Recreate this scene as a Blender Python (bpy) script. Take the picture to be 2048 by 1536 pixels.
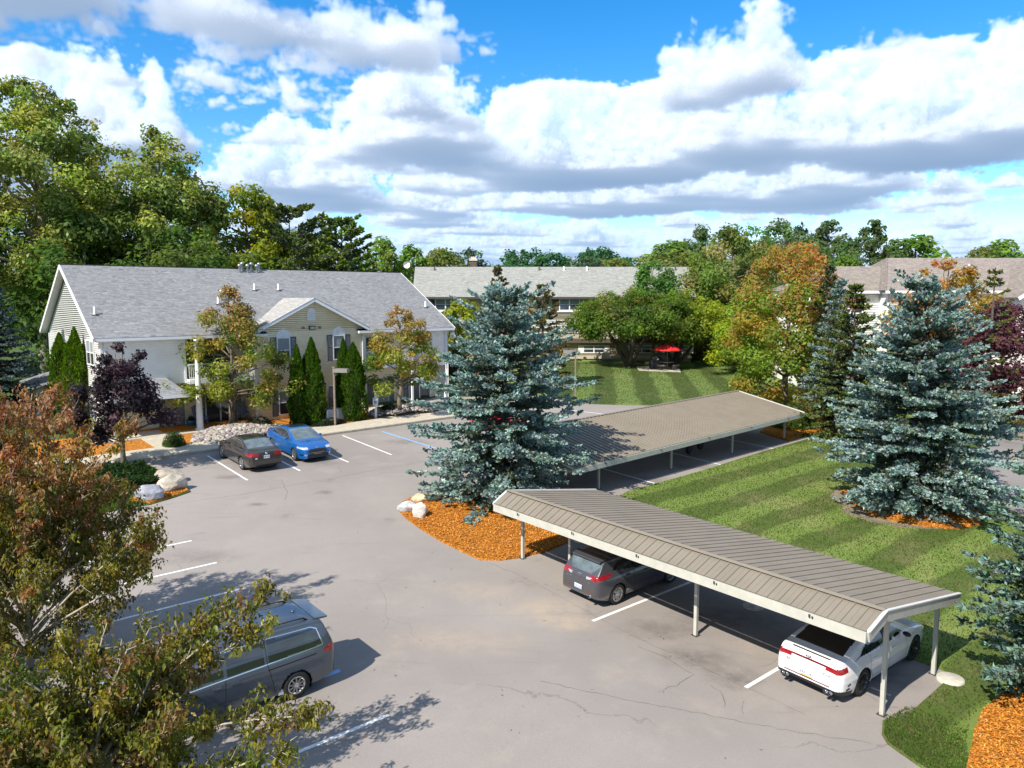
import bpy, math, random
import numpy as np
from mathutils import Vector, Matrix

scene = bpy.context.scene
COL = scene.collection
for _o in list(bpy.data.objects):
    bpy.data.objects.remove(_o)

# ------------------------------------------------------------------ camera
CAM_Z = 10.35
cam = bpy.data.cameras.new("camera")
cam.sensor_width = 36.0
cam.lens = 27.42
cam.clip_start = 0.1
cam.clip_end = 12000
cam_ob = bpy.data.objects.new("camera", cam)
COL.objects.link(cam_ob)
cam_ob.location = (0, 0, CAM_Z)
cam_ob.rotation_euler = (math.radians(90 - 6.364), 0, 0)
scene.camera = cam_ob

# ------------------------------------------------------------------ world, sun, exposure
SUN_EL, SUN_AZ = 44.0, 231.0      # sun stands behind and to the left; azimuth counter-clockwise from +x
world = bpy.data.worlds.new("World")
scene.world = world
world.use_nodes = True
scene.view_settings.view_transform = 'Standard'
scene.view_settings.look = 'None'
scene.view_settings.exposure = 1.05
scene.view_settings.gamma = 1.0
scene.view_settings.use_curve_mapping = False
scene.cycles.max_bounces = 6
scene.cycles.diffuse_bounces = 4
scene.cycles.glossy_bounces = 3
scene.cycles.transmission_bounces = 4
scene.cycles.transparent_max_bounces = 8
scene.cycles.caustics_reflective = False
scene.cycles.caustics_refractive = False
scene.cycles.use_denoising = True

sun = bpy.data.lights.new("sun", 'SUN')
sun.energy = 3.6
sun.angle = math.radians(0.5)
sun.color = (1.0, 0.93, 0.82)
sun_ob = bpy.data.objects.new("sun", sun)
COL.objects.link(sun_ob)
_el, _az = math.radians(SUN_EL), math.radians(SUN_AZ)
SUN_DIR = Vector((math.cos(_az) * math.cos(_el), math.sin(_az) * math.cos(_el), math.sin(_el)))
sun_ob.rotation_euler = SUN_DIR.to_track_quat('Z', 'Y').to_euler()
sun_ob.location = (0, 0, 60)


CL_BASE, CL_TOP, CL_N, CL_NZ, CL_SIZE = 1000.0, 1720.0, 480, 40, 24000.0


def spectral(shape, power, seed, cut=0.0, aniso=(1, 1, 1)):
    """smooth periodic noise with a power-law spectrum, zero mean, unit spread"""
    r = np.random.default_rng(seed)
    f = np.fft.rfftn(r.normal(size=shape).astype(np.float32))
    ks = [np.fft.fftfreq(n) * n * a for n, a in zip(shape[:-1], aniso)] + [np.fft.rfftfreq(shape[-1]) * shape[-1] * aniso[len(shape) - 1]]
    k = np.sqrt(sum(g ** 2 for g in np.meshgrid(*ks, indexing='ij')))
    k[(0,) * len(shape)] = 1
    amp = k ** (-power)
    amp[k < cut] = 0
    amp[(0,) * len(shape)] = 0
    n = np.fft.irfftn(f * amp, s=shape).astype(np.float32)
    return n / n.std()


def cloud_field(places):
    """a square of fair-weather cumulus that repeats; returns density and how much sun reaches each cell"""
    n, nz = CL_N, CL_NZ
    dx = CL_SIZE / n; dz = (CL_TOP - CL_BASE) / nz
    cov = .45 * spectral((n, n), 1.6, CL_SEED, cut=2.0) + .62 * spectral((n, n), 1.9, CL_SEED + 5, cut=8) - .04
    g = np.arange(n) * dx
    X, Y = np.meshgrid(g, g, indexing='ij')
    X = (X + CL_SIZE / 2) % CL_SIZE - CL_SIZE / 2
    Y = (Y + CL_SIZE * .25) % CL_SIZE - CL_SIZE * .25
    for az, dist, rad, amt in places:
        a = math.radians(az); cx, cy = dist * math.sin(a), dist * math.cos(a)
        cov += amt * np.exp(-(((X - cx) ** 2 + (Y - cy) ** 2) / rad ** 2))
    cov -= .42 * np.clip((np.sqrt(X ** 2 + Y ** 2) - 6500) / 4500, 0, 1)
    z = (np.arange(nz) + .5) / nz
    n3 = spectral((n, n, nz * 2), 2.0, 21, cut=22, aniso=(1, 1, n * dx / (nz * 2 * dz)))[:, :, :nz]
    bil = np.abs(n3) - .8
    # towers are tall where the cover is thick; flat underside
    tall = np.clip((cov + .30) / 2.2, 0, 1)
    d = cov[:, :, None] * .95 + .26 - (z[None, None, :] / (.15 + .85 * tall[:, :, None])) * 1.0 + .50 * bil
    d *= np.clip((z[None, None, :] + .01) / .05, 0, 1)
    return d.astype(np.float32), dx, dz


def sun_depth(rho, dx, dz, sundir, sigma):
    """optical depth towards the sun, slab by slab from the top"""
    n, _, nz = rho.shape
    tau = np.zeros_like(rho)
    sx, sy = -sundir[0] / sundir[2] * dz / dx, -sundir[1] / sundir[2] * dz / dx     # where light comes from, per slab upward
    cur = np.zeros(rho.shape[:2], np.float32)
    ii = np.arange(n)
    fx, fy = -sx - math.floor(-sx), -sy - math.floor(-sy); ox, oy = math.floor(-sx), math.floor(-sy)

    def shift(a):
        def r(i, j): return np.roll(a, (-(ox + i), -(oy + j)), (0, 1))
        return (r(0, 0) * (1 - fx) + r(1, 0) * fx) * (1 - fy) + (r(0, 1) * (1 - fx) + r(1, 1) * fx) * fy
    for k in range(nz - 1, -1, -1):
        cur = shift(cur)
        tau[:, :, k] = cur + rho[:, :, k] * sigma * dz / sundir[2] * .5
        cur = cur + rho[:, :, k] * sigma * dz / sundir[2]
    return tau


def march(field, tau, detail, dx, dz, az, el, steps, sharp, sigma, seed=0, far=42000.0):
    """look through the cloud layer along each direction; returns light (3), cover"""
    n, nz = CL_N, CL_NZ
    az, el = az.ravel(), np.maximum(el.ravel(), math.radians(.6))
    m = len(az)
    r = np.random.default_rng(seed)
    d = np.stack([np.sin(az) * np.cos(el), np.cos(az) * np.cos(el), np.sin(el)], 1).astype(np.float32)
    s0 = (CL_BASE / d[:, 2]); s1 = np.minimum(CL_TOP / d[:, 2], s0 + 15000); s1 = np.minimum(s1, np.maximum(far, s0 + 3000))
    ds = (s1 - s0) / steps
    jit = r.random(m).astype(np.float32)
    T = np.ones(m, np.float32); S = np.zeros(m, np.float32); A = np.zeros(m, np.float32); Dn = np.zeros(m, np.float32)
    idx = np.arange(m)
    dn = detail.shape[0]; dscale = dn / 1500.0
    for k in range(steps):
        a = idx
        s = s0[a] + (k + jit[a]) * ds[a]
        P = d[a] * s[:, None]
        zz = (P[:, 2] - CL_BASE) / dz
        gx, gy = P[:, 0] / dx, P[:, 1] / dx
        jx = r.random(len(a)).astype(np.float32); jy = r.random(len(a)).astype(np.float32); jz = r.random(len(a)).astype(np.float32)
        i = np.floor(gx + jx - .5).astype(np.int32) % n; j = np.floor(gy + jy - .5).astype(np.int32) % n
        l = np.clip(np.floor(zz + jz - .5).astype(np.int32), 0, nz - 1)
        # smooth lookup of the coarse field in plan, nearest in height
        x0 = np.floor(gx).astype(np.int32); y0 = np.floor(gy).astype(np.int32); fx = (gx - x0).astype(np.float32); fy = (gy - y0).astype(np.float32)
        z0 = np.clip(np.floor(zz - .5).astype(np.int32), 0, nz - 2); fz = np.clip(zz - .5 - z0, 0, 1).astype(np.float32)
        x1 = (x0 + 1) % n; y1 = (y0 + 1) % n; x0 %= n; y0 %= n
        f = 0
        for zi, wz in ((z0, 1 - fz), (z0 + 1, fz)):
            f = f + wz * ((field[x0, y0, zi] * (1 - fx) + field[x1, y0, zi] * fx) * (1 - fy) + (field[x0, y1, zi] * (1 - fx) + field[x1, y1, zi] * fx) * fy)
        cand = f > -.25
        if cand.any():
            q = P[cand] * dscale
            q0 = np.floor(q).astype(np.int32); qf = (q - q0).astype(np.float32); q0 %= dn; q1 = (q0 + 1) % dn
            dv = 0
            for bx, wx in ((q0[:, 0], 1 - qf[:, 0]), (q1[:, 0], qf[:, 0])):
                for by, wy in ((q0[:, 1], 1 - qf[:, 1]), (q1[:, 1], qf[:, 1])):
                    dv = dv + wx * wy * (detail[bx, by, q0[:, 2]] * (1 - qf[:, 2]) + detail[bx, by, q1[:, 2]] * qf[:, 2])
            rho = np.clip((f[cand] + .15 * dv) * sharp, 0, 1)
            c = a[cand]
            ext = np.exp(-rho * sigma * ds[c])
            w = T[c] * (1 - ext)
            t = tau[i[cand], j[cand], l[cand]]
            S[c] += w * (.70 * np.exp(-t * .85) + .30 * np.exp(-t * .07))
            A[c] += w * (.50 + .50 * np.clip(zz[cand] / nz * 1.8, 0, 1))
            Dn[c] += w * s[cand]
            T[c] *= ext
        if k % 12 == 11:
            idx = idx[T[idx] > .01]
            if not len(idx): break
    return S, A, 1 - T, Dn / np.maximum(1 - T, 1e-4)


CL_SEED = 31
SUNCOL = np.array([1.0, .965, .90]) * 2.95
AMBCOL = np.array([1.18, 2.0, 3.35])
HAZECOL = np.array([1.8, 2.6, 3.7])
PLACES = ((19, 3300, 1000, -1.5), (27, 3400, 1100, -1.3), (12, 2900, 600, -.7), (34, 3000, 800, -.6), (-25, 3500, 500, -.5), (-22, 2900, 400, -.5), (3, 3900, 700, .75), (-6, 3500, 600, .35), (-33, 3600, 700, .5), (31, 5600, 1300, .6), (36, 4600, 800, .6), (-2, 13000, 3000, -.3), (25, 14000, 4000, -.3), (-14, 12000, 2000, -.2))


def clouds(az, el, steps, F):
    S, A, al, D = march(F['d'], F['tau'], F['det'], F['dx'], F['dz'], az, el, steps, F['sharp'], F['sigma'])
    rgb = S[:, None] * SUNCOL + A[:, None] * AMBCOL
    h = 1 - np.exp(-np.maximum(0, D - 4000) / 20000.0)
    rgb = rgb * (1 - h[:, None]) + HAZECOL * (al * h)[:, None]
    return np.concatenate([rgb, al[:, None]], 1).reshape(*az.shape, 4).astype(np.float32)


def setup(sun):
    d, dx, dz = cloud_field(PLACES)
    det = np.abs(spectral((128, 128, 128), 1.75, 5, cut=4))
    det = (det - det.mean()) / det.std()
    sharp, sigma = 2.6, .020
    rho = np.clip(d * sharp, 0, 1)
    return dict(d=d, dx=dx, dz=dz, det=det.astype(np.float32), sharp=sharp, sigma=sigma, tau=sun_depth(rho, dx, dz, sun, sigma))


def sky_image(name, w, h, a0, a1, e0, e1, steps, F):
    az = np.linspace(a0, a1, w, endpoint=False) + (a1 - a0) / w / 2
    el = np.linspace(e0, e1, h, endpoint=False) + (e1 - e0) / h / 2
    A, E = np.meshgrid(np.radians(az), np.radians(el))
    px = clouds(A, E, steps, F)
    im = bpy.data.images.new(name, w, h, alpha=True, float_buffer=True)
    im.colorspace_settings.name = 'Non-Color'
    im.alpha_mode = 'CHANNEL_PACKED'
    im.pixels.foreach_set(px.ravel())
    im.update(); im.pack()
    return im


def build_sky():
    """Nishita blue with a simulated deck of cumulus over it, the whole way round"""
    nt = world.node_tree
    N, L = nt.nodes, nt.links
    N.clear()
    out = N.new('ShaderNodeOutputWorld'); bg = N.new('ShaderNodeBackground')
    L.new(bg.outputs[0], out.inputs[0])
    bg.inputs[1].default_value = 0.148
    sky = N.new('ShaderNodeTexSky')
    sky.sky_type = 'NISHITA'; sky.sun_disc = False
    sky.sun_elevation = math.radians(SUN_EL); sky.sun_rotation = math.radians(225)
    sky.altitude = 200; sky.air_density = 1.0; sky.dust_density = 0.3; sky.ozone_density = 3.5
    tint = N.new('ShaderNodeHueSaturation')
    tint.inputs['Saturation'].default_value = 1.40; tint.inputs['Value'].default_value = 0.70
    L.new(sky.outputs[0], tint.inputs['Color'])

    def math_(op, a, b=None, c=None):
        n = N.new('ShaderNodeMath'); n.operation = op
        for i, v in enumerate((a, b, c)):
            if v is None: continue
            if isinstance(v, (int, float)): n.inputs[i].default_value = v
            else: L.new(v, n.inputs[i])
        return n.outputs[0]

    def ramp(v, lo, hi):
        n = N.new('ShaderNodeMapRange'); n.interpolation_type = 'SMOOTHSTEP'
        L.new(v, n.inputs[0]); n.inputs[1].default_value = lo; n.inputs[2].default_value = hi
        return n.outputs[0]

    F = setup(tuple(SUN_DIR))
    tc = N.new('ShaderNodeTexCoord'); sep = N.new('ShaderNodeSeparateXYZ')
    L.new(tc.outputs['Generated'], sep.inputs[0])
    x, y, z = sep.outputs
    az = math_('MULTIPLY', math_('ARCTAN2', x, y), 57.29578)
    el = math_('MULTIPLY', math_('ARCSINE', z), 57.29578)

    def tex(im, a0, a1, e0, e1):
        c = N.new('ShaderNodeCombineXYZ')
        L.new(math_('DIVIDE', math_('SUBTRACT', az, a0), a1 - a0), c.inputs[0])
        L.new(math_('DIVIDE', math_('SUBTRACT', el, e0), e1 - e0), c.inputs[1])
        t = N.new('ShaderNodeTexImage'); t.image = im; t.extension = 'EXTEND'; t.interpolation = 'Cubic'
        L.new(c.outputs[0], t.inputs[0])
        return t
    fine = tex(sky_image('cumulus_ahead', 1536, 448, -48, 48, 0, 28, 170, F), -48, 48, 0, 28)
    wide = tex(sky_image('cumulus_round', 720, 180, -180, 180, 0, 90, 70, F), -180, 180, 0, 90)
    m = math_('MULTIPLY', ramp(math_('SUBTRACT', 46.0, math_('ABSOLUTE', az)), 0.0, 4.0), ramp(math_('SUBTRACT', 27.5, el), 0.0, 3.0))

    def mixn(f, a, b, rgba=True):
        n = N.new('ShaderNodeMix'); n.data_type = 'RGBA' if rgba else 'FLOAT'
        L.new(f, n.inputs[0]); L.new(a, n.inputs[6 if rgba else 2]); L.new(b, n.inputs[7 if rgba else 3])
        return n.outputs[2 if rgba else 0]
    rgb = mixn(m, wide.outputs[0], fine.outputs[0]); al = mixn(m, wide.outputs[1], fine.outputs[1], False)
    keep = math_('SUBTRACT', 1.0, al)
    sc = N.new('ShaderNodeVectorMath'); sc.operation = 'SCALE'; L.new(tint.outputs[0], sc.inputs[0]); L.new(keep, sc.inputs['Scale'])
    ad = N.new('ShaderNodeVectorMath'); ad.operation = 'ADD'; L.new(sc.outputs[0], ad.inputs[0]); L.new(rgb, ad.inputs[1])
    L.new(ad.outputs[0], bg.inputs[0])
    world.cycles.sampling_method = 'MANUAL'; world.cycles.sample_map_resolution = 512


build_sky()
# ------------------------------------------------------------------ the lie of the land
BX, BY = -0.021, 0.041


def gz(x, y):
    return BX * max(-90.0, min(90.0, x)) + BY * max(-60.0, min(90.0, y))


GN = Vector((-BX, -BY, 1)).normalized()
AX_U = Vector((0.757, 0.653, 0)).normalized()     # along the far parking row and the apartment front
AX_W = Vector((-0.653, 0.757, 0)).normalized()    # towards the apartment front
ANG_U = math.atan2(AX_U.y, AX_U.x)

# ------------------------------------------------------------------ helpers: objects
def link(o, parent=None):
    COL.objects.link(o)
    if parent is not None:
        o.parent = parent
    return o


def tag(o, label=None, cat=None, group=None, kind=None):
    if label: o['label'] = label
    if cat: o['category'] = cat
    if group: o['group'] = group
    if kind: o['kind'] = kind
    return o


def empty(name, loc=(0, 0, 0), rz=0.0, parent=None):
    o = bpy.data.objects.new(name, None)
    o.empty_display_size = 0.2
    o.location = loc
    o.rotation_euler = (0, 0, rz)
    return link(o, parent)


def on_slope(o, x, y, heading, dz=0.0):
    """stand an Empty on the sloping lot, its local x along heading"""
    f = Vector((math.cos(heading), math.sin(heading), 0))
    f = (f - GN * f.dot(GN)).normalized()
    l = GN.cross(f)
    m = Matrix((f, l, GN)).transposed().to_4x4()
    m.translation = Vector((x, y, gz(x, y) + dz))
    o.matrix_world = m
    return o


def dup(root, loc=None, rz=None, scale=None, label=None, group=None):
    r = root.copy(); COL.objects.link(r)
    if loc is not None: r.location = loc
    if rz is not None: r.rotation_euler = (0, 0, rz)
    if scale is not None: r.scale = scale
    if label: r['label'] = label
    if group: r['group'] = group
    for ch in list(root.children):
        c = ch.copy(); COL.objects.link(c); c.parent = r
        for g in list(ch.children):
            d = g.copy(); COL.objects.link(d); d.parent = c
    return r


def mesh_np(name, verts, faces, mats, parent=None, tint=None, smooth=False, matidx=None):
    """verts (N,3), faces (M,k) with one k, tint (M,3) face colours"""
    verts = np.ascontiguousarray(verts, dtype=np.float32)
    faces = np.ascontiguousarray(faces, dtype=np.int32)
    me = bpy.data.meshes.new(name)
    M, k = faces.shape
    me.vertices.add(len(verts)); me.vertices.foreach_set('co', verts.ravel())
    me.loops.add(M * k); me.loops.foreach_set('vertex_index', faces.ravel())
    me.polygons.add(M); me.polygons.foreach_set('loop_start', np.arange(0, M * k, k, dtype=np.int32))
    if smooth:
        me.polygons.foreach_set('use_smooth', np.ones(M, dtype=bool))
    if matidx is not None:
        me.polygons.foreach_set('material_index', np.asarray(matidx, dtype=np.int32))
    me.update(calc_edges=True)
    for m in (mats if isinstance(mats, (list, tuple)) else [mats]):
        me.materials.append(m)
    if tint is not None:
        a = me.attributes.new('tint', 'FLOAT_COLOR', 'FACE')
        rgba = np.ones((M, 4), dtype=np.float32); rgba[:, :3] = tint
        a.data.foreach_set('color', rgba.ravel())
    o = bpy.data.objects.new(name, me)
    return link(o, parent)


class MB:
    """collects simple shapes and links them as one mesh object"""
    def __init__(s):
        s.v, s.f, s.m, s.sm, s.cuts = [], [], [], [], []

    def add(s, vs, fs, mi=0, smooth=False):
        b = len(s.v); s.cuts.append((b, len(s.f)))
        s.v += [tuple(v) for v in vs]
        s.f += [tuple(b + i for i in f) for f in fs]
        s.m += [mi] * len(fs); s.sm += [smooth] * len(fs)
        return s

    def box(s, c, d, rz=0.0, mi=0):
        hx, hy, hz = d[0] / 2, d[1] / 2, d[2] / 2
        cs, sn = math.cos(rz), math.sin(rz)
        vs = []
        for (a, b, e) in ((-1, -1, -1), (1, -1, -1), (1, 1, -1), (-1, 1, -1), (-1, -1, 1), (1, -1, 1), (1, 1, 1), (-1, 1, 1)):
            X, Y = a * hx, b * hy
            vs.append((c[0] + X * cs - Y * sn, c[1] + X * sn + Y * cs, c[2] + e * hz))
        return s.add(vs, [(0, 3, 2, 1), (4, 5, 6, 7), (0, 1, 5, 4), (1, 2, 6, 5), (2, 3, 7, 6), (3, 0, 4, 7)], mi)

    def bar(s, a, b, w, h, mi=0):
        """a straight square bar from a to b"""
        a, b = Vector(a), Vector(b)
        d = (b - a).normalized()
        up = Vector((0, 0, 1)) if abs(d.z) < .95 else Vector((1, 0, 0))
        r = d.cross(up).normalized() * w / 2
        u = r.cross(d).normalized() * h / 2
        vs = [a - r - u, a + r - u, a + r + u, a - r + u, b - r - u, b + r - u, b + r + u, b - r + u]
        return s.add(vs, [(0, 1, 2, 3), (7, 6, 5, 4), (0, 4, 5, 1), (1, 5, 6, 2), (2, 6, 7, 3), (3, 7, 4, 0)], mi)

    def prism(s, poly, z0, z1, mi=0, ground=False):
        """poly in xy, counter-clockwise; with ground=True heights are above the lie of the land"""
        ar = sum(poly[i][0] * poly[(i + 1) % len(poly)][1] - poly[(i + 1) % len(poly)][0] * poly[i][1] for i in range(len(poly)))
        if ar < 0: poly = poly[::-1]
        n = len(poly)
        g = gz if ground else (lambda x, y: 0.0)
        vs = [(p[0], p[1], g(*p[:2]) + z0) for p in poly] + [(p[0], p[1], g(*p[:2]) + z1) for p in poly]
        fs = [tuple(range(n - 1, -1, -1)), tuple(range(n, 2 * n))]
        fs += [(i, (i + 1) % n, n + (i + 1) % n, n + i) for i in range(n)]
        return s.add(vs, fs, mi)

    def tube(s, pts, radii, n=8, mi=0, smooth=True, caps=True):
        pts = [Vector(p) for p in pts]
        if isinstance(radii, (int, float)): radii = [radii] * len(pts)
        vs, fs = [], []
        for i, p in enumerate(pts):
            d = (pts[min(i + 1, len(pts) - 1)] - pts[max(i - 1, 0)])
            if d.length < 1e-9: d = Vector((0, 0, 1))
            d.normalize()
            up = Vector((0, 0, 1)) if abs(d.z) < .9 else Vector((0, 1, 0))
            a = d.cross(up).normalized(); b = a.cross(d)
            for k in range(n):
                t = 2 * math.pi * k / n
                vs.append(p + (a * math.cos(t) + b * math.sin(t)) * radii[i])
        for i in range(len(pts) - 1):
            for k in range(n):
                k2 = (k + 1) % n
                fs.append((i * n + k, (i + 1) * n + k, (i + 1) * n + k2, i * n + k2))
        s.add(vs, fs, mi, smooth)
        if caps:
            b = len(s.v) - len(vs)
            s.f += [tuple(b + k for k in range(n)), tuple(b + (len(pts) - 1) * n + k for k in range(n - 1, -1, -1))]
            s.m += [mi, mi]; s.sm += [False, False]
        return s

    def lathe(s, c, prof, n=16, axis='z', mi=0, smooth=True):
        """prof = [(radius, height)...]"""
        vs, fs = [], []
        for (r, h) in prof:
            for k in range(n):
                t = 2 * math.pi * k / n
                a, b = r * math.cos(t), r * math.sin(t)
                if axis == 'z': q = (a, b, h)
                elif axis == 'y': q = (a, h, -b)
                else: q = (h, a, b)
                vs.append((c[0] + q[0], c[1] + q[1], c[2] + q[2]))
        for i in range(len(prof) - 1):
            for k in range(n):
                k2 = (k + 1) % n
                fs.append((i * n + k, i * n + k2, (i + 1) * n + k2, (i + 1) * n + k))
        return s.add(vs, fs, mi, smooth)

    def build_each(s, name, mats, parent=None):
        """every shape added becomes an object of its own"""
        c = s.cuts + [(len(s.v), len(s.f))]
        for (v0, f0), (v1, f1) in zip(c[:-1], c[1:]):
            q = MB(); q.add(s.v[v0:v1], [tuple(i - v0 for i in f) for f in s.f[f0:f1]]); q.sm = s.sm[f0:f1]
            q.build(name, mats, parent)

    def build(s, name, mats, parent=None, kind=None):
        me = bpy.data.meshes.new(name)
        me.from_pydata(s.v, [], s.f)
        for m in (mats if isinstance(mats, (list, tuple)) else [mats]):
            me.materials.append(m)
        me.polygons.foreach_set('material_index', s.m)
        me.polygons.foreach_set('use_smooth', s.sm)
        me.update()
        o = bpy.data.objects.new(name, me)
        if kind: o['kind'] = kind
        return link(o, parent)


def text_mesh(name, body, size, mat_, parent, loc, rot, extrude=0.002):
    cu = bpy.data.curves.new(name, 'FONT')
    cu.body = body; cu.size = size; cu.extrude = extrude
    cu.align_x = 'CENTER'; cu.align_y = 'CENTER'; cu.resolution_u = 2
    t = bpy.data.objects.new(name + '_tmp', cu)
    COL.objects.link(t)
    dg = bpy.context.evaluated_depsgraph_get()
    me = bpy.data.meshes.new_from_object(t.evaluated_get(dg))
    bpy.data.objects.remove(t)
    me.materials.clear(); me.materials.append(mat_)
    o = bpy.data.objects.new(name, me)
    link(o, parent)
    o.location = loc; o.rotation_euler = rot
    return o


# ------------------------------------------------------------------ helpers: materials
class NT:
    def __init__(s, m):
        s.nt = m.node_tree; s.N = s.nt.nodes; s.L = s.nt.links

    def new(s, t, **kw):
        n = s.N.new(t)
        for k, v in kw.items(): setattr(n, k, v)
        return n

    def put(s, sock, v):
        if isinstance(v, bpy.types.NodeSocket): s.L.new(v, sock)
        else: sock.default_value = v

    def math(s, op, a, b=None, clamp=False):
        n = s.new('ShaderNodeMath', operation=op, use_clamp=clamp)
        s.put(n.inputs[0], a)
        if b is not None: s.put(n.inputs[1], b)
        return n.outputs[0]

    def noise(s, vec, scale, detail=4.0, rough=0.55, dist=0.0):
        n = s.new('ShaderNodeTexNoise')
        if vec is not None: s.L.new(vec, n.inputs['Vector'])
        n.inputs['Scale'].default_value = scale; n.inputs['Detail'].default_value = detail
        n.inputs['Roughness'].default_value = rough; n.inputs['Distortion'].default_value = dist
        return n.outputs[0]

    def ramp(s, v, lo, hi, a=0.0, b=1.0):
        n = s.new('ShaderNodeMapRange', interpolation_type='SMOOTHSTEP')
        s.L.new(v, n.inputs[0])
        n.inputs[1].default_value = lo; n.inputs[2].default_value = hi
        n.inputs[3].default_value = a; n.inputs[4].default_value = b
        return n.outputs[0]

    def mix(s, f, a, b, mode='MIX'):
        n = s.new('ShaderNodeMix', data_type='RGBA', blend_type=mode)
        s.put(n.inputs[0], f)
        s.put(n.inputs[6], (*a, 1) if isinstance(a, tuple) and len(a) == 3 else a)
        s.put(n.inputs[7], (*b, 1) if isinstance(b, tuple) and len(b) == 3 else b)
        return n.outputs[2]

    def bump(s, h, strength, dist=0.02):
        n = s.new('ShaderNodeBump')
        n.inputs['Strength'].default_value = strength; n.inputs['Distance'].default_value = dist
        s.L.new(h, n.inputs['Height'])
        return n.outputs[0]


def new_mat(name):
    m = bpy.data.materials.new(name); m.use_nodes = True
    b = m.node_tree.nodes['Principled BSDF']
    return m, NT(m), b


def plain(name, col, rough=0.6, metal=0.0, var=0.12, scale=6.0, bump=0.0, bscale=40.0, coat=0.0, spec=0.5, dirt=0.0):
    m, t, b = new_mat(name)
    tc = t.new('ShaderNodeTexCoord').outputs['Object']
    n = t.noise(tc, scale, 5.0, 0.6)
    lo = tuple(c * (1 - var) for c in col); hi = tuple(min(1, c * (1 + var)) for c in col)
    c = t.mix(t.ramp(n, .3, .7), lo, hi)
    if dirt:
        c = t.mix(t.ramp(t.noise(tc, scale * .35, 6, .65), .5, .75, 0, dirt), c, tuple(q * .45 for q in col))
    t.put(b.inputs['Base Color'], c)
    b.inputs['Roughness'].default_value = rough
    b.inputs['Metallic'].default_value = metal
    b.inputs['Specular IOR Level'].default_value = spec
    if coat:
        b.inputs['Coat Weight'].default_value = coat; b.inputs['Coat Roughness'].default_value = 0.04
    if bump:
        t.put(b.inputs['Normal'], t.bump(t.noise(tc, bscale, 4, .6), bump, 0.02))
    return m


def leaf_mat(name, rough=0.55, trans=0.35, spec=0.35, vary=0.25):
    """colour comes from each leaf's own tint"""
    m, t, b = new_mat(name)
    at = t.new('ShaderNodeAttribute', attribute_name='tint')
    b.inputs['Roughness'].default_value = rough
    b.inputs['Specular IOR Level'].default_value = spec
    t.put(b.inputs['Base Color'], at.outputs['Color'])
    tr = t.new('ShaderNodeBsdfTranslucent')
    hs = t.new('ShaderNodeHueSaturation')
    hs.inputs['Saturation'].default_value = 1.15; hs.inputs['Value'].default_value = 1.25
    t.L.new(at.outputs['Color'], hs.inputs['Color']); t.L.new(hs.outputs[0], tr.inputs['Color'])
    mx = t.new('ShaderNodeMixShader'); mx.inputs[0].default_value = trans
    t.L.new(b.outputs[0], mx.inputs[1]); t.L.new(tr.outputs[0], mx.inputs[2])
    t.L.new(mx.outputs[0], t.N['Material Output'].inputs['Surface'])
    return m
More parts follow.
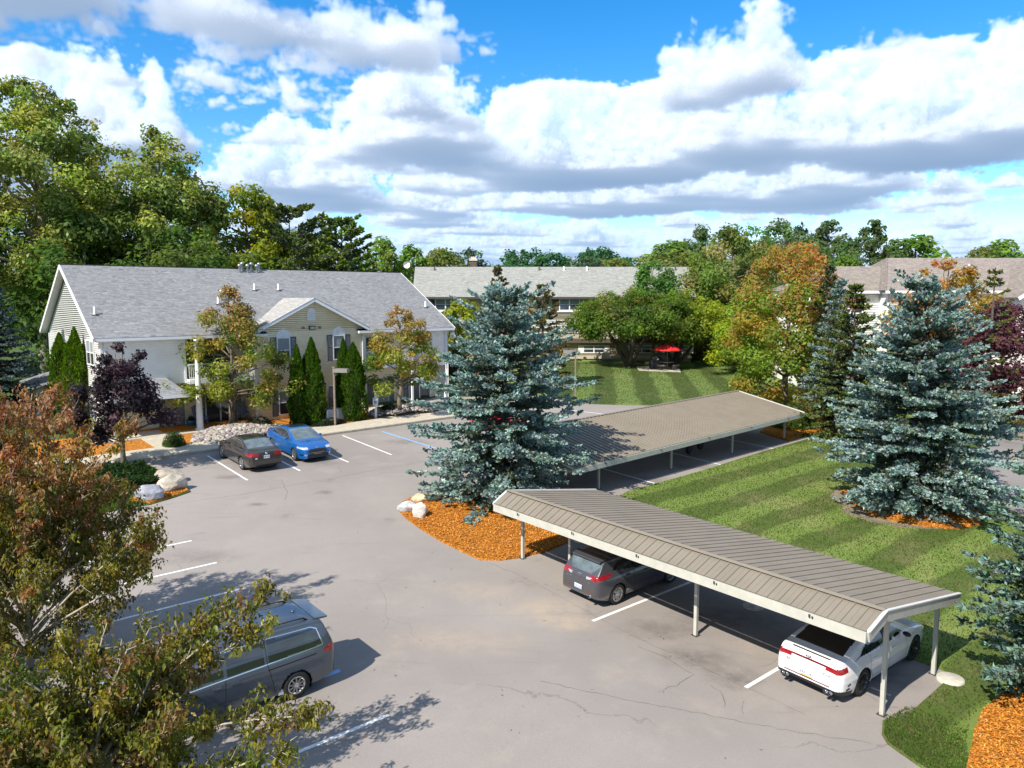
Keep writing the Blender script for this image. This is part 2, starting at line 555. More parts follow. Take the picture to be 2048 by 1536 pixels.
# ------------------------------------------------------------------ ground materials
def asphalt_mat(name, base, warm, spots=()):
    m, t, b = new_mat(name)
    P = t.new('ShaderNodeTexCoord').outputs['Object']
    big = t.noise(P, 0.11, 5, .6)
    mid = t.noise(P, 0.75, 6, .65, .4)
    fine = t.noise(P, 26.0, 3, .7)
    w2 = t.new('ShaderNodeMix', data_type='RGBA', blend_type='LINEAR_LIGHT'); w2.inputs[0].default_value = .55
    n2_ = t.new('ShaderNodeTexNoise'); n2_.inputs['Scale'].default_value = 1.1; n2_.inputs['Detail'].default_value = 6
    t.L.new(P, n2_.inputs['Vector']); t.L.new(P, w2.inputs[6]); t.L.new(n2_.outputs['Color'], w2.inputs[7]); wob2 = w2.outputs[2]
    vor = t.new('ShaderNodeTexVoronoi'); t.L.new(P, vor.inputs['Vector']); vor.inputs['Scale'].default_value = 55
    c = t.mix(t.ramp(big, .32, .68), tuple(q * .86 for q in base), tuple(q * 1.10 for q in base))
    c = t.mix(t.ramp(mid, .50, .76, 0, .55), c, warm)
    c = t.mix(t.ramp(t.noise(P, 1.7, 7, .7, .6), .62, .80, 0, .38), c, tuple(q * .62 for q in base))
    c = t.mix(t.ramp(fine, .35, .7, 0.0, .30), c, tuple(q * .66 for q in base))
    c = t.mix(t.ramp(vor.outputs['Distance'], .0, .35, .16, 0.0), c, (.42, .40, .37))
    # long wandering tyre scuffs
    mp = t.new('ShaderNodeMapping'); t.L.new(P, mp.inputs['Vector'])
    mp.inputs['Rotation'].default_value = (0, 0, -math.radians(49)); mp.inputs['Scale'].default_value = (.10, 1.2, 1)
    sc = t.noise(mp.outputs[0], 1.4, 6, .7, .8)
    c = t.mix(t.ramp(sc, .58, .72, 0, .36), c, tuple(q * .55 for q in base))
    # cracks: edges of wobbling cells, kept only where a slow noise lets them
    wob = t.new('ShaderNodeMix', data_type='RGBA', blend_type='LINEAR_LIGHT'); wob.inputs[0].default_value = .45
    nz = t.new('ShaderNodeTexNoise'); nz.inputs['Scale'].default_value = 0.9; nz.inputs['Detail'].default_value = 7
    t.L.new(P, nz.inputs['Vector']); t.L.new(P, wob.inputs[6]); t.L.new(nz.outputs['Color'], wob.inputs[7])
    cr = t.new('ShaderNodeTexVoronoi', feature='DISTANCE_TO_EDGE')
    cr.inputs['Scale'].default_value = 0.23; t.L.new(wob.outputs[2], cr.inputs['Vector'])
    line = t.ramp(cr.outputs['Distance'], 0.0, 0.0045, 1.0, 0.0)
    keep = t.ramp(t.noise(P, 0.16, 3, .5), .47, .58)
    c = t.mix(t.math('MULTIPLY', t.math('MULTIPLY', line, keep), .35), c, tuple(q * .28 for q in base))
    # old oil drips in the stalls
    oil = t.new('ShaderNodeTexVoronoi'); oil.inputs['Scale'].default_value = .33
    t.L.new(wob.outputs[2], oil.inputs['Vector'])
    spot = t.ramp(oil.outputs['Distance'], .05, .30, 1, 0)
    spot = t.math('MULTIPLY', spot, t.ramp(t.noise(P, .5, 5, .7), .5, .66))
    c = t.mix(t.math('MULTIPLY', spot, .5), c, tuple(q * .34 for q in base))
    # stains and patches where the lot has them: (x, y, radius, stretch, colour factor, strength)
    for (sx, sy, r, st, colr, amt) in spots:
        m2 = t.new('ShaderNodeMapping', vector_type='POINT'); t.L.new(wob2, m2.inputs['Vector'])
        m2.inputs['Location'].default_value = (-sx, -sy, 0)
        m3 = t.new('ShaderNodeMapping', vector_type='POINT'); t.L.new(m2.outputs[0], m3.inputs['Vector'])
        m3.inputs['Rotation'].default_value = (0, 0, -math.radians(41)); m3.inputs['Scale'].default_value = (1 / (r * st), 1 / r, 0)
        ln = t.new('ShaderNodeVectorMath', operation='LENGTH'); t.L.new(m3.outputs[0], ln.inputs[0])
        f = t.math('MULTIPLY', t.ramp(ln.outputs['Value'], .15, 1.1, 1.0, 0.0), t.ramp(t.noise(P, 2.6, 6, .7), .30, .62, .25, 1.0))
        c = t.mix(t.math('MULTIPLY', f, amt), c, colr)
    t.put(b.inputs['Base Color'], c)
    b.inputs['Roughness'].default_value = .9; b.inputs['Specular IOR Level'].default_value = .25
    h = t.math('ADD', t.math('MULTIPLY', vor.outputs['Distance'], .6), t.math('MULTIPLY', fine, .6))
    t.put(b.inputs['Normal'], t.bump(h, .30, .012))
    return m


def grass_mat(name, lo, hi, dry, stripe_dir=None, stripe_w=1.5, stripe_amt=.28, dry_lo=.5):
    m, t, b = new_mat(name)
    P = t.new('ShaderNodeTexCoord').outputs['Object']
    n1 = t.noise(P, 9.0, 6, .7); n2 = t.noise(P, .45, 6, .62, .5); n3 = t.noise(P, 42, 2, .7)
    c = t.mix(t.ramp(n1, .3, .72), lo, hi)
    c = t.mix(t.ramp(n2, dry_lo, dry_lo + .22, 0, .75), c, dry)
    c = t.mix(t.ramp(n3, .4, .7, 0, .35), c, tuple(q * .5 for q in lo))
    if stripe_dir is not None:
        sx = t.new('ShaderNodeSeparateXYZ')
        wv = t.new('ShaderNodeVectorMath', operation='ADD'); t.L.new(P, wv.inputs[0])
        nn = t.new('ShaderNodeTexNoise'); nn.inputs['Scale'].default_value = .35; t.L.new(P, nn.inputs['Vector'])
        sm = t.new('ShaderNodeVectorMath', operation='SCALE'); t.L.new(nn.outputs['Color'], sm.inputs[0]); sm.inputs['Scale'].default_value = .9
        t.L.new(sm.outputs[0], wv.inputs[1]); t.L.new(wv.outputs[0], sx.inputs[0])
        d = t.math('ADD', t.math('MULTIPLY', sx.outputs[0], -stripe_dir[1]), t.math('MULTIPLY', sx.outputs[1], stripe_dir[0]))
        s = t.math('SINE', t.math('MULTIPLY', d, math.pi / stripe_w))
        f = t.ramp(s, -.35, .35)
        c = t.mix(t.math('MULTIPLY', f, stripe_amt), c, tuple(min(1, q * 2.2) for q in hi))
        c = t.mix(t.math('MULTIPLY', t.math('SUBTRACT', 1.0, f), stripe_amt), c, tuple(q * .55 for q in lo))
    t.put(b.inputs['Base Color'], c)
    b.inputs['Roughness'].default_value = .8; b.inputs['Specular IOR Level'].default_value = .2
    t.put(b.inputs['Normal'], t.bump(t.math('ADD', n1, n3), .8, .05))
    return m


def mulch_mat(name):
    m, t, b = new_mat(name)
    P = t.new('ShaderNodeTexCoord').outputs['Object']
    mp = t.new('ShaderNodeMapping'); t.L.new(P, mp.inputs['Vector']); mp.inputs['Scale'].default_value = (1, 2.4, 1)
    v = t.new('ShaderNodeTexVoronoi'); t.L.new(mp.outputs[0], v.inputs['Vector']); v.inputs['Scale'].default_value = 11
    c = t.mix(t.ramp(t.noise(P, 14, 5, .7), .3, .7), (.34, .115, .014), (.64, .27, .040))
    hs = t.new('ShaderNodeHueSaturation'); t.L.new(c, hs.inputs['Color'])
    t.L.new(t.ramp(v.outputs['Color'], .1, .9, .6, 1.25), hs.inputs['Value'])
    t.put(b.inputs['Base Color'], hs.outputs[0])
    b.inputs['Roughness'].default_value = .85; b.inputs['Specular IOR Level'].default_value = .2
    t.put(b.inputs['Normal'], t.bump(v.outputs['Distance'], .9, .05))
    return m


_dk, _sd = (.085, .075, .068), (.42, .335, .245)
M_ASPH = asphalt_mat('lot_asphalt', (.285, .258, .240), (.355, .305, .258), (
    (1.0, 22.9, 1.0, 1.6, _sd, .55), (1.75, 21.9, .8, 1.5, _sd, .6), (-1.6, 20.7, 1.2, 2.4, _sd, .35), (-1.2, 24.0, .9, 2.0, _sd, .3),
    (4.9, 19.9, .9, 1.5, _dk, .55), (5.7, 19.0, .7, 1.4, _dk, .6), (4.3, 21.6, .8, 2.0, _dk, .45), (6.4, 22.5, .9, 2.6, _dk, .5), (3.2, 24.4, .8, 2.6, _dk, .45), (9.6, 19.2, .8, 2.4, _dk, .4),
    (-6.1, 44.7, .9, 2.0, _dk, .5), (-13.6, 36.6, .6, 1.6, _dk, .5), (-9.8, 39.6, .7, 1.8, _dk, .4), (-11.0, 26.5, .9, 2.2, _dk, .35), (-8.5, 21.8, .9, 2.0, _dk, .35),
    (9.5, 40.5, .9, 2.0, _dk, .45), (6.6, 37.6, .9, 2.0, _dk, .45), (14.2, 44.6, .9, 2.0, _dk, .45), (-8.5, 34.4, .30, 1.6, _dk, .6), (-10.9, 32.4, .30, 1.6, _dk, .6)))
M_ROAD = asphalt_mat('road_asphalt', (.24, .22, .21), (.27, .24, .21))
M_GRASS = grass_mat('meadow_grass', (.045, .085, .018), (.095, .15, .035), (.17, .17, .06))
M_LAWN = grass_mat('lawn_grass', (.078, .128, .022), (.145, .205, .042), (.25, .23, .10), (AX_U.x, AX_U.y), 1.25, .27, .46)
M_BANK = grass_mat('bank_grass', (.065, .108, .024), (.125, .180, .05), (.23, .215, .09), (.112, .994), 1.75, .34, .50)
M_EDGE = grass_mat('edge_grass', (.055, .105, .018), (.10, .17, .032), (.20, .18, .08), None, dry_lo=.50)
M_MULCH = mulch_mat('orange_mulch')
M_DIRT = plain('bare_soil', (.19, .155, .105), .95, var=.25, scale=5, bump=.5, bscale=22)
M_CONC = plain('walk_concrete', (.46, .415, .33), .85, var=.10, scale=3, bump=.15, bscale=60, dirt=.22)
M_KERB = plain('kerb_concrete', (.34, .31, .25), .9, var=.15, scale=4, bump=.2, dirt=.4)
M_PAINT = plain('white_line_paint', (.74, .74, .73), .7, var=.10, scale=9, dirt=.22)
M_BLUEPAINT = plain('blue_line_paint', (.20, .42, .72), .7, var=.12, scale=9, dirt=.25)


def slab(name, poly, z0, z1, mat_, kind='structure', parent=None):
    o = MB().prism(poly, z0, z1, ground=True).build(name, mat_, parent)
    if kind: o['kind'] = kind
    return o


def uw(P, u, w):
    return (P[0] + AX_U.x * u + AX_W.x * w, P[1] + AX_U.y * u + AX_W.y * w)


# ------------------------------------------------------------------ ground sheet to the horizon
_xs = [-5000, -400, -90, -45, 0, 45, 90, 400, 5000]
_ys = [-300, -60, -20, 20, 55, 90, 200, 600, 6000]
_v = [(x, y, gz(x, y) - .02) for y in _ys for x in _xs]
_f = [(j * 9 + i, j * 9 + i + 1, (j + 1) * 9 + i + 1, (j + 1) * 9 + i) for j in range(8) for i in range(8)]
_o = MB().add(_v, _f).build('ground', M_GRASS); _o['kind'] = 'structure'

# frames of the two carports
C1 = (8.74, 17.45)
C2 = (4.06, 35.87)
lot = slab('parking_lot', [(-19.3, 28.6), (-18.9, 25.9), (-7.0, 13.0), (1, 4), (10, 1), (12, 6), (9.6, 12.6), (9.9, 17.2),
                           uw(C1, 3.6, -.6), uw(C1, 3.6, 14), (5.0, 35.0), (20.3, 48.6), uw(C2, 21, 8), (20.5, 66.8), (11.6, 58.6), (4.4, 59.2), (2.5, 62), (-6, 60), (-20.4, 38.0), (-26, 34)],
           -.3, .012, M_ASPH)
road = slab('road', [(20.6, 28.5), (22.4, 34.6), (24.6, 39.6), (27.6, 45.4), (31.5, 51.0), (40, 60), (60, 78), (72, 78), (46, 52), (40, 43), (38, 33), (36, 20), (24, 14)], -.3, .006, M_ROAD)

# lawns stand a finger above the asphalt
lawn = slab('lawn', [uw(C1, .25, -.42), uw(C1, 3.35, -.36), uw(C1, 3.35, 13.6), (4.2, 33.2), (5.24, 35.3), (9.6, 39.3), (14.5, 44.1), (19.65, 48.9), (21.5, 47.5),
                     (24.4, 43.6), (24.2, 39.9), (22.2, 35.2), (20.3, 29.0), (19, 22), (19, 10), (13, 5), (9.3, 13.9), (8.43, 15.96), (8.31, 16.28), (8.36, 16.65), (8.62, 17.16)], -.2, .05, M_LAWN)
bank = slab('lawn_bank', [(2.6, 62.2), (4.44, 59.1), (5.15, 58.6), (8.53, 58.35), (11.6, 58.6), (20.5, 66.9), (24, 66), (24, 52.6), (30, 56), (34, 64), (50, 80), (50, 87.5), (-6, 87.5), (-2, 63)], -.2, .05, M_BANK)
island = slab('lawn_island', [(-18.6, 28.9), (-16.02, 31.45), (-15.26, 32.05), (-14.74, 32.99), (-14.33, 33.99), (-14.8, 34.8), (-16.36, 36.4), (-18.0, 38.2), (-20.4, 37.9), (-26.6, 33.2), (-30, 27), (-22, 27)], -.2, .06, M_EDGE)
strip = slab('lawn_strip', [(-18.7, 25.95), (-6.9, 13.0), (-1, 7), (-10, 5), (-26, 20), (-24, 27)], -.2, .05, M_EDGE)
dirt = slab('soil_patch', [(15.4, 36.4), (14.7, 35.3), (14.75, 34.0), (14.3, 32.9), (14.9, 31.7), (15.6, 31.35), (15.9, 31.0), (16.9, 30.9), (17.6, 31.0), (17.5, 35)], 0, .058, M_DIRT)

MULCH = [
    [(-4.77, 31.99), (-4.73, 33.1), (-4.39, 33.78), (-3.47, 34.38), (-2.63, 33.9), (-1.0, 34.2), (1.7, 34.2), (4.0, 33.0), uw(C1, 3.3, 13.4), uw(C1, 2.6, 12.85), (1.8, 28.2), (1.11, 27.45),
     (.14, 26.85), (-.42, 26.62), (-1.13, 26.63), (-1.7, 27.25), (-2.6, 28.3), (-3.5, 29.6), (-4.24, 30.8)],
    [(15.6, 36.2), (15.2, 34.2), (15.4, 32.5), (16.1, 31.6), (17.0, 31.1), (18.2, 30.9), (19.5, 31.6), (20.6, 33.5), (20.2, 36.2), (18, 37.4)],
    [(9.9, 13.5), (9.55, 15.4), (10.49, 16.72), (11.24, 17.64), (12.01, 18.25), (13.6, 19.2), (16, 17), (15, 11), (11, 11)],
    [(16.9, 46.9), (18.6, 48.7), (20.0, 49.2), (22.0, 50.6), (22.6, 54.5), (20.8, 55.6), (17.5, 52.0), (15.9, 49.4)],
    [(-16.26, 32.53), (-15.26, 32.16), (-14.8, 33.0), (-14.42, 33.99), (-14.86, 34.72), (-16.2, 36.1), (-16.7, 35.4), (-16.3, 33.9)],
    [(33.6, 54.6), (34.2, 55.9), (36.3, 57.4), (40, 58.8), (42, 57), (38.5, 55.3), (35.8, 54.2)],
    [(24, 76.6), (24.4, 77.8), (30, 78.8), (32, 78), (28, 77)],
]
mulch_beds = [slab('mulch_bed', p, 0, .085 + .002 * i, M_MULCH) for i, p in enumerate(MULCH)]
# beds along the apartment front
K0 = (-20.35, 37.84)      # kerb line start
KD = (AX_U.x, AX_U.y)


def kerb_pt(u, w): return uw(K0, u, w)


slab('planting_bed', [kerb_pt(-14, 2.2), kerb_pt(19.8, 2.2), kerb_pt(19.8, 7.5), kerb_pt(-14, 7.5)], -.1, .07, M_MULCH)

# sidewalk of cast slabs with open joints
walk = bpy.data.objects.new('sidewalk', None); link(walk); walk['kind'] = 'structure'
SL = 1.5
for i in range(-9, 15):
    u0 = i * SL
    MB().prism([kerb_pt(u0 + .008, .17), kerb_pt(u0 + SL - .008, .17), kerb_pt(u0 + SL - .008, 2.18), kerb_pt(u0 + .008, 2.18)], -.1, .135 + .004 * ((i * 7) % 3), ground=True).build('slab', M_CONC, walk)
    MB().prism([kerb_pt(u0 + .004, 0), kerb_pt(u0 + SL - .004, 0), kerb_pt(u0 + SL - .004, .16), kerb_pt(u0 + .004, .16)], -.1, .138, ground=True).build('kerb', M_KERB, walk)
for i in range(3):      # spur to the left porch
    MB().prism([kerb_pt(3.3, 2.2 + i * 1.5), kerb_pt(4.75 , 2.2 + i * 1.5), kerb_pt(4.75, 3.68 + i * 1.5), kerb_pt(3.3, 3.68 + i * 1.5)], -.1, .13, ground=True).build('slab', M_CONC, walk)
for i in range(2):      # spur to the right patios
    MB().prism([kerb_pt(18.0, 2.2 + i * 2.2), kerb_pt(20.0, 2.2 + i * 2.2), kerb_pt(20.0, 4.38 + i * 2.2), kerb_pt(18.0, 4.38 + i * 2.2)], -.1, .13, ground=True).build('slab', M_CONC, walk)


# painted lines (parts of the lot)
def line(a, b, w=.105, m=None, z=.016):
    a, b = Vector((*a, 0)), Vector((*b, 0))
    n = (b - a).normalized().cross(Vector((0, 0, 1))) * w / 2
    q = [a + n, b + n, b - n, a - n]
    return MB().add([(p.x, p.y, gz(p.x, p.y) + z) for p in q], [(3, 2, 1, 0)]).build('painted_line', m or M_PAINT, lot)


def along(a, d, l): return (a[0] + d[0] * l, a[1] + d[1] * l)


_u, _w = (AX_U.x, AX_U.y), (AX_W.x, AX_W.y)
for p in [(-13.86, 29.82), (-11.83, 27.98), (-10.14, 25.93), (-8.45, 23.92)]:
    line(p, along(p, (-.765, -.645), 5.4))
for p in [(-2.84, 17.03)]:
    line(p, along(p, (-.765, -.645), 4.6))
for p in [(-4.39, 18.96), (-6.3, 21.3)]:
    line(p, along(p, (-.765, -.645), 5.2), .16, M_BLUEPAINT)
for k in range(4):
    q = along((-6.3, 21.3), (.653, -.757), .35 + .62 * k); q = along(q, (-.765, -.645), 1.4)
    line(q, along(q, (-.99, .1), 1.5), .12, M_BLUEPAINT)
for p in [(-12.49, 36.09), (-10.51, 37.95), (-8.49, 39.80), (-6.53, 41.58)]:
    line(p, along(p, (-.628, .778), 5.75))
line((-4.3, 43.3), (-8.0, 47.4), .14, M_BLUEPAINT)
# blue accessible emblem: strokes on the asphalt
for a, b in [((-5.9, 48.7), (-5.0, 48.1)), ((-5.5, 48.4), (-4.9, 49.6)), ((-5.0, 49.9), (-4.6, 49.4)), ((-6.3, 48.6), (-6.0, 49.0))]:
    line(a, b, .12, M_BLUEPAINT)
for w_ in (5.2 / 2 * 1 - .02, 5.2 / 2 * 3 + .05):
    pass
line((2.37, 22.05), (6.09, 25.21), .11)
line((5.84, 18.53), (8.9, 21.15), .11)
for u_ in (-2.7, 2.88, 8.65, 14.4):
    line(uw(C2, u_, -1.0), uw(C2, u_, 4.5), .11)
line((4.2, 55.9), (7.2, 54.2), .11)
# open cracks and the seam of the newer paving
M_CRACK = plain('dark_crack', (.055, .048, .043), .95, var=.2)  # one dark tone for the cracks and the seam


def crack(pts, w, seed):
    r = np.random.default_rng(seed)
    P = []
    for a, b in zip(pts[:-1], pts[1:]):
        a, b = np.array(a), np.array(b); k = max(2, int(np.linalg.norm(b - a) / .16))
        for i in range(k): P.append(a + (b - a) * i / k + r.normal(size=2) * .022)
    P.append(np.array(pts[-1]))
    V, F = [], []
    for i, p in enumerate(P):
        d = P[min(i + 1, len(P) - 1)] - P[max(0, i - 1)]; d = d / (np.linalg.norm(d) + 1e-9); q = np.array([-d[1], d[0]]) * w * r.uniform(.2, .7)
        for s_ in (1, -1): V.append((p[0] + q[0] * s_, p[1] + q[1] * s_, gz(*(p + q * s_)) + .0155))
    F = [(2 * i + 1, 2 * i, 2 * i + 2, 2 * i + 3) for i in range(len(P) - 1)]
    return MB().add(V, F).build('crack', M_CRACK, lot)


for i_, (pts_, w_) in enumerate((([(.7, 18.65), (2.73, 17.88), (4.53, 17.29), (6.52, 16.66), (7.96, 16.3)], .010), ([(3.47, 20.55), (4.11, 19.99), (4.66, 19.09), (4.08, 18.56), (3.59, 18.22)], .011),
        ([(4.98, 18.64), (5.17, 18.19), (5.08, 17.64)], .010), ([(5.58, 17.98), (5.45, 17.34)], .009), ([(-10.96, 36.29), (-10.09, 34.3), (-9.88, 33.18)], .013),
        ([(-18.2, 29.97), (-12.04, 33.78), (-9.51, 35.97), (-7.92, 37.41), (-4.5, 40.4)], .012), ([(-.9, 26.5), (.4, 25.2), (3.4, 21.2), (6.9, 17.4)], .008))):
    crack(pts_, w_, i_)
# two valve covers in the lane
for x_, y_ in ():
    MB().lathe((x_, y_, gz(x_, y_)), [(.17, .0), (.17, .018), (.12, .022), (0.001, .022)], 14).build('valve_cover', plain('iron_cover_%.0f' % -x_, (.05, .045, .04), .7, .3), lot)
# ------------------------------------------------------------------ building materials
def tint_mat(name, rough=.85, bump=.25, bscale=30, spec=.3, grain=.12):
    m, t, b = new_mat(name)
    at = t.new('ShaderNodeAttribute', attribute_name='tint')
    P = t.new('ShaderNodeTexCoord').outputs['Object']
    n = t.noise(P, bscale, 4, .7)
    c = t.mix(t.ramp(n, .35, .75, 0, grain * 2), at.outputs['Color'], (.05, .05, .05), 'MIX')
    c = t.mix(t.ramp(t.noise(P, .35, 5, .65), .5, .75, 0, .10), c, (.10, .10, .095))
    t.put(b.inputs['Base Color'], c)
    b.inputs['Roughness'].default_value = rough; b.inputs['Specular IOR Level'].default_value = spec
    t.put(b.inputs['Normal'], t.bump(n, bump, .01))
    return m


M_SHINGLE = tint_mat('asphalt_shingle')
M_WHITESID = plain('white_vinyl_siding', (.86, .86, .86), .55, var=.03, scale=2, spec=.3, dirt=.10)
M_CREAM = plain('cream_vinyl_siding', (.93, .86, .66), .55, var=.04, scale=2, spec=.3, dirt=.10)
M_TAN = plain('tan_siding', (.34, .27, .19), .65, var=.06, scale=2, dirt=.15)
M_BEIGE = plain('beige_panel', (.42, .37, .29), .7, var=.06, scale=2)
M_TRIM = plain('white_trim', (.80, .81, .83), .45, var=.03, scale=3)
M_SHUT = plain('slate_shutter', (.095, .105, .135), .55, var=.10, scale=3)
M_GLASS = plain('window_glass', (.035, .045, .055), .04, var=.2, scale=.8, spec=.9)
M_BLIND = plain('vertical_blind', (.24, .27, .28), .6, var=.10, scale=14)
M_GREYDOOR = plain('grey_door', (.20, .215, .23), .5, var=.06)
M_SCREEN = plain('door_screen', (.10, .095, .10), .5, var=.15, scale=4)
M_GALV = plain('galvanised_pipe', (.42, .46, .48), .4, .7, var=.12, scale=8)
M_DARK = plain('dark_soffit', (.05, .045, .04), .7, var=.1)
M_BROWN = plain('brown_brick_band', (.10, .075, .055), .8, var=.2, scale=8, bump=.2)
M_TAUPE = plain('taupe_trim', (.36, .33, .30), .6)
RNG = np.random.default_rng(11)


def shingles(name, e0, e1, r0, r1, tone, parent, expo=.140, tab=.21, thick=.014, seed=0):
    """courses of separate tabs from eave line e0-e1 up to ridge line r0-r1"""
    rng = np.random.default_rng(seed)
    e0, e1, r0, r1 = (np.array(p, float) for p in (e0, e1, r0, r1))
    n = np.cross(e1 - e0, r0 - e0)
    if np.linalg.norm(n) < 1e-6: n = np.cross(e1 - e0, r1 - e0)
    n /= np.linalg.norm(n)
    if n[2] < 0: n = -n
    rows = max(2, int(np.linalg.norm((r0 + r1 - e0 - e1) / 2) / expo))
    V, F, T = [], [], []
    for i in range(rows):
        t0, t1 = i / rows, (i + 1.35) / rows
        t1 = min(t1, 1.0)
        a0, b0 = e0 + (r0 - e0) * t0, e1 + (r1 - e1) * t0
        a1, b1 = e0 + (r0 - e0) * t1, e1 + (r1 - e1) * t1
        L = np.linalg.norm(b0 - a0)
        k = max(1, int(L / tab))
        cuts = np.linspace(0, 1, k + 1)
        if k > 2:
            cuts[1:-1] += rng.uniform(-.35, .35, k - 1) / k
        for j in range(k):
            s0, s1 = cuts[j], cuts[j + 1] - .03 / max(k, 1)
            h = thick + rng.random() * .008
            p = [a0 + (b0 - a0) * s0 + n * h, a0 + (b0 - a0) * s1 + n * h, a1 + (b1 - a1) * s1 + n * .002, a1 + (b1 - a1) * s0 + n * .002,
                 a0 + (b0 - a0) * s0, a0 + (b0 - a0) * s1]
            q = len(V); V += p
            F += [(q, q + 1, q + 2, q + 3), (q + 4, q + 5, q + 1, q)]
            tt = np.array(tone) * (1 + rng.normal(0, .10)) * (1 + rng.normal(0, .018, 3))
            T += [tt, tt * .8]
    # deck below the courses
    q = len(V)
    V += [e0 - n * .02, e1 - n * .02, r1 - n * .02, r0 - n * .02]
    F.append((q, q + 1, q + 2, q + 3)); T.append(np.array(tone) * .6)
    o = mesh_np(name, np.array(V), np.array(F), M_SHINGLE, parent, np.clip(np.array(T), .005, 1))
    o['kind'] = 'stuff'
    return o


def siding(name, o, du, nrm, z0, z1, left, right, mat_, parent, expo=.125, lip=None):
    lip = lip or (.011 if mat_ is M_WHITESID else .020)
    """lapped boards as real steps; left(z), right(z) bound each course along du"""
    o, du, nrm = (np.array(a, float) for a in (o, du, nrm))
    V, F = [], []
    k = max(1, int(round((z1 - z0) / expo))); h = (z1 - z0) / k
    for i in range(k):
        za, zb = z0 + i * h, z0 + (i + 1) * h
        la, ra, lb, rb = left(za), right(za), left(zb), right(zb)
        if ra - la < .01: continue
        up = np.array([0, 0, 1.0])
        q = len(V)
        V += [o + du * la + up * za + nrm * lip, o + du * ra + up * za + nrm * lip, o + du * max(rb, lb + .001) + up * zb + nrm * .002, o + du * lb + up * zb + nrm * .002,
              o + du * la + up * za, o + du * ra + up * za]
        F += [(q, q + 1, q + 2, q + 3), (q + 4, q + 5, q + 1, q)]
    ob = mesh_np(name, np.array(V), np.array(F), mat_, parent)
    ob['kind'] = 'stuff'
    return ob


class Wall:
    """a wall plane in a building's frame: origin, direction along, outward normal"""
    def __init__(s, o, du, n):
        s.o, s.du, s.n = Vector(o), Vector(du), Vector(n)
        s.ang = math.atan2(s.du.y, s.du.x)

    def p(s, a, z, out=0.0):
        return s.o + s.du * a + Vector((0, 0, z)) + s.n * out

    def block(s, mb, a0, a1, z0, z1, o0, o1, mi=0):
        c = (s.p(a0, z0, o0) + s.p(a1, z1, o1)) / 2
        return mb.box(c, (abs(a1 - a0), abs(o1 - o0), abs(z1 - z0)), s.ang, mi)


def window(W, parent, a0, a1, z0, z1, sash=True, blinds=True, mull=0, frame_m=None, glass_m=None, fw=.07, dark_side=None):
    fm = frame_m or M_TRIM
    mb = MB()
    W.block(mb, a0, a0 + fw, z0, z1, .0, .055); W.block(mb, a1 - fw, a1, z0, z1, .0, .055)
    W.block(mb, a0 + fw, a1 - fw, z0, z0 + fw, .0, .053); W.block(mb, a0 + fw, a1 - fw, z1 - fw, z1, .0, .053)
    for k in range(mull):
        am = a0 + (a1 - a0) * (k + 1) / (mull + 1)
        W.block(mb, am - fw * .6, am + fw * .6, z0 + fw, z1 - fw, .0, .051)
    f = mb.build('window', fm, parent)
    zm = (z0 + z1) / 2
    edges = [a0 + fw] + [a0 + (a1 - a0) * (k + 1) / (mull + 1) for k in range(mull)] + [a1 - fw]
    for k in range(mull + 1):
        b0, b1 = edges[k] + (.0 if k == 0 else fw * .6), edges[k + 1] - (.0 if k == mull else fw * .6)
        if blinds:
            # blinds hang behind the upper sash, glass in front
            W.block(MB(), b0, b1, zm, z1 - fw, .002, .016).build('blind', M_BLIND, f)
            lo = MB(); W.block(lo, b0, b1, z0 + fw, zm, .002, .020)
            lo.build('pane', glass_m or M_GLASS, f)
        else:
            mb2 = MB(); W.block(mb2, b0, b1, z0 + fw, z1 - fw, .002, .020)
            mb2.build('pane', glass_m or M_GLASS, f)
        if sash:
            mb3 = MB(); W.block(mb3, b0, b1, zm - .025, zm + .025, .021, .045)
            mb3.build('sash_rail', fm, f)
    return f


def shutter(W, parent, a0, a1, z0, z1):
    mb = MB()
    W.block(mb, a0, a0 + .05, z0, z1, 0, .045); W.block(mb, a1 - .05, a1, z0, z1, 0, .045)
    zs = [z0, (z0 + z1) / 2 - .02, z1 - .05]
    for z in zs: W.block(mb, a0 + .05, a1 - .05, z, z + .05, 0, .043)
    n = int((z1 - z0) / .075)
    for i in range(n):
        z = z0 + .03 + i * (z1 - z0 - .06) / n
        W.block(mb, a0 + .05, a1 - .05, z, z + .045, 0, .03)
    return mb.build('shutter', M_SHUT, parent)


def arch_top(W, parent, ac, z, r):
    """half-round header panel with a rim"""
    mb = MB()
    n = 14
    pts = [(ac + r * math.cos(math.pi * k / n), z + r * math.sin(math.pi * k / n)) for k in range(n + 1)]
    ins = [(ac + r * .82 * math.cos(math.pi * k / n), z + .02 + r * .82 * math.sin(math.pi * k / n)) for k in range(n + 1)]
    V = [W.p(a, q, .03) for a, q in pts] + [W.p(a, q, 0.0) for a, q in pts]
    F = [tuple(range(n + 1))] + [(k, n + 1 + k, n + 2 + k, k + 1) for k in range(n)]
    mb.add(V, F)
    V = [W.p(a, q, .045) for a, q in pts] + [W.p(a, q, .045) for a, q in ins] + [W.p(a, q, .03) for a, q in ins]
    F = [(k + 1, k, n + 1 + k, n + 2 + k) for k in range(n)] + [(n + 1 + k, 2 * n + 2 + k, 2 * n + 3 + k, n + 2 + k) for k in range(n)]
    mb.add(V, F)
    for k in range(5):
        t = math.pi * (k + .5 + .5) / 6
        mb.bar(W.p(ac, z + .02, .036), W.p(ac + r * .8 * math.cos(t), z + r * .8 * math.sin(t), .036), .02, .012)
    return mb.build('arched_header', M_TRIM, parent)


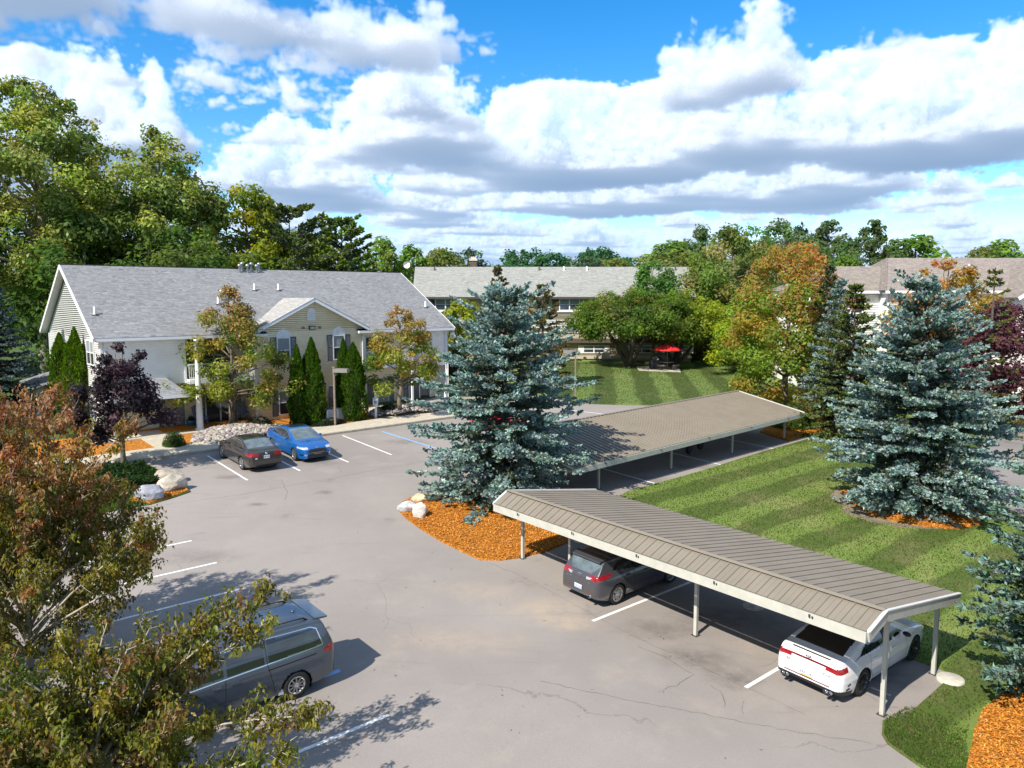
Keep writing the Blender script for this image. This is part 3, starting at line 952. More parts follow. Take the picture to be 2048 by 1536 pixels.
# ------------------------------------------------------------------ apartment house with the cream gable
house = empty('apartment_house', (-14.37, 50.97, 2.39), ANG_U)
tag(house, 'two-storey white apartment house with a grey shingle roof and a cream front gable', 'apartment building')
EZ, EW, RZ, RW = 5.64, .38, 9.97, 7.9      # eave and ridge
UL, UR = -11.65, 13.5
BW = 15.4
slope = (RZ - EZ) / (RW - EW)
# walls
Wl = Wall((0, .75, 0), (1, 0, 0), (0, -1, 0))
siding('siding', (0, .75, 0), (1, 0, 0), (0, -1, 0), 2.75, 5.42, lambda z: -11.2, lambda z: -6.6, M_WHITESID, house)
siding('siding', (0, .95, 0), (1, 0, 0), (0, -1, 0), 2.75, 5.42, lambda z: 10.6, lambda z: 13.1, M_WHITESID, house)
siding('siding', (0, 2.1, 0), (1, 0, 0), (0, -1, 0), -.7, 5.42, lambda z: -11.1, lambda z: -2.55, M_CREAM, house)
siding('siding', (0, 2.1, 0), (1, 0, 0), (0, -1, 0), -.3, 5.42, lambda z: 5.3, lambda z: 13.1, M_CREAM, house)
siding('siding', (-2.55, 2.1, 0), (0, -1, 0), (-1, 0, 0), -.4, 5.6, lambda z: 0, lambda z: 2.1, M_CREAM, house)
siding('siding', (5.3, 0, 0), (0, 1, 0), (1, 0, 0), -.2, 5.6, lambda z: 0, lambda z: 2.1, M_CREAM, house)
siding('siding', (-6.6, .75, 0), (0, 1, 0), (1, 0, 0), 2.75, 5.42, lambda z: 0, lambda z: 1.35, M_WHITESID, house)
# front gable wall, cream
GP, GS = 7.78, .50
gl = lambda z: max(-2.55, 1.47 - (GP - z) / GS) if z > 5.6 else -2.55
gr = lambda z: min(5.3, 1.47 + (GP - z) / GS) if z > 5.6 else 5.3
siding('siding', (0, 0, 0), (1, 0, 0), (0, -1, 0), -.35, 7.72, gl, gr, M_CREAM, house)
# left gable end, white
ll = lambda z: (.75 if z < 5.5 else max(.75, .75 + (z - 5.5) / slope))
rr = lambda z: (14.7 if z < 5.5 else min(14.7, 15.05 - (z - 5.5) / slope))
siding('siding', (-11.2, 0, 0), (0, 1, 0), (-1, 0, 0), -.9, 9.6, ll, rr, M_WHITESID, house)
siding('siding', (13.1, 0, 0), (0, 1, 0), (1, 0, 0), -.3, 9.6, ll, rr, M_WHITESID, house)
# inner core so that no wall is a bare sheet
MB().box((.95, 8.5, 2.2), (23.9, 12.6, 6.2)).build('wall', M_CREAM, house)
MB().box((1.375, 1.06, 2.5), (7.75, 2.0, 6.1)).build('wall', M_CREAM, house)
MB().box((-8.9, 1.4, 4.09), (4.5, 1.2, 2.62)).box((11.85, 1.52, 4.09), (2.4, 1.1, 2.62)).build_each('wall', M_WHITESID, house)
mb = MB()
mb.add([(-11.15, .8, 5.3), (-11.15, 14.7, 5.3), (-11.15, RW, 9.7)], [(0, 1, 2)]).add([(13.05, .8, 5.3), (13.05, 14.7, 5.3), (13.05, RW, 9.7)], [(0, 2, 1)])
mb.build_each('gable_wall', M_WHITESID, house)
# corner boards, fascia, soffits
mb = MB()
for (u, w) in ((-2.55, 0), (5.3, 0)):
    mb.box((u, w - .01, 2.6), (.13, .12, 6.0))
mb.box((-11.2, .73, 2.3), (.12, .12, 6.4)).box((13.1, .93, 4.0), (.12, .12, 2.9)).box((-6.6, .74, 4.1), (.11, .11, 2.7)).box((-11.2, 14.7, 2.3), (.12, .12, 6.4))
mb.build_each('corner_board', M_TRIM, house)
mb = MB()
mb.box(((UL - 2.9) / 2, EW + .02, EZ - .10), (-2.9 - UL, .04, .20)).box(((5.7 + UR) / 2, EW + .02, EZ - .10), (UR - 5.7, .04, .20))
mb.build_each('gutter', M_TRIM, house)
mb = MB()
mb.box(((UL - 2.6) / 2, .8, EZ - .19), (-2.6 - UL, .84, .03)).box(((5.4 + UR) / 2, 1.2, EZ - .19), (UR - 5.4, 1.6, .03)).box((-4.6, 1.5, EZ - .192), (4.0, 1.3, .03))
mb.build_each('soffit', M_TRIM, house)
mb = MB()
for u in (UL, UR):
    mb.bar((u, EW, EZ - .10), (u, RW, RZ - .10), .05, .22); mb.bar((u, RW, RZ - .10), (u, BW, EZ - .10), .05, .22)
for u0, sg in ((-11.42, 1), (13.3, 1)):
    V = [(u0 - .2, EW, EZ - .21), (u0 + .2, EW, EZ - .21), (u0 + .2, RW, RZ - .21), (u0 - .2, RW, RZ - .21), (u0 + .2, BW, EZ - .21), (u0 - .2, BW, EZ - .21)]
    mb.add(V, [(0, 1, 2, 3), (3, 2, 4, 5)])
mb.build_each('rake_board', M_TRIM, house)
# gable rakes
mb = MB()
pk = (1.47, -.42, GP + .1)
for sgn, ue in ((-1, -2.62), (1, 5.56)):
    ze = GP + .1 - abs(ue - 1.47) * GS
    mb.bar((ue, -.42, ze - .08), (1.47, -.42, GP + .02), .05, .24)
    V = [(ue, -.40, ze - .17), (ue, .02, ze - .17), (1.47, .02, GP - .09), (1.47, -.40, GP - .09)]
    mb.add(V, [(0, 1, 2, 3)])
    # cornice return
    c = ue - sgn * .40
    mb.box((c, -.2, ze - .27), (.85, .46, .17))
mb.build_each('rake_board', M_TRIM, house)
mb = MB()
for sgn, ue in ((-1, -2.62), (1, 5.56)):
    ze = GP + .1 - abs(ue - 1.47) * GS
    c = ue - sgn * .40
    mb.add([(c - .42, -.43, ze - .182), (c + .42, -.43, ze - .182), (c + .42, .0, ze - .05), (c - .42, .0, ze - .05)], [(0, 1, 2, 3)])
mb.build_each('return_roof', M_SHINGLE, house)
# roofs
TONE = (.355, .355, .360)
shingles('roof', (UL, EW, EZ), (UR, EW, EZ), (UL, RW, RZ), (UR, RW, RZ), TONE, house, seed=1)
MB().add([(UL, BW, EZ), (UR, BW, EZ), (UR, RW, RZ), (UL, RW, RZ)], [(1, 0, 3, 2)]).build('roof', plain('rear_shingle', TONE, .9, var=.2, scale=4), house)
gw = EW + (GP + .12 - EZ) / slope      # where the gable ridge dies into the main roof
for ue, sd in ((-2.66, 2), (5.60, 3)):
    ze = GP + .12 - abs(ue - 1.47) * GS
    wv = EW + (ze - EZ) / slope
    if ue < 0:
        shingles('gable_roof', (ue, wv + .1, ze), (ue, -.46, ze), (1.47, gw, GP + .12), (1.47, -.46, GP + .12), (.385, .38, .375), house, seed=sd)
    else:
        shingles('gable_roof', (ue, -.46, ze), (ue, wv + .1, ze), (1.47, -.46, GP + .12), (1.47, gw, GP + .12), (.375, .37, .375), house, seed=sd)
MB().tube([(UL, RW, RZ + .01), (UR, RW, RZ + .01)], .05, 6).build('ridge_cap', M_SHINGLE, house)
# porch roof at the left end
shingles('porch_roof', (-11.75, -1.0, 2.30), (-7.0, -1.0, 2.30), (-11.75, .74, 3.15), (-7.75, .74, 3.15), TONE, house, seed=4)
shingles('porch_roof', (-7.0, -1.0, 2.30), (-6.95, .9, 2.30), (-7.75, .74, 3.15), (-7.74, .76, 3.15), TONE, house, seed=5)
mb = MB(); mb.box((-9.4, -1.0, 2.2), (4.75, .05, .2)).box((-7.0, -.1, 2.2), (.05, 1.75, .2)).box((-9.4, .2, 2.12), (4.7, 2.3, .03))
mb.build_each('porch_fascia', M_TRIM, house)
MB().box((-11.1, -.85, .7), (.16, .16, 2.9)).build('porch_post', M_TRIM, house)
# downspouts
for u, w in ((-11.02, .62), (5.16, -.09), (12.95, .82)):
    mb = MB(); mb.bar((u, w, 0.1), (u, w, 5.3), .07, .06); mb.bar((u, w, 5.3), (u, w - .22, 5.46), .07, .06); mb.bar((u, w, .12), (u, w - .3, .02), .07, .06)
    mb.build('downspout', M_TRIM, house)
# windows in the gable
Wg = Wall((0, 0, 0), (1, 0, 0), (0, -1, 0)); Wg.o = Vector((0, -.016, 0))
for a0, a1, z0, z1 in ((-1.08, -.16, 3.70, 5.36), (2.90, 3.82, 3.70, 5.40)):
    window(Wg, house, a0, a1, z0, z1)
    shutter(Wg, house, a0 - .42, a0 - .02, z0 - .05, z1 + .02); shutter(Wg, house, a1 + .02, a1 + .42, z0 - .05, z1 + .02)
    arch_top(Wg, house, (a0 + a1) / 2, z1 + .02, .50)
for a0, a1, z0, z1 in ((-1.08, -.16, .30, 1.92), (2.90, 3.82, .30, 1.92)):
    window(Wg, house, a0, a1, z0, z1)
    shutter(Wg, house, a0 - .42, a0 - .02, z0 - .05, z1 + .02); shutter(Wg, house, a1 + .02, a1 + .42, z0 - .05, z1 + .02)
# louvred attic vent
mb = MB()
Wg.block(mb, 1.10, 1.16, 6.42, 6.98, 0, .05); Wg.block(mb, 1.59, 1.65, 6.42, 6.98, 0, .05); Wg.block(mb, 1.16, 1.59, 6.42, 6.48, 0, .048)
n = 10
pts = [(1.375 + .275 * math.cos(math.pi * k / n), 6.98 + .26 * math.sin(math.pi * k / n)) for k in range(n + 1)]
mb.add([Wg.p(a, z, .049) for a, z in pts], [tuple(range(n + 1))])
for k in range(7):
    mb.box(Wg.p(1.375, 6.52 + k * .072, .02), (.43, .03, .05))
for k in range(3):
    mb.box(Wg.p(1.375, 7.02 + k * .06, .055), (.42 - k * .1, .02, .035))
mb.build('attic_vent', M_TRIM, house)
# flood light with two spot heads
fl = MB().box(Wg.p(1.40, 5.93, .06), (.42, .10, .26)).build('flood_light', plain('black_housing', (.02, .02, .02), .5), house)
MB().box(Wg.p(1.40, 5.92, .12), (.32, .03, .16)).build('lens', plain('lamp_lens', (.45, .46, .42), .2), fl)
for a in (.78, 1.96):
    mb = MB(); mb.box(Wg.p(a, 5.95, .03), (.16, .06, .16)); mb.lathe(Wg.p(a, 5.93, .02), [(.05, 0), (.075, -.14), (0.001, -.14)], 10, 'y')
    mb.build('spot_head', plain('grey_spot', (.22, .22, .22), .5), house)
# windows in the left gable end
We = Wall((-11.2, 0, 0), (0, 1, 0), (-1, 0, 0)); We.o = Vector((-11.216, 0, 0))
window(We, house, 2.2, 3.95, 3.95, 5.45, mull=1)
window(We, house, 11.0, 12.1, 4.2, 5.6)
window(We, house, 2.4, 3.9, .6, 1.9, mull=1)
# ground floor doors and glass
Wr = Wall((0, 2.085, 0), (1, 0, 0), (0, -1, 0))


def patio_door(a0, a1, z0, z1, left_m, right_m):
    mb = MB()
    Wr.block(mb, a0, a0 + .06, z0, z1, 0, .06); Wr.block(mb, a1 - .06, a1, z0, z1, 0, .06)
    Wr.block(mb, a0 + .06, a1 - .06, z1 - .07, z1, 0, .058); Wr.block(mb, a0 + .06, a1 - .06, z0, z0 + .08, 0, .058)
    am = (a0 + a1) / 2
    Wr.block(mb, am - .045, am + .045, z0 + .08, z1 - .07, 0, .056)
    d = mb.build('patio_door', M_TRIM, house)
    b = MB(); Wr.block(b, a0 + .06, am - .045, z0 + .08, z1 - .07, .002, .025); b.build('pane', left_m, d)
    b = MB(); Wr.block(b, am + .045, a1 - .06, z0 + .08, z1 - .07, .002, .025); b.build('pane', right_m, d)
    return d


patio_door(-5.05, -3.15, -.18, 1.98, M_GLASS, M_GLASS)
patio_door(6.62, 8.55, -.02, 2.02, M_SCREEN, M_BLIND)
shutter(Wr, house, -5.50, -5.08, -.15, 1.96); shutter(Wr, house, -3.12, -2.76, -.15, 1.96)
shutter(Wr, house, 6.30, 6.60, .02, 2.0); shutter(Wr, house, 8.58, 8.98, .02, 2.0)
patio_door(10.3, 12.3, .02, 2.06, M_SCREEN, M_GLASS)
shutter(Wr, house, 9.86, 10.27, .02, 2.0)
for a0, a1, m_ in ((-7.9, -6.95, M_BEIGE), (-6.85, -6.35, M_GREYDOOR)):
    d = MB(); Wr.block(d, a0, a1, -.42, 1.72, 0, .05)
    d = d.build('door', m_, house)
    h = MB(); h.lathe(Wr.p(a1 - .1, .62, .05), [(.001, -.06), (.035, -.05), (.035, -.02), (.015, 0)], 8, 'y'); h.build('handle', M_GALV, d)
window(Wall((0, 2.085, 0), (1, 0, 0), (0, -1, 0)), house, -5.4, -3.4, 3.05, 5.05, mull=1, blinds=False)
window(Wall((0, 2.085, 0), (1, 0, 0), (0, -1, 0)), house, 6.6, 8.5, 3.15, 5.1, mull=1, blinds=False)
# balconies with balusters


def balcony(a0, a1, zf, posts):
    bal = MB().box(((a0 + a1) / 2, 1.12, zf), (a1 - a0, 1.9, .26)).build('balcony', M_TRIM, house)
    mb = MB()
    mb.box(((a0 + a1) / 2, .22, zf + 1.05), (a1 - a0, .07, .06)).box(((a0 + a1) / 2, .22, zf + .24), (a1 - a0, .06, .05))
    k = int((a1 - a0) / .115)
    for i in range(k + 1):
        mb.box((a0 + (a1 - a0) * i / k, .22, zf + .64), (.03, .03, .8))
    mb.build('railing', M_TRIM, bal)
    for a in posts:
        MB().box((a, .24, (EZ - .4) / 2 + .0), (.14, .14, EZ + .4 - .4)).build('post', M_TRIM, bal)


balcony(5.36, 9.5, 3.06, (9.45,))
balcony(-6.55, -2.62, 2.85, ())
# tapered white porch column on a round foot
mb = MB()
mb.lathe((-6.2, -.2, 0), [(.001, -.12), (.34, -.12), (.30, .0), (.22, .04), (.20, .10), (.185, 1.2), (.165, 2.3), (.13, 4.2), (.10, 5.3), (.15, 5.36), (.15, 5.44), (.001, 5.44)], 18)
mb.build('porch_column', M_TRIM, house)
MB().box((-8.0, .5, -.12), (8.5, 3.3, .2)).box((9.3, 1.0, -.06), (7.6, 2.6, .18)).build_each('porch_slab', M_CONC, house)
# roof stacks


def roof_z(w): return EZ + (w - EW) * slope


for u, w in ((-11.0, 2.6), (-3.4, 3.6), (-.25, 5.2), (1.5, 5.2), (12.6, 3.0)):
    mb = MB(); z = roof_z(w)
    mb.lathe((u, w, z), [(.13, -.08), (.09, .05), (.06, .10), (.055, .48), (.001, .48)], 10)
    mb.build('vent_pipe', M_TRIM, house)
    MB().box((u, w, z + .02), (.34, .30, .03)).build('flashing', M_DARK, house)
for i in range(6):
    u = -.35 + i * .29 + (.1 if i > 2 else 0); w = RW - .45 + .25 * (i % 2); z = roof_z(w)
    mb = MB(); mb.lathe((u, w, z), [(.085, -.1), (.085, .42), (.13, .43), (.13, .53), (.06, .60), (.001, .60)], 10)
    mb.build('flue', M_GALV, house)
mb = MB(); mb.lathe((-3.0, 4.0, roof_z(4.0)), [(.10, -.1), (.10, .5), (.16, .52), (.16, .66), (.05, .74), (.001, .74)], 10)
mb.build('flue', M_GALV, house)

# ------------------------------------------------------------------ long house behind the lawn
rear = empty('garden_apartments', (0, 0, 0))
tag(rear, 'long low apartment block with a grey-green roof and brown band behind the crab apples', 'apartment building')
RX0, RX1, RY, RYR = -10.6, 19.9, 86.5, 93.5
zb, ze, zr = 3.7, 10.35, 13.9
shingles('roof', (RX0 - .3, RY - .6, ze), (RX1 + .3, RY - .6, ze), (RX0 - .9, RYR, zr), (RX1 + 1.0, RYR, zr), (.315, .325, .31), rear, expo=.16, tab=.36, seed=8)
MB().add([(RX0 - .9, RYR, zr), (RX1 + 1.0, RYR, zr), (RX1 + .3, RYR + 7.6, ze), (RX0 - .3, RYR + 7.6, ze)], [(0, 1, 2, 3)]).build('roof', plain('rear_roof_back', (.29, .30, .28), .9), rear)
MB().box(((RX0 + RX1) / 2, 93.5, 6.6), (RX1 - RX0, 13.8, 7.4)).build('wall', M_BEIGE, rear)
mb = MB()
mb.add([(RX0, 87, 10.2), (RX0, 100, 10.2), (RX0 - .2, RYR, 13.6)], [(0, 1, 2)]).add([(RX1, 87, 10.2), (RX1, 100, 10.2), (RX1 + .2, RYR, 13.6)], [(0, 2, 1)])
mb.build_each('gable_wall', M_BEIGE, rear)
siding('siding', (0, 86.59, 0), (1, 0, 0), (0, -1, 0), 7.9, 10.2, lambda z: RX0, lambda z: RX1, M_BEIGE, rear, .15)
siding('siding', (0, 86.585, 0), (1, 0, 0), (0, -1, 0), 6.3, 7.85, lambda z: RX0, lambda z: RX1, M_WHITESID, rear, .2)
siding('siding', (0, 86.58, 0), (1, 0, 0), (0, -1, 0), 3.9, 5.3, lambda z: RX0, lambda z: RX1, M_TAN, rear, .2)
MB().box(((RX0 + RX1) / 2, 86.30, 5.55), (RX1 - RX0 + .3, .55, .45)).build('storey_band', M_BROWN, rear)
MB().box(((RX0 + RX1) / 2, 86.45, 3.72), (RX1 - RX0 + .1, .35, .36)).build('foundation', M_CONC, rear)
MB().box(((RX0 + RX1) / 2, RY - .58, ze - .12), (RX1 - RX0 + .6, .06, .22)).box(((RX0 + RX1) / 2, RY - .28, ze - .22), (RX1 - RX0 + .6, .6, .03)).build_each('fascia', M_DARK, rear)
Wk = Wall((0, 86.55, 0), (1, 0, 0), (0, -1, 0))
for a0 in (-8.5, -1.3, 5.2, 12.4):
    window(Wk, rear, a0, a0 + 2.3, 8.85, 10.15, mull=1, blinds=True, fw=.10)
    mb = MB(); Wk.block(mb, a0 - .75, a0 - .06, 8.85, 10.15, 0, .05); mb.build('shutter', M_BROWN, rear)
    mb = MB(); Wk.block(mb, a0 - .2, a0 + 2.5, 8.7, 8.84, 0, .08); mb.build('window_sill', M_TRIM, rear)
for a0 in (7.9, 13.2, 17.2):
    window(Wk, rear, a0, a0 + 2.4, 4.15, 5.05, mull=1, sash=True, blinds=True, fw=.10)
    mb = MB(); Wk.block(mb, a0 - .55, a0 - .02, 4.15, 5.05, 0, .04); Wk.block(mb, a0 + 2.42, a0 + 2.95, 4.15, 5.05, 0, .04)
    mb.build_each('side_panel', M_TRIM, rear)
chim = MB().box((-4.6, 94.2, 14.1), (.75, .75, 1.1)).build('chimney', M_BROWN, rear)
MB().box((-4.6, 94.2, 14.75), (.95, .95, .22)).box((-4.6, 94.2, 14.98), (.65, .65, .26)).build_each('chimney_cap', plain('pale_stone', (.55, .50, .42), .8), chim)
for x_, m_ in ((-10.2 + 1.1, M_DARK), (3.2, M_BROWN), (6.1, M_TRIM), (8.8, M_TRIM), (19.2, M_DARK)):
    mb = MB(); mb.lathe((x_, 92.6, 13.42), [(.16, -.1), (.13, .1), (.09, .14), (.09, .5), (.001, .5)], 8); mb.build('vent_pipe', m_, rear)
mb = MB()
mb.tube([(-11.6, 93.0, 13.7), (-12.0, 92.8, 14.0), (-12.05, 92.6, 14.15)], .035, 6)
build_dish = mb.build('dish_arm', M_GALV, rear)
mb = MB()
mb.lathe((-12.35, 92.5, 14.1), [(.001, .12), (.18, .09), (.32, .03), (.40, -.08)], 14, 'y'); mb.build('dish', M_TRIM, rear)

# ------------------------------------------------------------------ taupe-roofed house at the right
taupe = empty('hipped_apartments', (0, 0, 0))
tag(taupe, 'white apartment building with a stepped taupe roof behind the tall spruces at the right', 'apartment building')
TT = (.285, .25, .23)
tz = 10.9
# main ridge, hipped at its left end
shingles('roof', (31.5, 66, tz), (62, 66, tz), (34.9, 73.2, 13.95), (62, 73.2, 13.95), TT, taupe, expo=.16, tab=.36, seed=21)
shingles('roof', (31.4, 80, tz), (31.5, 66, tz), (34.8, 73.4, 13.95), (34.9, 73.2, 13.95), TT, taupe, expo=.16, tab=.36, seed=22)
MB().add([(34.9, 73.2, 13.95), (62, 73.2, 13.95), (62, 81, tz), (31.4, 81, tz)], [(0, 1, 2, 3)]).build('roof', plain('taupe_back', TT, .9), taupe)
shingles('wing_roof', (25.6, 67.5, 10.9), (34.2, 67.5, 10.9), (29.6, 72.6, 13.15), (33.8, 72.6, 13.15), (.28, .245, .22), taupe, expo=.16, tab=.36, seed=23)
shingles('wing_roof', (25.5, 79, 10.9), (25.6, 67.5, 10.9), (29.5, 72.8, 13.15), (29.6, 72.6, 13.15), (.275, .24, .22), taupe, expo=.16, tab=.36, seed=24)
shingles('wing_roof', (24.2, 71.5, 10.2), (29, 71.5, 10.2), (26.4, 74.6, 12.4), (29, 74.6, 12.4), (.265, .235, .215), taupe, expo=.16, tab=.36, seed=25)
MB().box((46.5, 73.6, 5.8), (29.2, 14, 10.1)).box((29.5, 73.4, 5.8), (7.6, 10.5, 10.05)).build_each('wall', M_WHITESID, taupe)
siding('siding', (0, 66.55, 0), (1, 0, 0), (0, -1, 0), 1.0, 10.6, lambda z: 32, lambda z: 61, M_WHITESID, taupe, .2)
siding('siding', (0, 68.1, 0), (1, 0, 0), (0, -1, 0), 1.0, 10.6, lambda z: 25.9, lambda z: 32, M_WHITESID, taupe, .2)
MB().box((46.7, 66.0, tz - .13), (30.6, .06, .24)).box((29.9, 67.5, 10.77), (8.7, .06, .24)).box((46.7, 66.3, tz - .24), (30.6, .6, .03)).build_each('fascia', M_TRIM, taupe)
# projecting gables at the right edge
for (xc, yf, hw, zp, ze_, dep) in ((45.9, 63.4, 5.3, 13.6, 10.3, 5), (45.6, 58.6, 4.6, 11.3, 8.6, 6)):
    MB().add([(xc - hw + .5, yf, .8), (xc + hw - .5, yf, .8), (xc + hw - .5, yf, ze_), (xc, yf, zp - .35), (xc - hw + .5, yf, ze_),
              (xc - hw + .5, yf + dep, .8), (xc + hw - .5, yf + dep, .8), (xc + hw - .5, yf + dep, ze_), (xc, yf + dep, zp - .35), (xc - hw + .5, yf + dep, ze_)],
             [(0, 1, 2, 3, 4), (0, 4, 9, 5), (1, 6, 7, 2)]).build('gable_wall', M_WHITESID, taupe)
    sl = (zp - ze_) / hw
    siding('siding', (xc, yf - .01, 0), (1, 0, 0), (0, -1, 0), 1.0, zp - .4, lambda z: max(-hw + .5, -(zp - .3 - z) / sl), lambda z: min(hw - .5, (zp - .3 - z) / sl), M_WHITESID, taupe, .2)
    shingles('gable_roof', (xc - hw, yf + dep + 3, ze_), (xc - hw, yf - .5, ze_), (xc, yf + dep + 3, zp), (xc, yf - .5, zp), TT, taupe, expo=.16, tab=.36, seed=30)
    shingles('gable_roof', (xc + hw, yf - .5, ze_), (xc + hw, yf + dep + 3, ze_), (xc, yf - .5, zp), (xc, yf + dep + 3, zp), TT, taupe, expo=.16, tab=.36, seed=31)
    mb = MB(); mb.bar((xc - hw, yf - .52, ze_ - .1), (xc, yf - .52, zp - .1), .06, .26); mb.bar((xc + hw, yf - .52, ze_ - .1), (xc, yf - .52, zp - .1), .06, .26)
    mb.build_each('rake_board', M_TRIM, taupe)
Wt = Wall((0, 66.52, 0), (1, 0, 0), (0, -1, 0))
for a0 in (33.2, 37.0, 39.3):
    window(Wt, taupe, a0, a0 + 1.1, 8.9, 10.3, blinds=False, fw=.10)
for a0 in (27.0, 29.4):
    window(Wall((0, 68.07, 0), (1, 0, 0), (0, -1, 0)), taupe, a0, a0 + 1.1, 8.9, 10.3, blinds=False, fw=.10)
    window(Wall((0, 68.07, 0), (1, 0, 0), (0, -1, 0)), taupe, a0, a0 + 1.1, 5.2, 6.7, blinds=False, fw=.10)
mb = MB(); mb.lathe((40.9, 70.5, 12.75), [(.08, -.1), (.08, .5), (.001, .5)], 8); mb.build('vent_pipe', M_TRIM, taupe)
# low wing roof seen past the left spruce
shed = empty('side_porch', (-14.37, 50.97, 2.39), ANG_U)
tag(shed, 'low lean-to with a dark roof against the left end of the white house', 'porch')
MB().box((-12.4, 10.2, .9), (1.9, 5.0, 3.0)).build('wall', M_BEIGE, shed)
shingles('roof', (-13.6, 13.0, 2.3), (-13.6, 7.4, 2.3), (-11.25, 13.0, 3.0), (-11.25, 7.4, 3.0), (.22, .22, .23), shed, seed=41)
# ------------------------------------------------------------------ carports of ribbed metal
M_ROOFM = plain('taupe_metal_roof', (.215, .187, .148), .5, .0, var=.05, scale=1.2, spec=.45, dirt=.12)
M_ROOFD = plain('dark_brown_metal_roof', (.240, .207, .165), .6, .0, var=.06, scale=1.2, spec=.4, dirt=.15)
M_STEEL = plain('cream_painted_steel', (.47, .465, .41), .5, var=.06, scale=4, dirt=.18)
M_STEELW = plain('white_painted_steel', (.66, .66, .63), .5, var=.06, scale=4, dirt=.18)
M_PAD = plain('post_footing', (.48, .45, .39), .9, var=.12, scale=8, bump=.2)


def carport(name, label, base, ax, ay, endA, endB, posts, n_panels, mats, steel, beam_rows, rib=.024):
    """ax runs along the row, ay across; endA/endB = (along, [(across, height) low edge, kink, other edge])"""
    root = empty(name, (0, 0, 0)); tag(root, label, 'carport', 'carports')
    ax, ay = Vector(ax), Vector(ay)

    def P(a, c, h, dz=0.0):
        q = Vector((base[0], base[1], 0)) + ax * a + ay * c
        q.z = gz(q.x, q.y) + h + dz
        return q
    EA = [P(endA[0], c, h) for c, h in endA[1]]
    EB = [P(endB[0], c, h) for c, h in endB[1]]
    for side, (i0, i1, nm) in enumerate(((0, 1, 'roof_panel'), (1, 2, 'roof_panel'))):
        for k in range(n_panels):
            t0, t1 = k / n_panels, (k + 1) / n_panels
            a0, a1 = EA[i0].lerp(EB[i0], t0), EA[i0].lerp(EB[i0], t1)
            b0, b1 = EA[i1].lerp(EB[i1], t0), EA[i1].lerp(EB[i1], t1)
            nn = (a1 - a0).cross(b0 - a0).normalized()
            if nn.z < 0: nn = -nn
            mb = MB()
            top = [a0, a1, b1, b0]
            mb.add([p for p in top] + [p - nn * .03 for p in top], [(0, 1, 2, 3) if (a1 - a0).cross(b0 - a0).dot(nn) > 0 else (3, 2, 1, 0), (7, 6, 5, 4), (0, 4, 5, 1), (2, 6, 7, 3), (1, 5, 6, 2), (3, 7, 4, 0)])
            ew = (a1 - a0).normalized()
            r0, r1 = a0 + ew * .004, b0 + ew * .004
            V = [r0, r0 + ew * .03, r0 + ew * .03 + nn * rib, r0 + nn * rib, r1, r1 + ew * .03, r1 + ew * .03 + nn * rib, r1 + nn * rib]
            mb.add(V, [(0, 1, 2, 3), (7, 6, 5, 4), (0, 3, 7, 4), (1, 5, 6, 2), (3, 2, 6, 7)])
            # shallow mid rib
            m0, m1 = a0.lerp(a1, .52), b0.lerp(b1, .52)
            V = [m0 - ew * .012, m0 + ew * .012, m0 + nn * .010, m1 - ew * .012, m1 + ew * .012, m1 + nn * .010]
            mb.add(V, [(0, 2, 5, 3), (2, 1, 4, 5), (0, 1, 2)])
            mb.build(nm, mats[side], root)
    # ridge cap
    d = (EB[1] - EA[1]).normalized()
    mb = MB()
    c0, c1 = EA[1] - d * .02, EB[1] + d * .02
    s0 = (EA[0] - EA[1]).normalized() * .10; s1 = (EA[2] - EA[1]).normalized() * .09
    up = Vector((0, 0, .05))
    V = [c0 + s0 + up, c0 + up * 1.25, c0 + s1 + up, c1 + s0 + up, c1 + up * 1.25, c1 + s1 + up]
    mb.add(V, [(0, 1, 4, 3), (1, 2, 5, 4)]); mb.build('ridge_cap', mats[0], root)
    # fascias
    def fascia(p, q, h, t):
        m = MB(); dz = Vector((0, 0, h / 2 + .02)); m.bar(p - dz, q - dz, t, h)
        return m.build('fascia', steel, root)
    off = (EA[0] - EA[1]); off.z = 0; off = off.normalized() * .035
    fascia(EA[0] + off, EB[0] + off, .24, .05)
    fascia(EA[2] - off, EB[2] - off, .20, .05)
    for E, s in ((EA, -1), (EB, 1)):
        e = d * (.03 * s)
        m = MB(); dz = Vector((0, 0, .125))
        m.bar(E[0] + e - dz, E[1] + e - dz, .05, .25); m.bar(E[1] + e - dz, E[2] + e - dz, .05, .25)
        m.build('end_fascia', steel, root)
        m = MB(); dz = Vector((0, 0, -.012))
        m.bar(E[0] + e * 1.2 - dz, E[1] + e * 1.2 - dz, .08, .03); m.bar(E[1] + e * 1.2 - dz, E[2] + e * 1.2 - dz, .08, .03)
        m.build('edge_trim', M_STEELW, root)
    # roof height at a place
    def roof_h(a, c):
        t = (a - endA[0]) / (endB[0] - endA[0])
        S = [(endA[1][i][0] * (1 - t) + endB[1][i][0] * t, endA[1][i][1] * (1 - t) + endB[1][i][1] * t) for i in range(3)]
        for (c0_, h0), (c1_, h1) in ((S[0], S[1]), (S[1], S[2])):
            lo, hi = min(c0_, c1_), max(c0_, c1_)
            if lo - 1e-6 <= c <= hi + 1e-6: return h0 + (h1 - h0) * (c - c0_) / (c1_ - c0_)
        return S[2][1]
    for a, c in posts:
        h = roof_h(a, c) - .22
        b = P(a, c, 0)
        m = MB(); m.box((b.x, b.y, b.z + h / 2 - .02), (.095, .095, h + .04), math.atan2(ax.y, ax.x))
        po = m.build('post', steel, root)
        MB().box((b.x, b.y, b.z + .012), (.20, .20, .02), math.atan2(ax.y, ax.x)).build('base_plate', M_DARK, po)
        m = MB(); m.lathe((b.x, b.y, b.z - .02), [(.001, .0), (.33, .0), (.33, .055), (.30, .062), (.001, .062)], 16)
        if c > 1.0 and not (name == 'carport' and abs(a) < .01 and c > 2.9): m.build('footing', M_PAD, po)
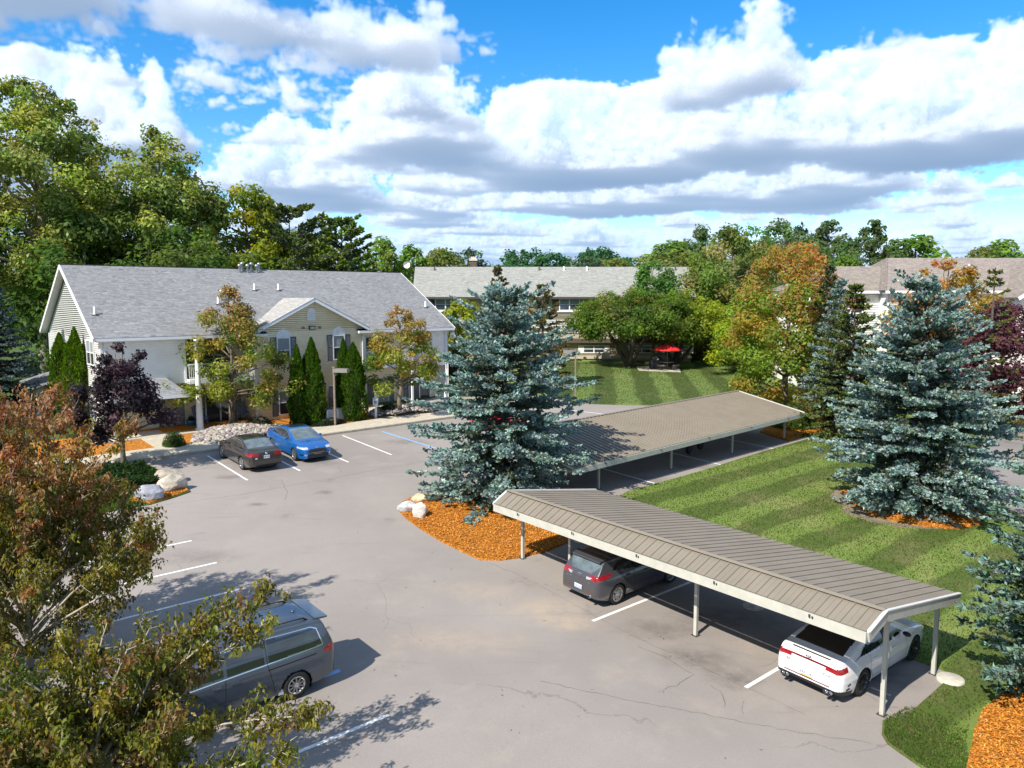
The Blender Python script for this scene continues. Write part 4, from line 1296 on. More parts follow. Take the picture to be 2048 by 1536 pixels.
    for ca, cb in beam_rows:
        p = P(endA[0] + (.15 if endB[0] > endA[0] else -.15), ca, roof_h(endA[0], ca) - .13); q = P(endB[0] - .15, cb, roof_h(endB[0], cb) - .13)
        MB().bar(p, q, .10, .20).build('beam', steel, root)
    for a in sorted({round(a, 2) for a, c in posts}):
        cs = [c for aa, c in posts if round(aa, 2) == a]
        if len(cs) == 2:
            p = P(a, min(cs), roof_h(a, min(cs)) - .20); q = P(a, max(cs), roof_h(a, max(cs)) - .20)
            MB().bar(p, q, .08, .14).build('cross_beam', steel, root)
    for i in range(5):      # small gutter clips along the low front edge
        q = EA[0].lerp(EB[0], (i + .5) / 5) + off * 2
        MB().box((q.x, q.y, q.z - .07), (.03, .05, .07)).box((q.x + .05, q.y - .05, q.z - .09), (.03, .04, .05)).build('clip', M_DARK, root)
    return root


carport('carport', 'nearest carport, its brown kinked roof over the white sedan and the dark grey hatchback', C1, AX_W, AX_U,
        (-.25, [(-1.57, 2.63), (-.75, 2.87), (3.65, 2.10)]), (12.95, [(-1.17, 2.12), (-.55, 2.46), (4.0, 1.70)]),
        [(0, 0), (5.2, -.15), (10.2, -.2), (12.62, -.15), (0, 2.98), (5.23, 2.85), (10.3, 2.8), (12.62, 2.8)], 43, (M_ROOFM, M_ROOFD), M_STEEL,
        [(0, -.15), (2.95, 2.8)])
carport('carport', 'farther carport with a pale taupe ribbed roof over the dark red motorcycle', C2, AX_U, AX_W,
        (-2.5, [(-.80, 1.52), (4.05, 2.26), (4.95, 2.02)]), (18.1, [(-.30, 1.72), (4.40, 2.42), (5.3, 2.15)]),
        [(0, 0), (5.77, .25), (11.5, .39), (17.27, .5), (0, 3.2), (5.77, 3.4), (11.5, 3.5), (17.27, 3.6)], 68, (M_ROOFM, M_ROOFM), M_STEEL,
        [(0, .5), (3.2, 3.6)], rib=.046)
# ------------------------------------------------------------------ cars
def paint(name, col, metal=.0, rough=.28, coat=1.0):
    m, t, b = new_mat(name)
    P = t.new('ShaderNodeTexCoord').outputs['Object']
    c = t.mix(t.ramp(t.noise(P, 1.3, 4, .6), .35, .7, 0, .18), col, tuple(q * .78 for q in col))
    t.put(b.inputs['Base Color'], c)
    b.inputs['Metallic'].default_value = metal; b.inputs['Roughness'].default_value = rough
    b.inputs['Coat Weight'].default_value = coat; b.inputs['Coat Roughness'].default_value = .05
    return m


M_TYRE = plain('tyre_rubber', (.018, .018, .018), .85, var=.2, scale=10)
M_RIM = plain('silver_alloy', (.55, .56, .57), .28, .85, var=.05)
M_RIMD = plain('dark_alloy', (.12, .12, .125), .3, .8, var=.1)
M_CARGLASS = plain('car_glass', (.012, .015, .018), .03, var=.3, scale=1.5, spec=1.0, coat=.6)
M_CARGLASSL = plain('sky_toned_car_glass', (.10, .13, .14), .03, var=.35, scale=2.5, spec=1.0, coat=.8)  # blue-grey base colour stands in for reflected sky and a light interior
M_BLKPLASTIC = plain('black_plastic', (.016, .016, .017), .5, var=.15, scale=6)
M_CHROME = plain('chrome', (.75, .76, .78), .12, 1.0, var=.03)
M_RED = plain('red_lamp', (.27, .008, .014), .12, var=.15, scale=8, coat=1)
M_REDD = plain('deep_red_lamp', (.13, .006, .012), .12, var=.2, scale=8, coat=1)
M_CLEAR = plain('clear_lamp', (.55, .56, .58), .1, .2, var=.2, scale=14, coat=1)
M_AMBER = plain('amber_lamp', (.75, .27, .03), .15, var=.1, coat=1)
M_PLATE = plain('plate_white', (.72, .74, .76), .4, var=.04)
M_PLATEB = plain('plate_blue', (.08, .18, .45), .4, var=.05)
M_PLATEG = plain('plate_gold', (.62, .45, .12), .4, var=.05)
M_INK = plain('dark_ink', (.03, .05, .16), .5, var=.05)
M_SEAM = plain('panel_gap', (.006, .006, .006), .8, var=.1)


def interp(x, pts):
    xs, ys = zip(*pts)
    return np.interp(x, xs, ys)


def smooth_interp(x, pts):
    """monotone cubic through the points"""
    xs = np.array([p[0] for p in pts], float); ys = np.array([p[1] for p in pts], float)
    h = np.diff(xs); d = np.diff(ys) / h
    m = np.zeros_like(ys)
    for i in range(1, len(xs) - 1):
        if d[i - 1] * d[i] > 0:
            w1, w2 = 2 * h[i] + h[i - 1], h[i] + 2 * h[i - 1]
            m[i] = (w1 + w2) / (w1 / d[i - 1] + w2 / d[i])
    m[0], m[-1] = d[0], d[-1]
    x = np.clip(x, xs[0], xs[-1])
    k = np.clip(np.searchsorted(xs, x) - 1, 0, len(xs) - 2)
    t = (x - xs[k]) / h[k]
    return ((1 + 2 * t) * (1 - t) ** 2) * ys[k] + t * (1 - t) ** 2 * h[k] * m[k] + t * t * (3 - 2 * t) * ys[k + 1] + t * t * (t - 1) * h[k] * m[k + 1]


def in_poly(x, z, poly):
    ins = np.zeros(x.shape, bool)
    n = len(poly)
    for i in range(n):
        x0, z0 = poly[i]; x1, z1 = poly[(i + 1) % n]
        c = ((z0 > z) != (z1 > z)) & (x < (x1 - x0) * (z - z0) / ((z1 - z0) + 1e-12) + x0)
        ins ^= c
    return ins


class Car:
    """one lofted skin; x from the tail (0) to the nose (L), z from the ground; regions of the skin become parts"""
    def __init__(s, sp):
        s.sp = sp
        s.L, s.hw = sp['L'], sp['W'] / 2
        L = s.L
        xa = np.concatenate([np.linspace(0, .25, 22), np.linspace(.25, L - .25, int(L / sp.get('res', .028)))[1:-1], np.linspace(L - .25, L, 22)])
        s.x = xa
        zt = smooth_interp(xa, sp['top']); zb = interp(xa, sp['bottom'])
        s.zt, s.zb = zt, zb
        pl = smooth_interp(xa, sp['plan'])
        nb, ns, nt = sp.get('rings', (2, 38, 22))
        rings = []
        for i, x in enumerate(xa):
            rings.append(s.ring(x, zt[i], zb[i], pl[i], nb, ns, nt))
        R = np.array(rings)                       # (nx, nr, 2) half ring: y>=0, from the belly to the crown
        half = R
        full = np.concatenate([half[:, ::-1, :] * np.array([-1, 1]), half[:, 1:, :]], axis=1)
        nx, nr = full.shape[:2]
        V = np.zeros((nx, nr, 3)); V[:, :, 0] = xa[:, None]; V[:, :, 1] = full[:, :, 0]; V[:, :, 2] = full[:, :, 1]
        # half[::-1] runs crown->belly, so the seam sits on the crown; reorder belly -> crown -> belly
        V = np.concatenate([V[:, nr // 2:, :][:, ::1, :], ], axis=1) if False else V
        s.V = V
        s.nh = half.shape[1]
        s.ns0, s.nt0 = nb, nb + ns

    def width(s, x, z, zt, pl):
        sp = s.sp
        w = interp(z, sp['front'])
        return s.hw * pl * w

    def ring(s, x, zt, zb, pl, nb, ns, nt):
        d = float(interp(x, s.sp['edge']))
        d = min(d, max(.02, (zt - zb) * .45))
        zs = np.linspace(zb, zt - d, ns + 1)
        ws = s.width(x, zs, zt, pl)
        # round the sill under
        ws[0] *= .94
        we = ws[-1]
        yb = np.linspace(0, ws[0], nb + 1)[:-1]
        th = np.linspace(0, 1, nt + 1)[1:]
        p = float(interp(x, s.sp.get('crownp', [(0, 3.0)])))
        yt = we * np.cos(th * math.pi / 2)
        zt_ = (zt - d) + d * (1 - np.clip(yt / we, 0, 1) ** p) ** (1 / p if p > 2 else .5)
        y = np.concatenate([yb, ws, yt]); z = np.concatenate([np.full(nb, zb), zs, zt_])
        return np.stack([y, z], 1)

    def side(s, x, z):
        """half width of the skin at (x, z) on the flank"""
        pl = smooth_interp(np.array([x]), s.sp['plan'])[0]
        return float(s.width(x, np.array([z]), 0, pl)[0])

    def build(s, label, group):
        sp = s.sp
        V = s.V
        nx, nr = V.shape[:2]
        idx = np.arange(nx * nr).reshape(nx, nr)
        F = np.stack([idx[:-1, :-1], idx[1:, :-1], idx[1:, 1:], idx[:-1, 1:]], -1).reshape(-1, 4)
        P = V.reshape(-1, 3).copy()
        C = P[F].mean(1)
        e1, e2 = P[F[:, 2]] - P[F[:, 0]], P[F[:, 3]] - P[F[:, 1]]
        N = np.cross(e1, e2); N /= np.linalg.norm(N, axis=1, keepdims=True) + 1e-9
        mid = np.array([s.L / 2, 0, .7])
        out = np.sign((N * (C - mid)).sum(1))
        # ring index inside the half: how far up the section
        col = np.tile(np.arange(nr - 1), nx - 1)
        hidx = np.where(col < s.nh - 1, s.nh - 2 - col, col - (s.nh - 1))
        flank = (hidx >= s.ns0) & (hidx < s.nt0)
        topf = hidx >= s.nt0
        reg = np.zeros(len(F), dtype=object); reg[:] = 'body'
        x, y, z = C.T
        reg[z < 0] = 'body'
        for name, test in sp['regions']:
            reg[test(x, y, z, flank, topf)] = name
        # wheel openings
        for xw in (sp['xr'], sp['xf']):
            hole = ((x - xw) ** 2 + (z - sp['rw']) ** 2 < sp['arch'] ** 2) & (np.abs(y) > s.hw * .55) & ~topf
            reg[hole] = 'none'
        root = bpy.data.objects.new(sp['name'], None); link(root)
        tag(root, label, sp.get('cat', 'car'), group)
        mats = sp['mats']
        for name in dict.fromkeys(reg.tolist()):
            if name == 'none': continue
            m = reg == name
            for sgn, ms in ((0, m),) if name not in sp.get('paired', ()) else ((1, m & (y > 0)), (-1, m & (y <= 0))):
                fs = F[ms]
                if not len(fs): continue
                u, inv = np.unique(fs, return_inverse=True)
                fs2 = inv.reshape(-1, 4)
                flip = out[ms] < 0
                fs2[flip] = fs2[flip][:, ::-1]
                vv = P[u]
                if name == 'body':
                    k = len(vv)
                mesh_np(name, vv, fs2, mats[name], root, smooth=True)
        # flat ends
        for i in (0, nx - 1):
            ring = V[i]
            MB().add([tuple(p) for p in ring], [tuple(range(nr)) if i else tuple(range(nr - 1, -1, -1))]).build('end_panel', mats.get('end', mats['body']), root)
        # dark belly and wheel wells
        MB().box((s.L / 2, 0, .30), (s.L - .5, s.hw * 1.2, .16)).build('underbody', M_BLKPLASTIC, root)
        for xw in (sp['xr'], sp['xf']):
            for sg in (-1, 1):
                mb = MB()
                n = 20; r = sp['arch'] + .015; yi, yo = s.hw * .5, s.hw * .965
                v, f = [], []
                for k in range(n + 1):
                    t = math.pi * (k / n) * 1.3 - math.pi * .15
                    v += [(xw + r * math.cos(t), sg * yi, sp['rw'] + r * math.sin(t)), (xw + r * math.cos(t), sg * yo, sp['rw'] + r * math.sin(t))]
                for k in range(n): f.append((2 * k, 2 * k + 1, 2 * k + 3, 2 * k + 2))
                c = len(v); v.append((xw, sg * yi, sp['rw']))
                for k in range(n): f.append((2 * k, 2 * k + 2, c))
                mb.add(v, f); mb.build('wheel_well', M_BLKPLASTIC, root)
                s.wheel(root, xw, sg * (s.hw - .115), sg)
        return root

    def wheel(s, root, xw, yc, sg):
        sp = s.sp; r = sp['rw']; hwid = .105; rr = sp['rim']
        mb = MB()
        prof = [(rr, -hwid * .8), (r * .93, -hwid), (r * .985, -hwid * .75), (r, -hwid * .3), (r, hwid * .3), (r * .985, hwid * .75), (r * .93, hwid), (rr, hwid * .85)]
        mb.lathe((xw, yc, r), prof, 32, 'y')
        ty = mb.build('wheel', M_TYRE, root)
        rm = sp['rim_mat']
        mb = MB()
        o = sg * hwid
        mb.lathe((xw, yc, r), [(rr + .004, o * .86), (rr - .012, o * .92), (rr - .03, o * .80), (rr - .035, -o * .5)], 32, 'y')
        mb.lathe((xw, yc, r), [(.001, o * .82), (.05, o * .80), (.075, o * .66)], 16, 'y')
        n = sp['spokes']
        for k in range(n):
            for off in ((-.5, .5) if sp.get('twin') else (0,)):
                t = 2 * math.pi * k / n + .3 + off * (2 * math.pi / n) * .34
                t2 = 2 * math.pi * k / n + .3 + off * (2 * math.pi / n) * .62
                w = sp.get('spoke_w', .034)
                a = Vector((xw + .055 * math.cos(t), yc + o * .70, r + .055 * math.sin(t)))
                b = Vector((xw + (rr - .012) * math.cos(t2), yc + o * .86, r + (rr - .012) * math.sin(t2)))
                d = (b - a).normalized(); q = d.cross(Vector((0, sg, 0))).normalized() * w
                ov = Vector((0, sg * .012, 0))
                V = [a - q * .9, a + q * .9, b + q * .8, b - q * .8]
                mb.add([p + ov for p in V] + [p - ov * 2 for p in V], [(0, 1, 2, 3), (3, 2, 1, 0), (0, 4, 5, 1), (1, 5, 6, 2), (2, 6, 7, 3), (3, 7, 4, 0)])
        mb.build('rim', rm, ty)
        mb = MB(); mb.lathe((xw, yc, r), [(rr - .03, -o * .1), (.001, -o * .1)], 24, 'y')
        mb.build('brake', M_BLKPLASTIC, ty)

    def strip(s, root, name, pts, w, mat_, sides=(-1, 1), eps=.004, thick=.006):
        """a narrow band laid on the flank along (x, z) points"""
        P = []
        for (x0, z0), (x1, z1) in zip(pts[:-1], pts[1:]):
            k = max(1, int(math.hypot(x1 - x0, z1 - z0) / .06))
            P += [(x0 + (x1 - x0) * i / k, z0 + (z1 - z0) * i / k) for i in range(k)]
        P.append(pts[-1])
        for sg in sides:
            mb = MB(); V, F = [], []
            for i, (x, z) in enumerate(P):
                a, b = P[max(0, i - 1)], P[min(len(P) - 1, i + 1)]
                dx, dz = b[0] - a[0], b[1] - a[1]; l = math.hypot(dx, dz) + 1e-9
                nx, nz = -dz / l * w / 2, dx / l * w / 2
                for q in (1, -1):
                    X, Z = x + nx * q, z + nz * q
                    V.append((X, sg * (s.side(X, Z) + eps), Z))
            for i in range(len(P) - 1): F.append((2 * i, 2 * i + 1, 2 * i + 3, 2 * i + 2) if sg > 0 else (2 * i + 2, 2 * i + 3, 2 * i + 1, 2 * i))
            mb.add(V, F, 0, True); mb.build(name, mat_, root)

    def mirror(s, root, x, z, mat_, size=(.11, .20, .13)):
        for sg in (-1, 1):
            y = s.side(x, z) + .02
            mb = MB()
            n = 10; V = []
            prof = [(0.0, .5), (.25, .95), (.5, 1.0), (.8, .85), (1.0, .45)]
            for t, k in prof:
                for j in range(n):
                    a = 2 * math.pi * j / n
                    V.append((x + math.cos(a) * size[0] * .5 * k, sg * (y + .02 + t * size[1]), z + .02 + math.sin(a) * size[2] * .5 * k))
            F = [(i * n + j, i * n + (j + 1) % n, (i + 1) * n + (j + 1) % n, (i + 1) * n + j) for i in range(4) for j in range(n)]
            F += [tuple(range(n - 1, -1, -1)), tuple(4 * n + j for j in range(n))]
            mb.add(V, F, 0, True)
            mi = mb.build('mirror', mat_, root)

    def handle(s, root, x, z, mat_, l=.20):
        for sg in (-1, 1):
            y = s.side(x, z)
            MB().box((x, sg * (y + .012), z), (l, .025, .032)).build('door_handle', mat_, root)


def plate(root, x, y, z, rz, tilt, body, ink, base=M_PLATE, band=None, w=.305, h=.152):
    """licence plate on a tail: its own frame faces -x"""
    e = MB().box((0, 0, 0), (.008, w, h)).build('licence_plate', base, root)
    e.location = (x, y, z); e.rotation_euler = (0, tilt, rz)
    if band is not None:
        b = MB().box((-.0055, 0, -h * .38), (.004, w * .98, h * .22)).build('plate_band', band, e)
    t = text_mesh('plate_text', body, .085, ink, e, (-.007, 0, .004), (math.radians(90), 0, math.radians(-90)), .001)
    return e


def tail_text(root, body, size, mat_, x, y, z, tilt=0.0):
    e = text_mesh('lettering', body, size, mat_, root, (x, y, z), (math.radians(90) - tilt, 0, math.radians(-90)), .004)
    return e


def sedan_spec(**k):
    """shared proportions; z in metres"""
    sp = dict(front=[(.15, .90), (.22, .955), (.40, .99), (.58, 1.0), (.74, .985), (.86, .955), (.93, .925), (1.0, .885), (1.2, .785), (1.36, .70), (1.5, .63)],
              paired=('side_window', 'tail_light', 'headlight', 'fog_trim', 'mirror'), spokes=5, twin=True, rim=.225, rw=.335, arch=.375)
    sp.update(k)
    return sp


def side_glass(poly, flank=True):
    return lambda x, y, z, fl, tp: in_poly(x, z, poly) & fl


def place(root, wheel_xy, heading, local):
    """put the car so that its local point (x, y) stands over world wheel_xy"""
    c, s_ = math.cos(heading), math.sin(heading)
    ox = wheel_xy[0] - (local[0] * c - local[1] * s_)
    oy = wheel_xy[1] - (local[0] * s_ + local[1] * c)
    return on_slope(root, ox, oy, heading, .012)


# ---------- white fastback sedan, tail towards the lane
PW = paint('white_pearl_paint', (.80, .80, .81), 0, .25)
sp = sedan_spec(name='white_sedan', res=.017, rings=(2, 62, 30), L=4.90, W=1.86, xr=1.06, xf=3.91, rw=.345, rim=.245, arch=.385, rim_mat=M_RIMD, spokes=5, spoke_w=.022,
    top=[(0, .62), (.03, .86), (.07, .99), (.13, 1.035), (.35, 1.08), (.62, 1.16), (1.1, 1.31), (1.55, 1.405), (2.1, 1.445), (2.6, 1.43), (2.95, 1.36), (3.3, 1.20), (3.62, 1.04), (3.8, .985), (4.3, .91), (4.65, .80), (4.83, .66), (4.90, .52)],
    bottom=[(0, .40), (.10, .27), (.5, .18), (4.5, .17), (4.8, .22), (4.9, .30)],
    plan=[(0, .80), (.06, .88), (.2, .95), (.6, .99), (1.4, 1.0), (3.6, 1.0), (4.3, .965), (4.65, .88), (4.82, .76), (4.90, .62)],
    edge=[(0, .05), (.12, .06), (.5, .07), (1.3, .09), (2.8, .09), (3.4, .05), (3.8, .07), (4.6, .10), (4.9, .05)], crownp=[(0, 4), (.5, 3.4), (1.5, 3), (2.9, 3), (3.8, 3.2), (4.9, 2.6)],
    regions=[('rear_window', lambda x, y, z, fl, tp: tp & (x > .46) & (x < 1.62) & (np.abs(y) < .63 - .045 * (x - .46))),
             ('windshield', lambda x, y, z, fl, tp: tp & (x > 2.72) & (x < 3.66) & (np.abs(y) < .62 + .06 * (x - 2.72))),
             ('sunroof', lambda x, y, z, fl, tp: tp & (x > 1.75) & (x < 2.62) & (np.abs(y) < .50)),
             ('side_window', side_glass([(.98, 1.0), (1.35, 1.20), (1.75, 1.30), (2.5, 1.31), (2.85, 1.22), (3.28, 1.0), (2.2, .955)])),
             ('tail_light', lambda x, y, z, fl, tp: (x < .34) & (z > .80 + .10 * x) & (z < .93 + .10 * x) & (np.abs(y) > .46)),
             ('light_bar', lambda x, y, z, fl, tp: (x < .2) & (z > .875) & (z < .915) & (np.abs(y) <= .46)),
             ('diffuser', lambda x, y, z, fl, tp: (x < .55) & (z < .40 - .12 * np.abs(x))),
             ('headlight', lambda x, y, z, fl, tp: (x > 4.35) & (z > .62) & (z < .76) & (np.abs(y) > .45)),
             ('grille', lambda x, y, z, fl, tp: (x > 4.78) & (z > .34) & (z < .62) & (np.abs(y) < .55))],
    mats=dict(body=PW, rear_window=M_CARGLASS, windshield=M_CARGLASS, side_window=M_CARGLASS, sunroof=M_CARGLASS, tail_light=M_RED, light_bar=M_REDD, diffuser=M_BLKPLASTIC, headlight=M_CLEAR, grille=M_BLKPLASTIC, end=PW))
car = Car(sp)
kia = car.build('white fastback sedan with a black rear window under the near end of the carport', 'cars parked in the lot')
place(kia, (8.64, 18.25), math.atan2(.64, .77), (1.06, -.93))
car.strip(kia, 'window_trim', [(.72, .975), (1.0, 1.02), (1.38, 1.225), (1.78, 1.325), (2.5, 1.335)], .022, M_CHROME)
car.strip(kia, 'panel_gap', [(1.42, .95), (1.38, .62), (1.55, .30)], .010, M_SEAM)
car.strip(kia, 'panel_gap', [(2.38, .95), (2.42, .30)], .010, M_SEAM)
car.strip(kia, 'panel_gap', [(3.35, .93), (3.38, .34)], .010, M_SEAM)
car.strip(kia, 'door_pillar', [(2.30, .97), (2.22, 1.30)], .05, M_BLKPLASTIC)
car.strip(kia, 'sill_trim', [(1.5, .245), (3.5, .235)], .06, M_BLKPLASTIC)
car.strip(kia, 'fog_trim', [(.30, .50), (.42, .53)], .05, M_BLKPLASTIC); car.strip(kia, 'fog_trim', [(.26, .40), (.40, .42)], .06, M_BLKPLASTIC)
car.mirror(kia, 3.18, .98, M_BLKPLASTIC); car.handle(kia, 1.62, .82, PW); car.handle(kia, 2.62, .80, PW)
MB().box((.16, 0, 1.055), (.035, .98, .018)).build('spoiler_lip', M_BLKPLASTIC, kia)
tail_text(kia, 'KIA', .10, M_BLKPLASTIC, .030, .0, .985)
tail_text(kia, 'K5', .085, M_RIMD, .004, .52, .74); tail_text(kia, 'GT-Line', .065, M_RIMD, .004, -.50, .72)
plate(kia, -.010, 0, .555, 0, 0, 'EBZ 1382', M_INK, M_PLATE, M_PLATEG)
for sg in (-1, 1):
    for k in (0, 1):
        mb = MB(); mb.lathe((-.01, sg * (.52 + .11 * k), .315), [(.045, -.02), (.052, -.02), (.052, .1), (.040, .1), (.038, .0), (.001, .03)], 12, 'x'); mb.build('exhaust_tip', M_CHROME, kia)
mb = MB(); mb.box((-.004, 0, .455), (.012, 1.2, .022)); mb.build('bumper_line', M_REDD, kia)

# ---------- dark grey hatchback
PG = paint('graphite_paint', (.10, .10, .115), .55, .32)
sp = sedan_spec(name='grey_hatchback', L=4.46, W=1.76, xr=.88, xf=3.52, rw=.325, rim=.225, arch=.37, rim_mat=M_RIM, spokes=5, spoke_w=.030,
    top=[(0, .60), (.02, .80), (.06, .95), (.16, 1.08), (.30, 1.24), (.44, 1.385), (.52, 1.43), (.9, 1.455), (1.6, 1.47), (2.1, 1.455), (2.5, 1.37), (2.9, 1.18), (3.2, 1.03), (3.4, .97), (3.9, .88), (4.2, .78), (4.38, .66), (4.46, .52)],
    bottom=[(0, .42), (.08, .30), (.4, .20), (4.1, .19), (4.38, .24), (4.46, .34)],
    plan=[(0, .74), (.04, .82), (.14, .90), (.4, .97), (.9, 1.0), (3.2, 1.0), (3.9, .96), (4.2, .88), (4.38, .76), (4.46, .62)],
    edge=[(0, .05), (.3, .07), (.5, .09), (1.6, .10), (2.4, .09), (3.0, .05), (3.4, .07), (4.2, .10), (4.46, .05)], crownp=[(0, 3.4), (1.5, 3), (3.2, 3.2), (4.46, 2.6)],
    regions=[('rear_window', lambda x, y, z, fl, tp: (x > .115) & (x < .455) & (np.abs(y) < .40 + .22 * np.clip((z - 1.02) / .25, 0, 1)) & (z > 1.0)),
             ('windshield', lambda x, y, z, fl, tp: tp & (x > 2.25) & (x < 3.2) & (np.abs(y) < .60 + .06 * (x - 2.2))),
             ('side_window', side_glass([(.72, 1.10), (.95, 1.28), (1.4, 1.345), (2.1, 1.33), (2.5, 1.20), (2.85, 1.0), (1.8, .97)])),
             ('tail_light', lambda x, y, z, fl, tp: (x < .62) & (z > .86 + .16 * x) & (z < 1.005 + .09 * x) & (np.abs(y) > .40)),
             ('bumper_insert', lambda x, y, z, fl, tp: (x < .4) & (z < .46)),
             ('headlight', lambda x, y, z, fl, tp: (x > 3.9) & (z > .62) & (z < .78) & (np.abs(y) > .45)),
             ('grille', lambda x, y, z, fl, tp: (x > 4.34) & (z > .30) & (z < .52) & (np.abs(y) < .5))],
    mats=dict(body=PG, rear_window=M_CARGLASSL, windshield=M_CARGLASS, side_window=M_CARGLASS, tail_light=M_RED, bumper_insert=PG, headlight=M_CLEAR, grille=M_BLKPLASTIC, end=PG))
car = Car(sp)
maz = car.build('dark grey hatchback with silver wheels in the shade of the near carport', 'cars parked in the lot')
place(maz, (3.28, 23.22), math.atan2(.655, .756), (.88, -.88))
MB().add([(.30, -.58, 1.40), (.30, .58, 1.40), (.60, .60, 1.462), (.60, -.60, 1.462), (.29, -.58, 1.372), (.29, .58, 1.372), (.60, .60, 1.43), (.60, -.60, 1.43)],
         [(0, 3, 2, 1), (4, 5, 6, 7), (0, 1, 5, 4), (1, 2, 6, 5), (2, 3, 7, 6), (3, 0, 4, 7)]).build('roof_spoiler', PG, maz)
for sg in (-1, 1):
    MB().box((.06, sg * .40, .905), (.06, .20, .075), sg * -.25).build('clear_lens', M_CLEAR, maz)
mb = MB(); mb.lathe((.035, 0, .93), [(.052, -.01), (.062, -.016), (.062, .01), (.05, .01)], 18, 'x'); mb.build('badge', M_CHROME, maz)
mb = MB(); mb.bar((.022, .045, .945), (.022, .0, .915), .008, .012); mb.bar((.022, -.045, .945), (.022, .0, .915), .008, .012); mb.build('badge', M_CHROME, maz)
tail_text(maz, 'MAZDA3', .055, M_CHROME, .004, .42, .78); tail_text(maz, '2.5', .055, M_CHROME, .004, -.44, .78)
plate(maz, -.010, 0, .545, 0, 0, 'CHR 8062', M_INK, M_PLATE, M_PLATEB)
car.strip(maz, 'panel_gap', [(1.62, .98), (1.66, .30)], .010, M_SEAM); car.strip(maz, 'panel_gap', [(2.74, .97), (2.76, .32)], .010, M_SEAM); car.strip(maz, 'panel_gap', [(.95, 1.08), (1.28, .66), (1.22, .30)], .010, M_SEAM)
car.strip(maz, 'door_pillar', [(1.55, 1.0), (1.52, 1.34)], .06, M_BLKPLASTIC)
car.mirror(maz, 2.66, 1.0, PG); car.handle(maz, 1.35, .86, PG); car.handle(maz, 2.2, .83, PG)
MB().box((.02, -.50, .50), (.03, .26, .035), .12).box((.02, .50, .50), (.03, .26, .035), -.12).build('reflector', M_RED, maz)
mb = MB(); mb.lathe((.0, -.48, .36), [(.04, -.02), (.05, -.02), (.05, .1), (.035, .08), (.001, .05)], 12, 'x'); mb.build('exhaust_tip', M_CHROME, maz)
mb = MB(); mb.bar((.20, .0, 1.05), (.27, .28, 1.10), .012, .012); mb.build('rear_wiper', M_BLKPLASTIC, maz)

# ---------- dark brown-grey sedan, tail towards the lane
PB = paint('smoky_brown_paint', (.055, .050, .050), .5, .28)
sp = sedan_spec(name='dark_sedan', L=4.85, W=1.83, xr=1.06, xf=3.86, rw=.33, rim=.235, arch=.375, rim_mat=M_RIM, spokes=5, spoke_w=.028,
    top=[(0, .62), (.03, .84), (.07, .98), (.13, 1.03), (.45, 1.06), (.85, 1.13), (1.25, 1.33), (1.6, 1.42), (2.1, 1.455), (2.55, 1.43), (2.9, 1.33), (3.3, 1.14), (3.58, 1.0), (3.75, .96), (4.3, .88), (4.6, .78), (4.78, .66), (4.85, .52)],
    bottom=[(0, .40), (.10, .30), (.5, .20), (4.5, .19), (4.75, .24), (4.85, .34)],
    plan=[(0, .78), (.06, .86), (.2, .93), (.6, .985), (1.2, 1.0), (3.6, 1.0), (4.3, .96), (4.6, .88), (4.78, .76), (4.85, .62)],
    edge=[(0, .05), (.12, .06), (.8, .06), (1.3, .09), (2.7, .09), (3.3, .05), (3.7, .07), (4.6, .10), (4.85, .05)], crownp=[(0, 4), (.8, 3.2), (1.5, 3), (3.6, 3.2), (4.85, 2.6)],
    regions=[('rear_window', lambda x, y, z, fl, tp: tp & (x > .72) & (x < 1.44) & (np.abs(y) < .66 - .05 * (x - .7))),
             ('windshield', lambda x, y, z, fl, tp: tp & (x > 2.62) & (x < 3.56) & (np.abs(y) < .62 + .06 * (x - 2.6))),
             ('sunroof', lambda x, y, z, fl, tp: tp & (x > 1.52) & (x < 2.58) & (np.abs(y) < .56)),
             ('side_window', side_glass([(.98, 1.02), (1.3, 1.20), (1.7, 1.31), (2.4, 1.32), (2.75, 1.22), (3.2, .99), (2.1, .96)])),
             ('tail_light', lambda x, y, z, fl, tp: (x < .50) & (z > .82) & (z < .98 - .10 * x) & (np.abs(y) > .38)),
             ('headlight', lambda x, y, z, fl, tp: (x > 4.25) & (z > .62) & (z < .77) & (np.abs(y) > .45)),
             ('grille', lambda x, y, z, fl, tp: (x > 4.72) & (z > .34) & (z < .66) & (np.abs(y) < .45))],
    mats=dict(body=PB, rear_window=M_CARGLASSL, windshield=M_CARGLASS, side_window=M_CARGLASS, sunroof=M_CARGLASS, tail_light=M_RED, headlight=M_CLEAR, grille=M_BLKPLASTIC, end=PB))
car = Car(sp)
opt = car.build('dark brown-grey sedan parked nose to the kerb beside the blue one', 'cars parked in the lot')
place(opt, (-13.42, 37.91), math.atan2(.775, -.632), (1.06, .915))
car.strip(opt, 'window_trim', [(.92, 1.0), (1.28, 1.225), (1.68, 1.335), (2.42, 1.345), (2.8, 1.23), (3.22, 1.0)], .022, M_CHROME)
for xs in ([(1.42, .96), (1.38, .62), (1.50, .32)], [(2.30, .95), (2.34, .32)], [(3.28, .95), (3.30, .34)]): car.strip(opt, 'panel_gap', xs, .010, M_SEAM)
car.strip(opt, 'door_pillar', [(2.2, .98), (2.14, 1.31)], .06, M_BLKPLASTIC)
car.strip(opt, 'side_moulding', [(1.6, .50), (3.3, .46)], .03, M_CHROME)
car.mirror(opt, 3.08, 1.0, PB); car.handle(opt, 1.62, .84, M_CHROME); car.handle(opt, 2.55, .82, M_CHROME)
mb = MB(); mb.lathe((.032, 0, .915), [(.001, -.012), (.055, -.008), (.06, .01)], 14, 'x'); mb.build('badge', M_CHROME, opt)
plate(opt, .008, 0, .76, 0, 0, 'CPP 4502', M_INK, M_PLATE, None)
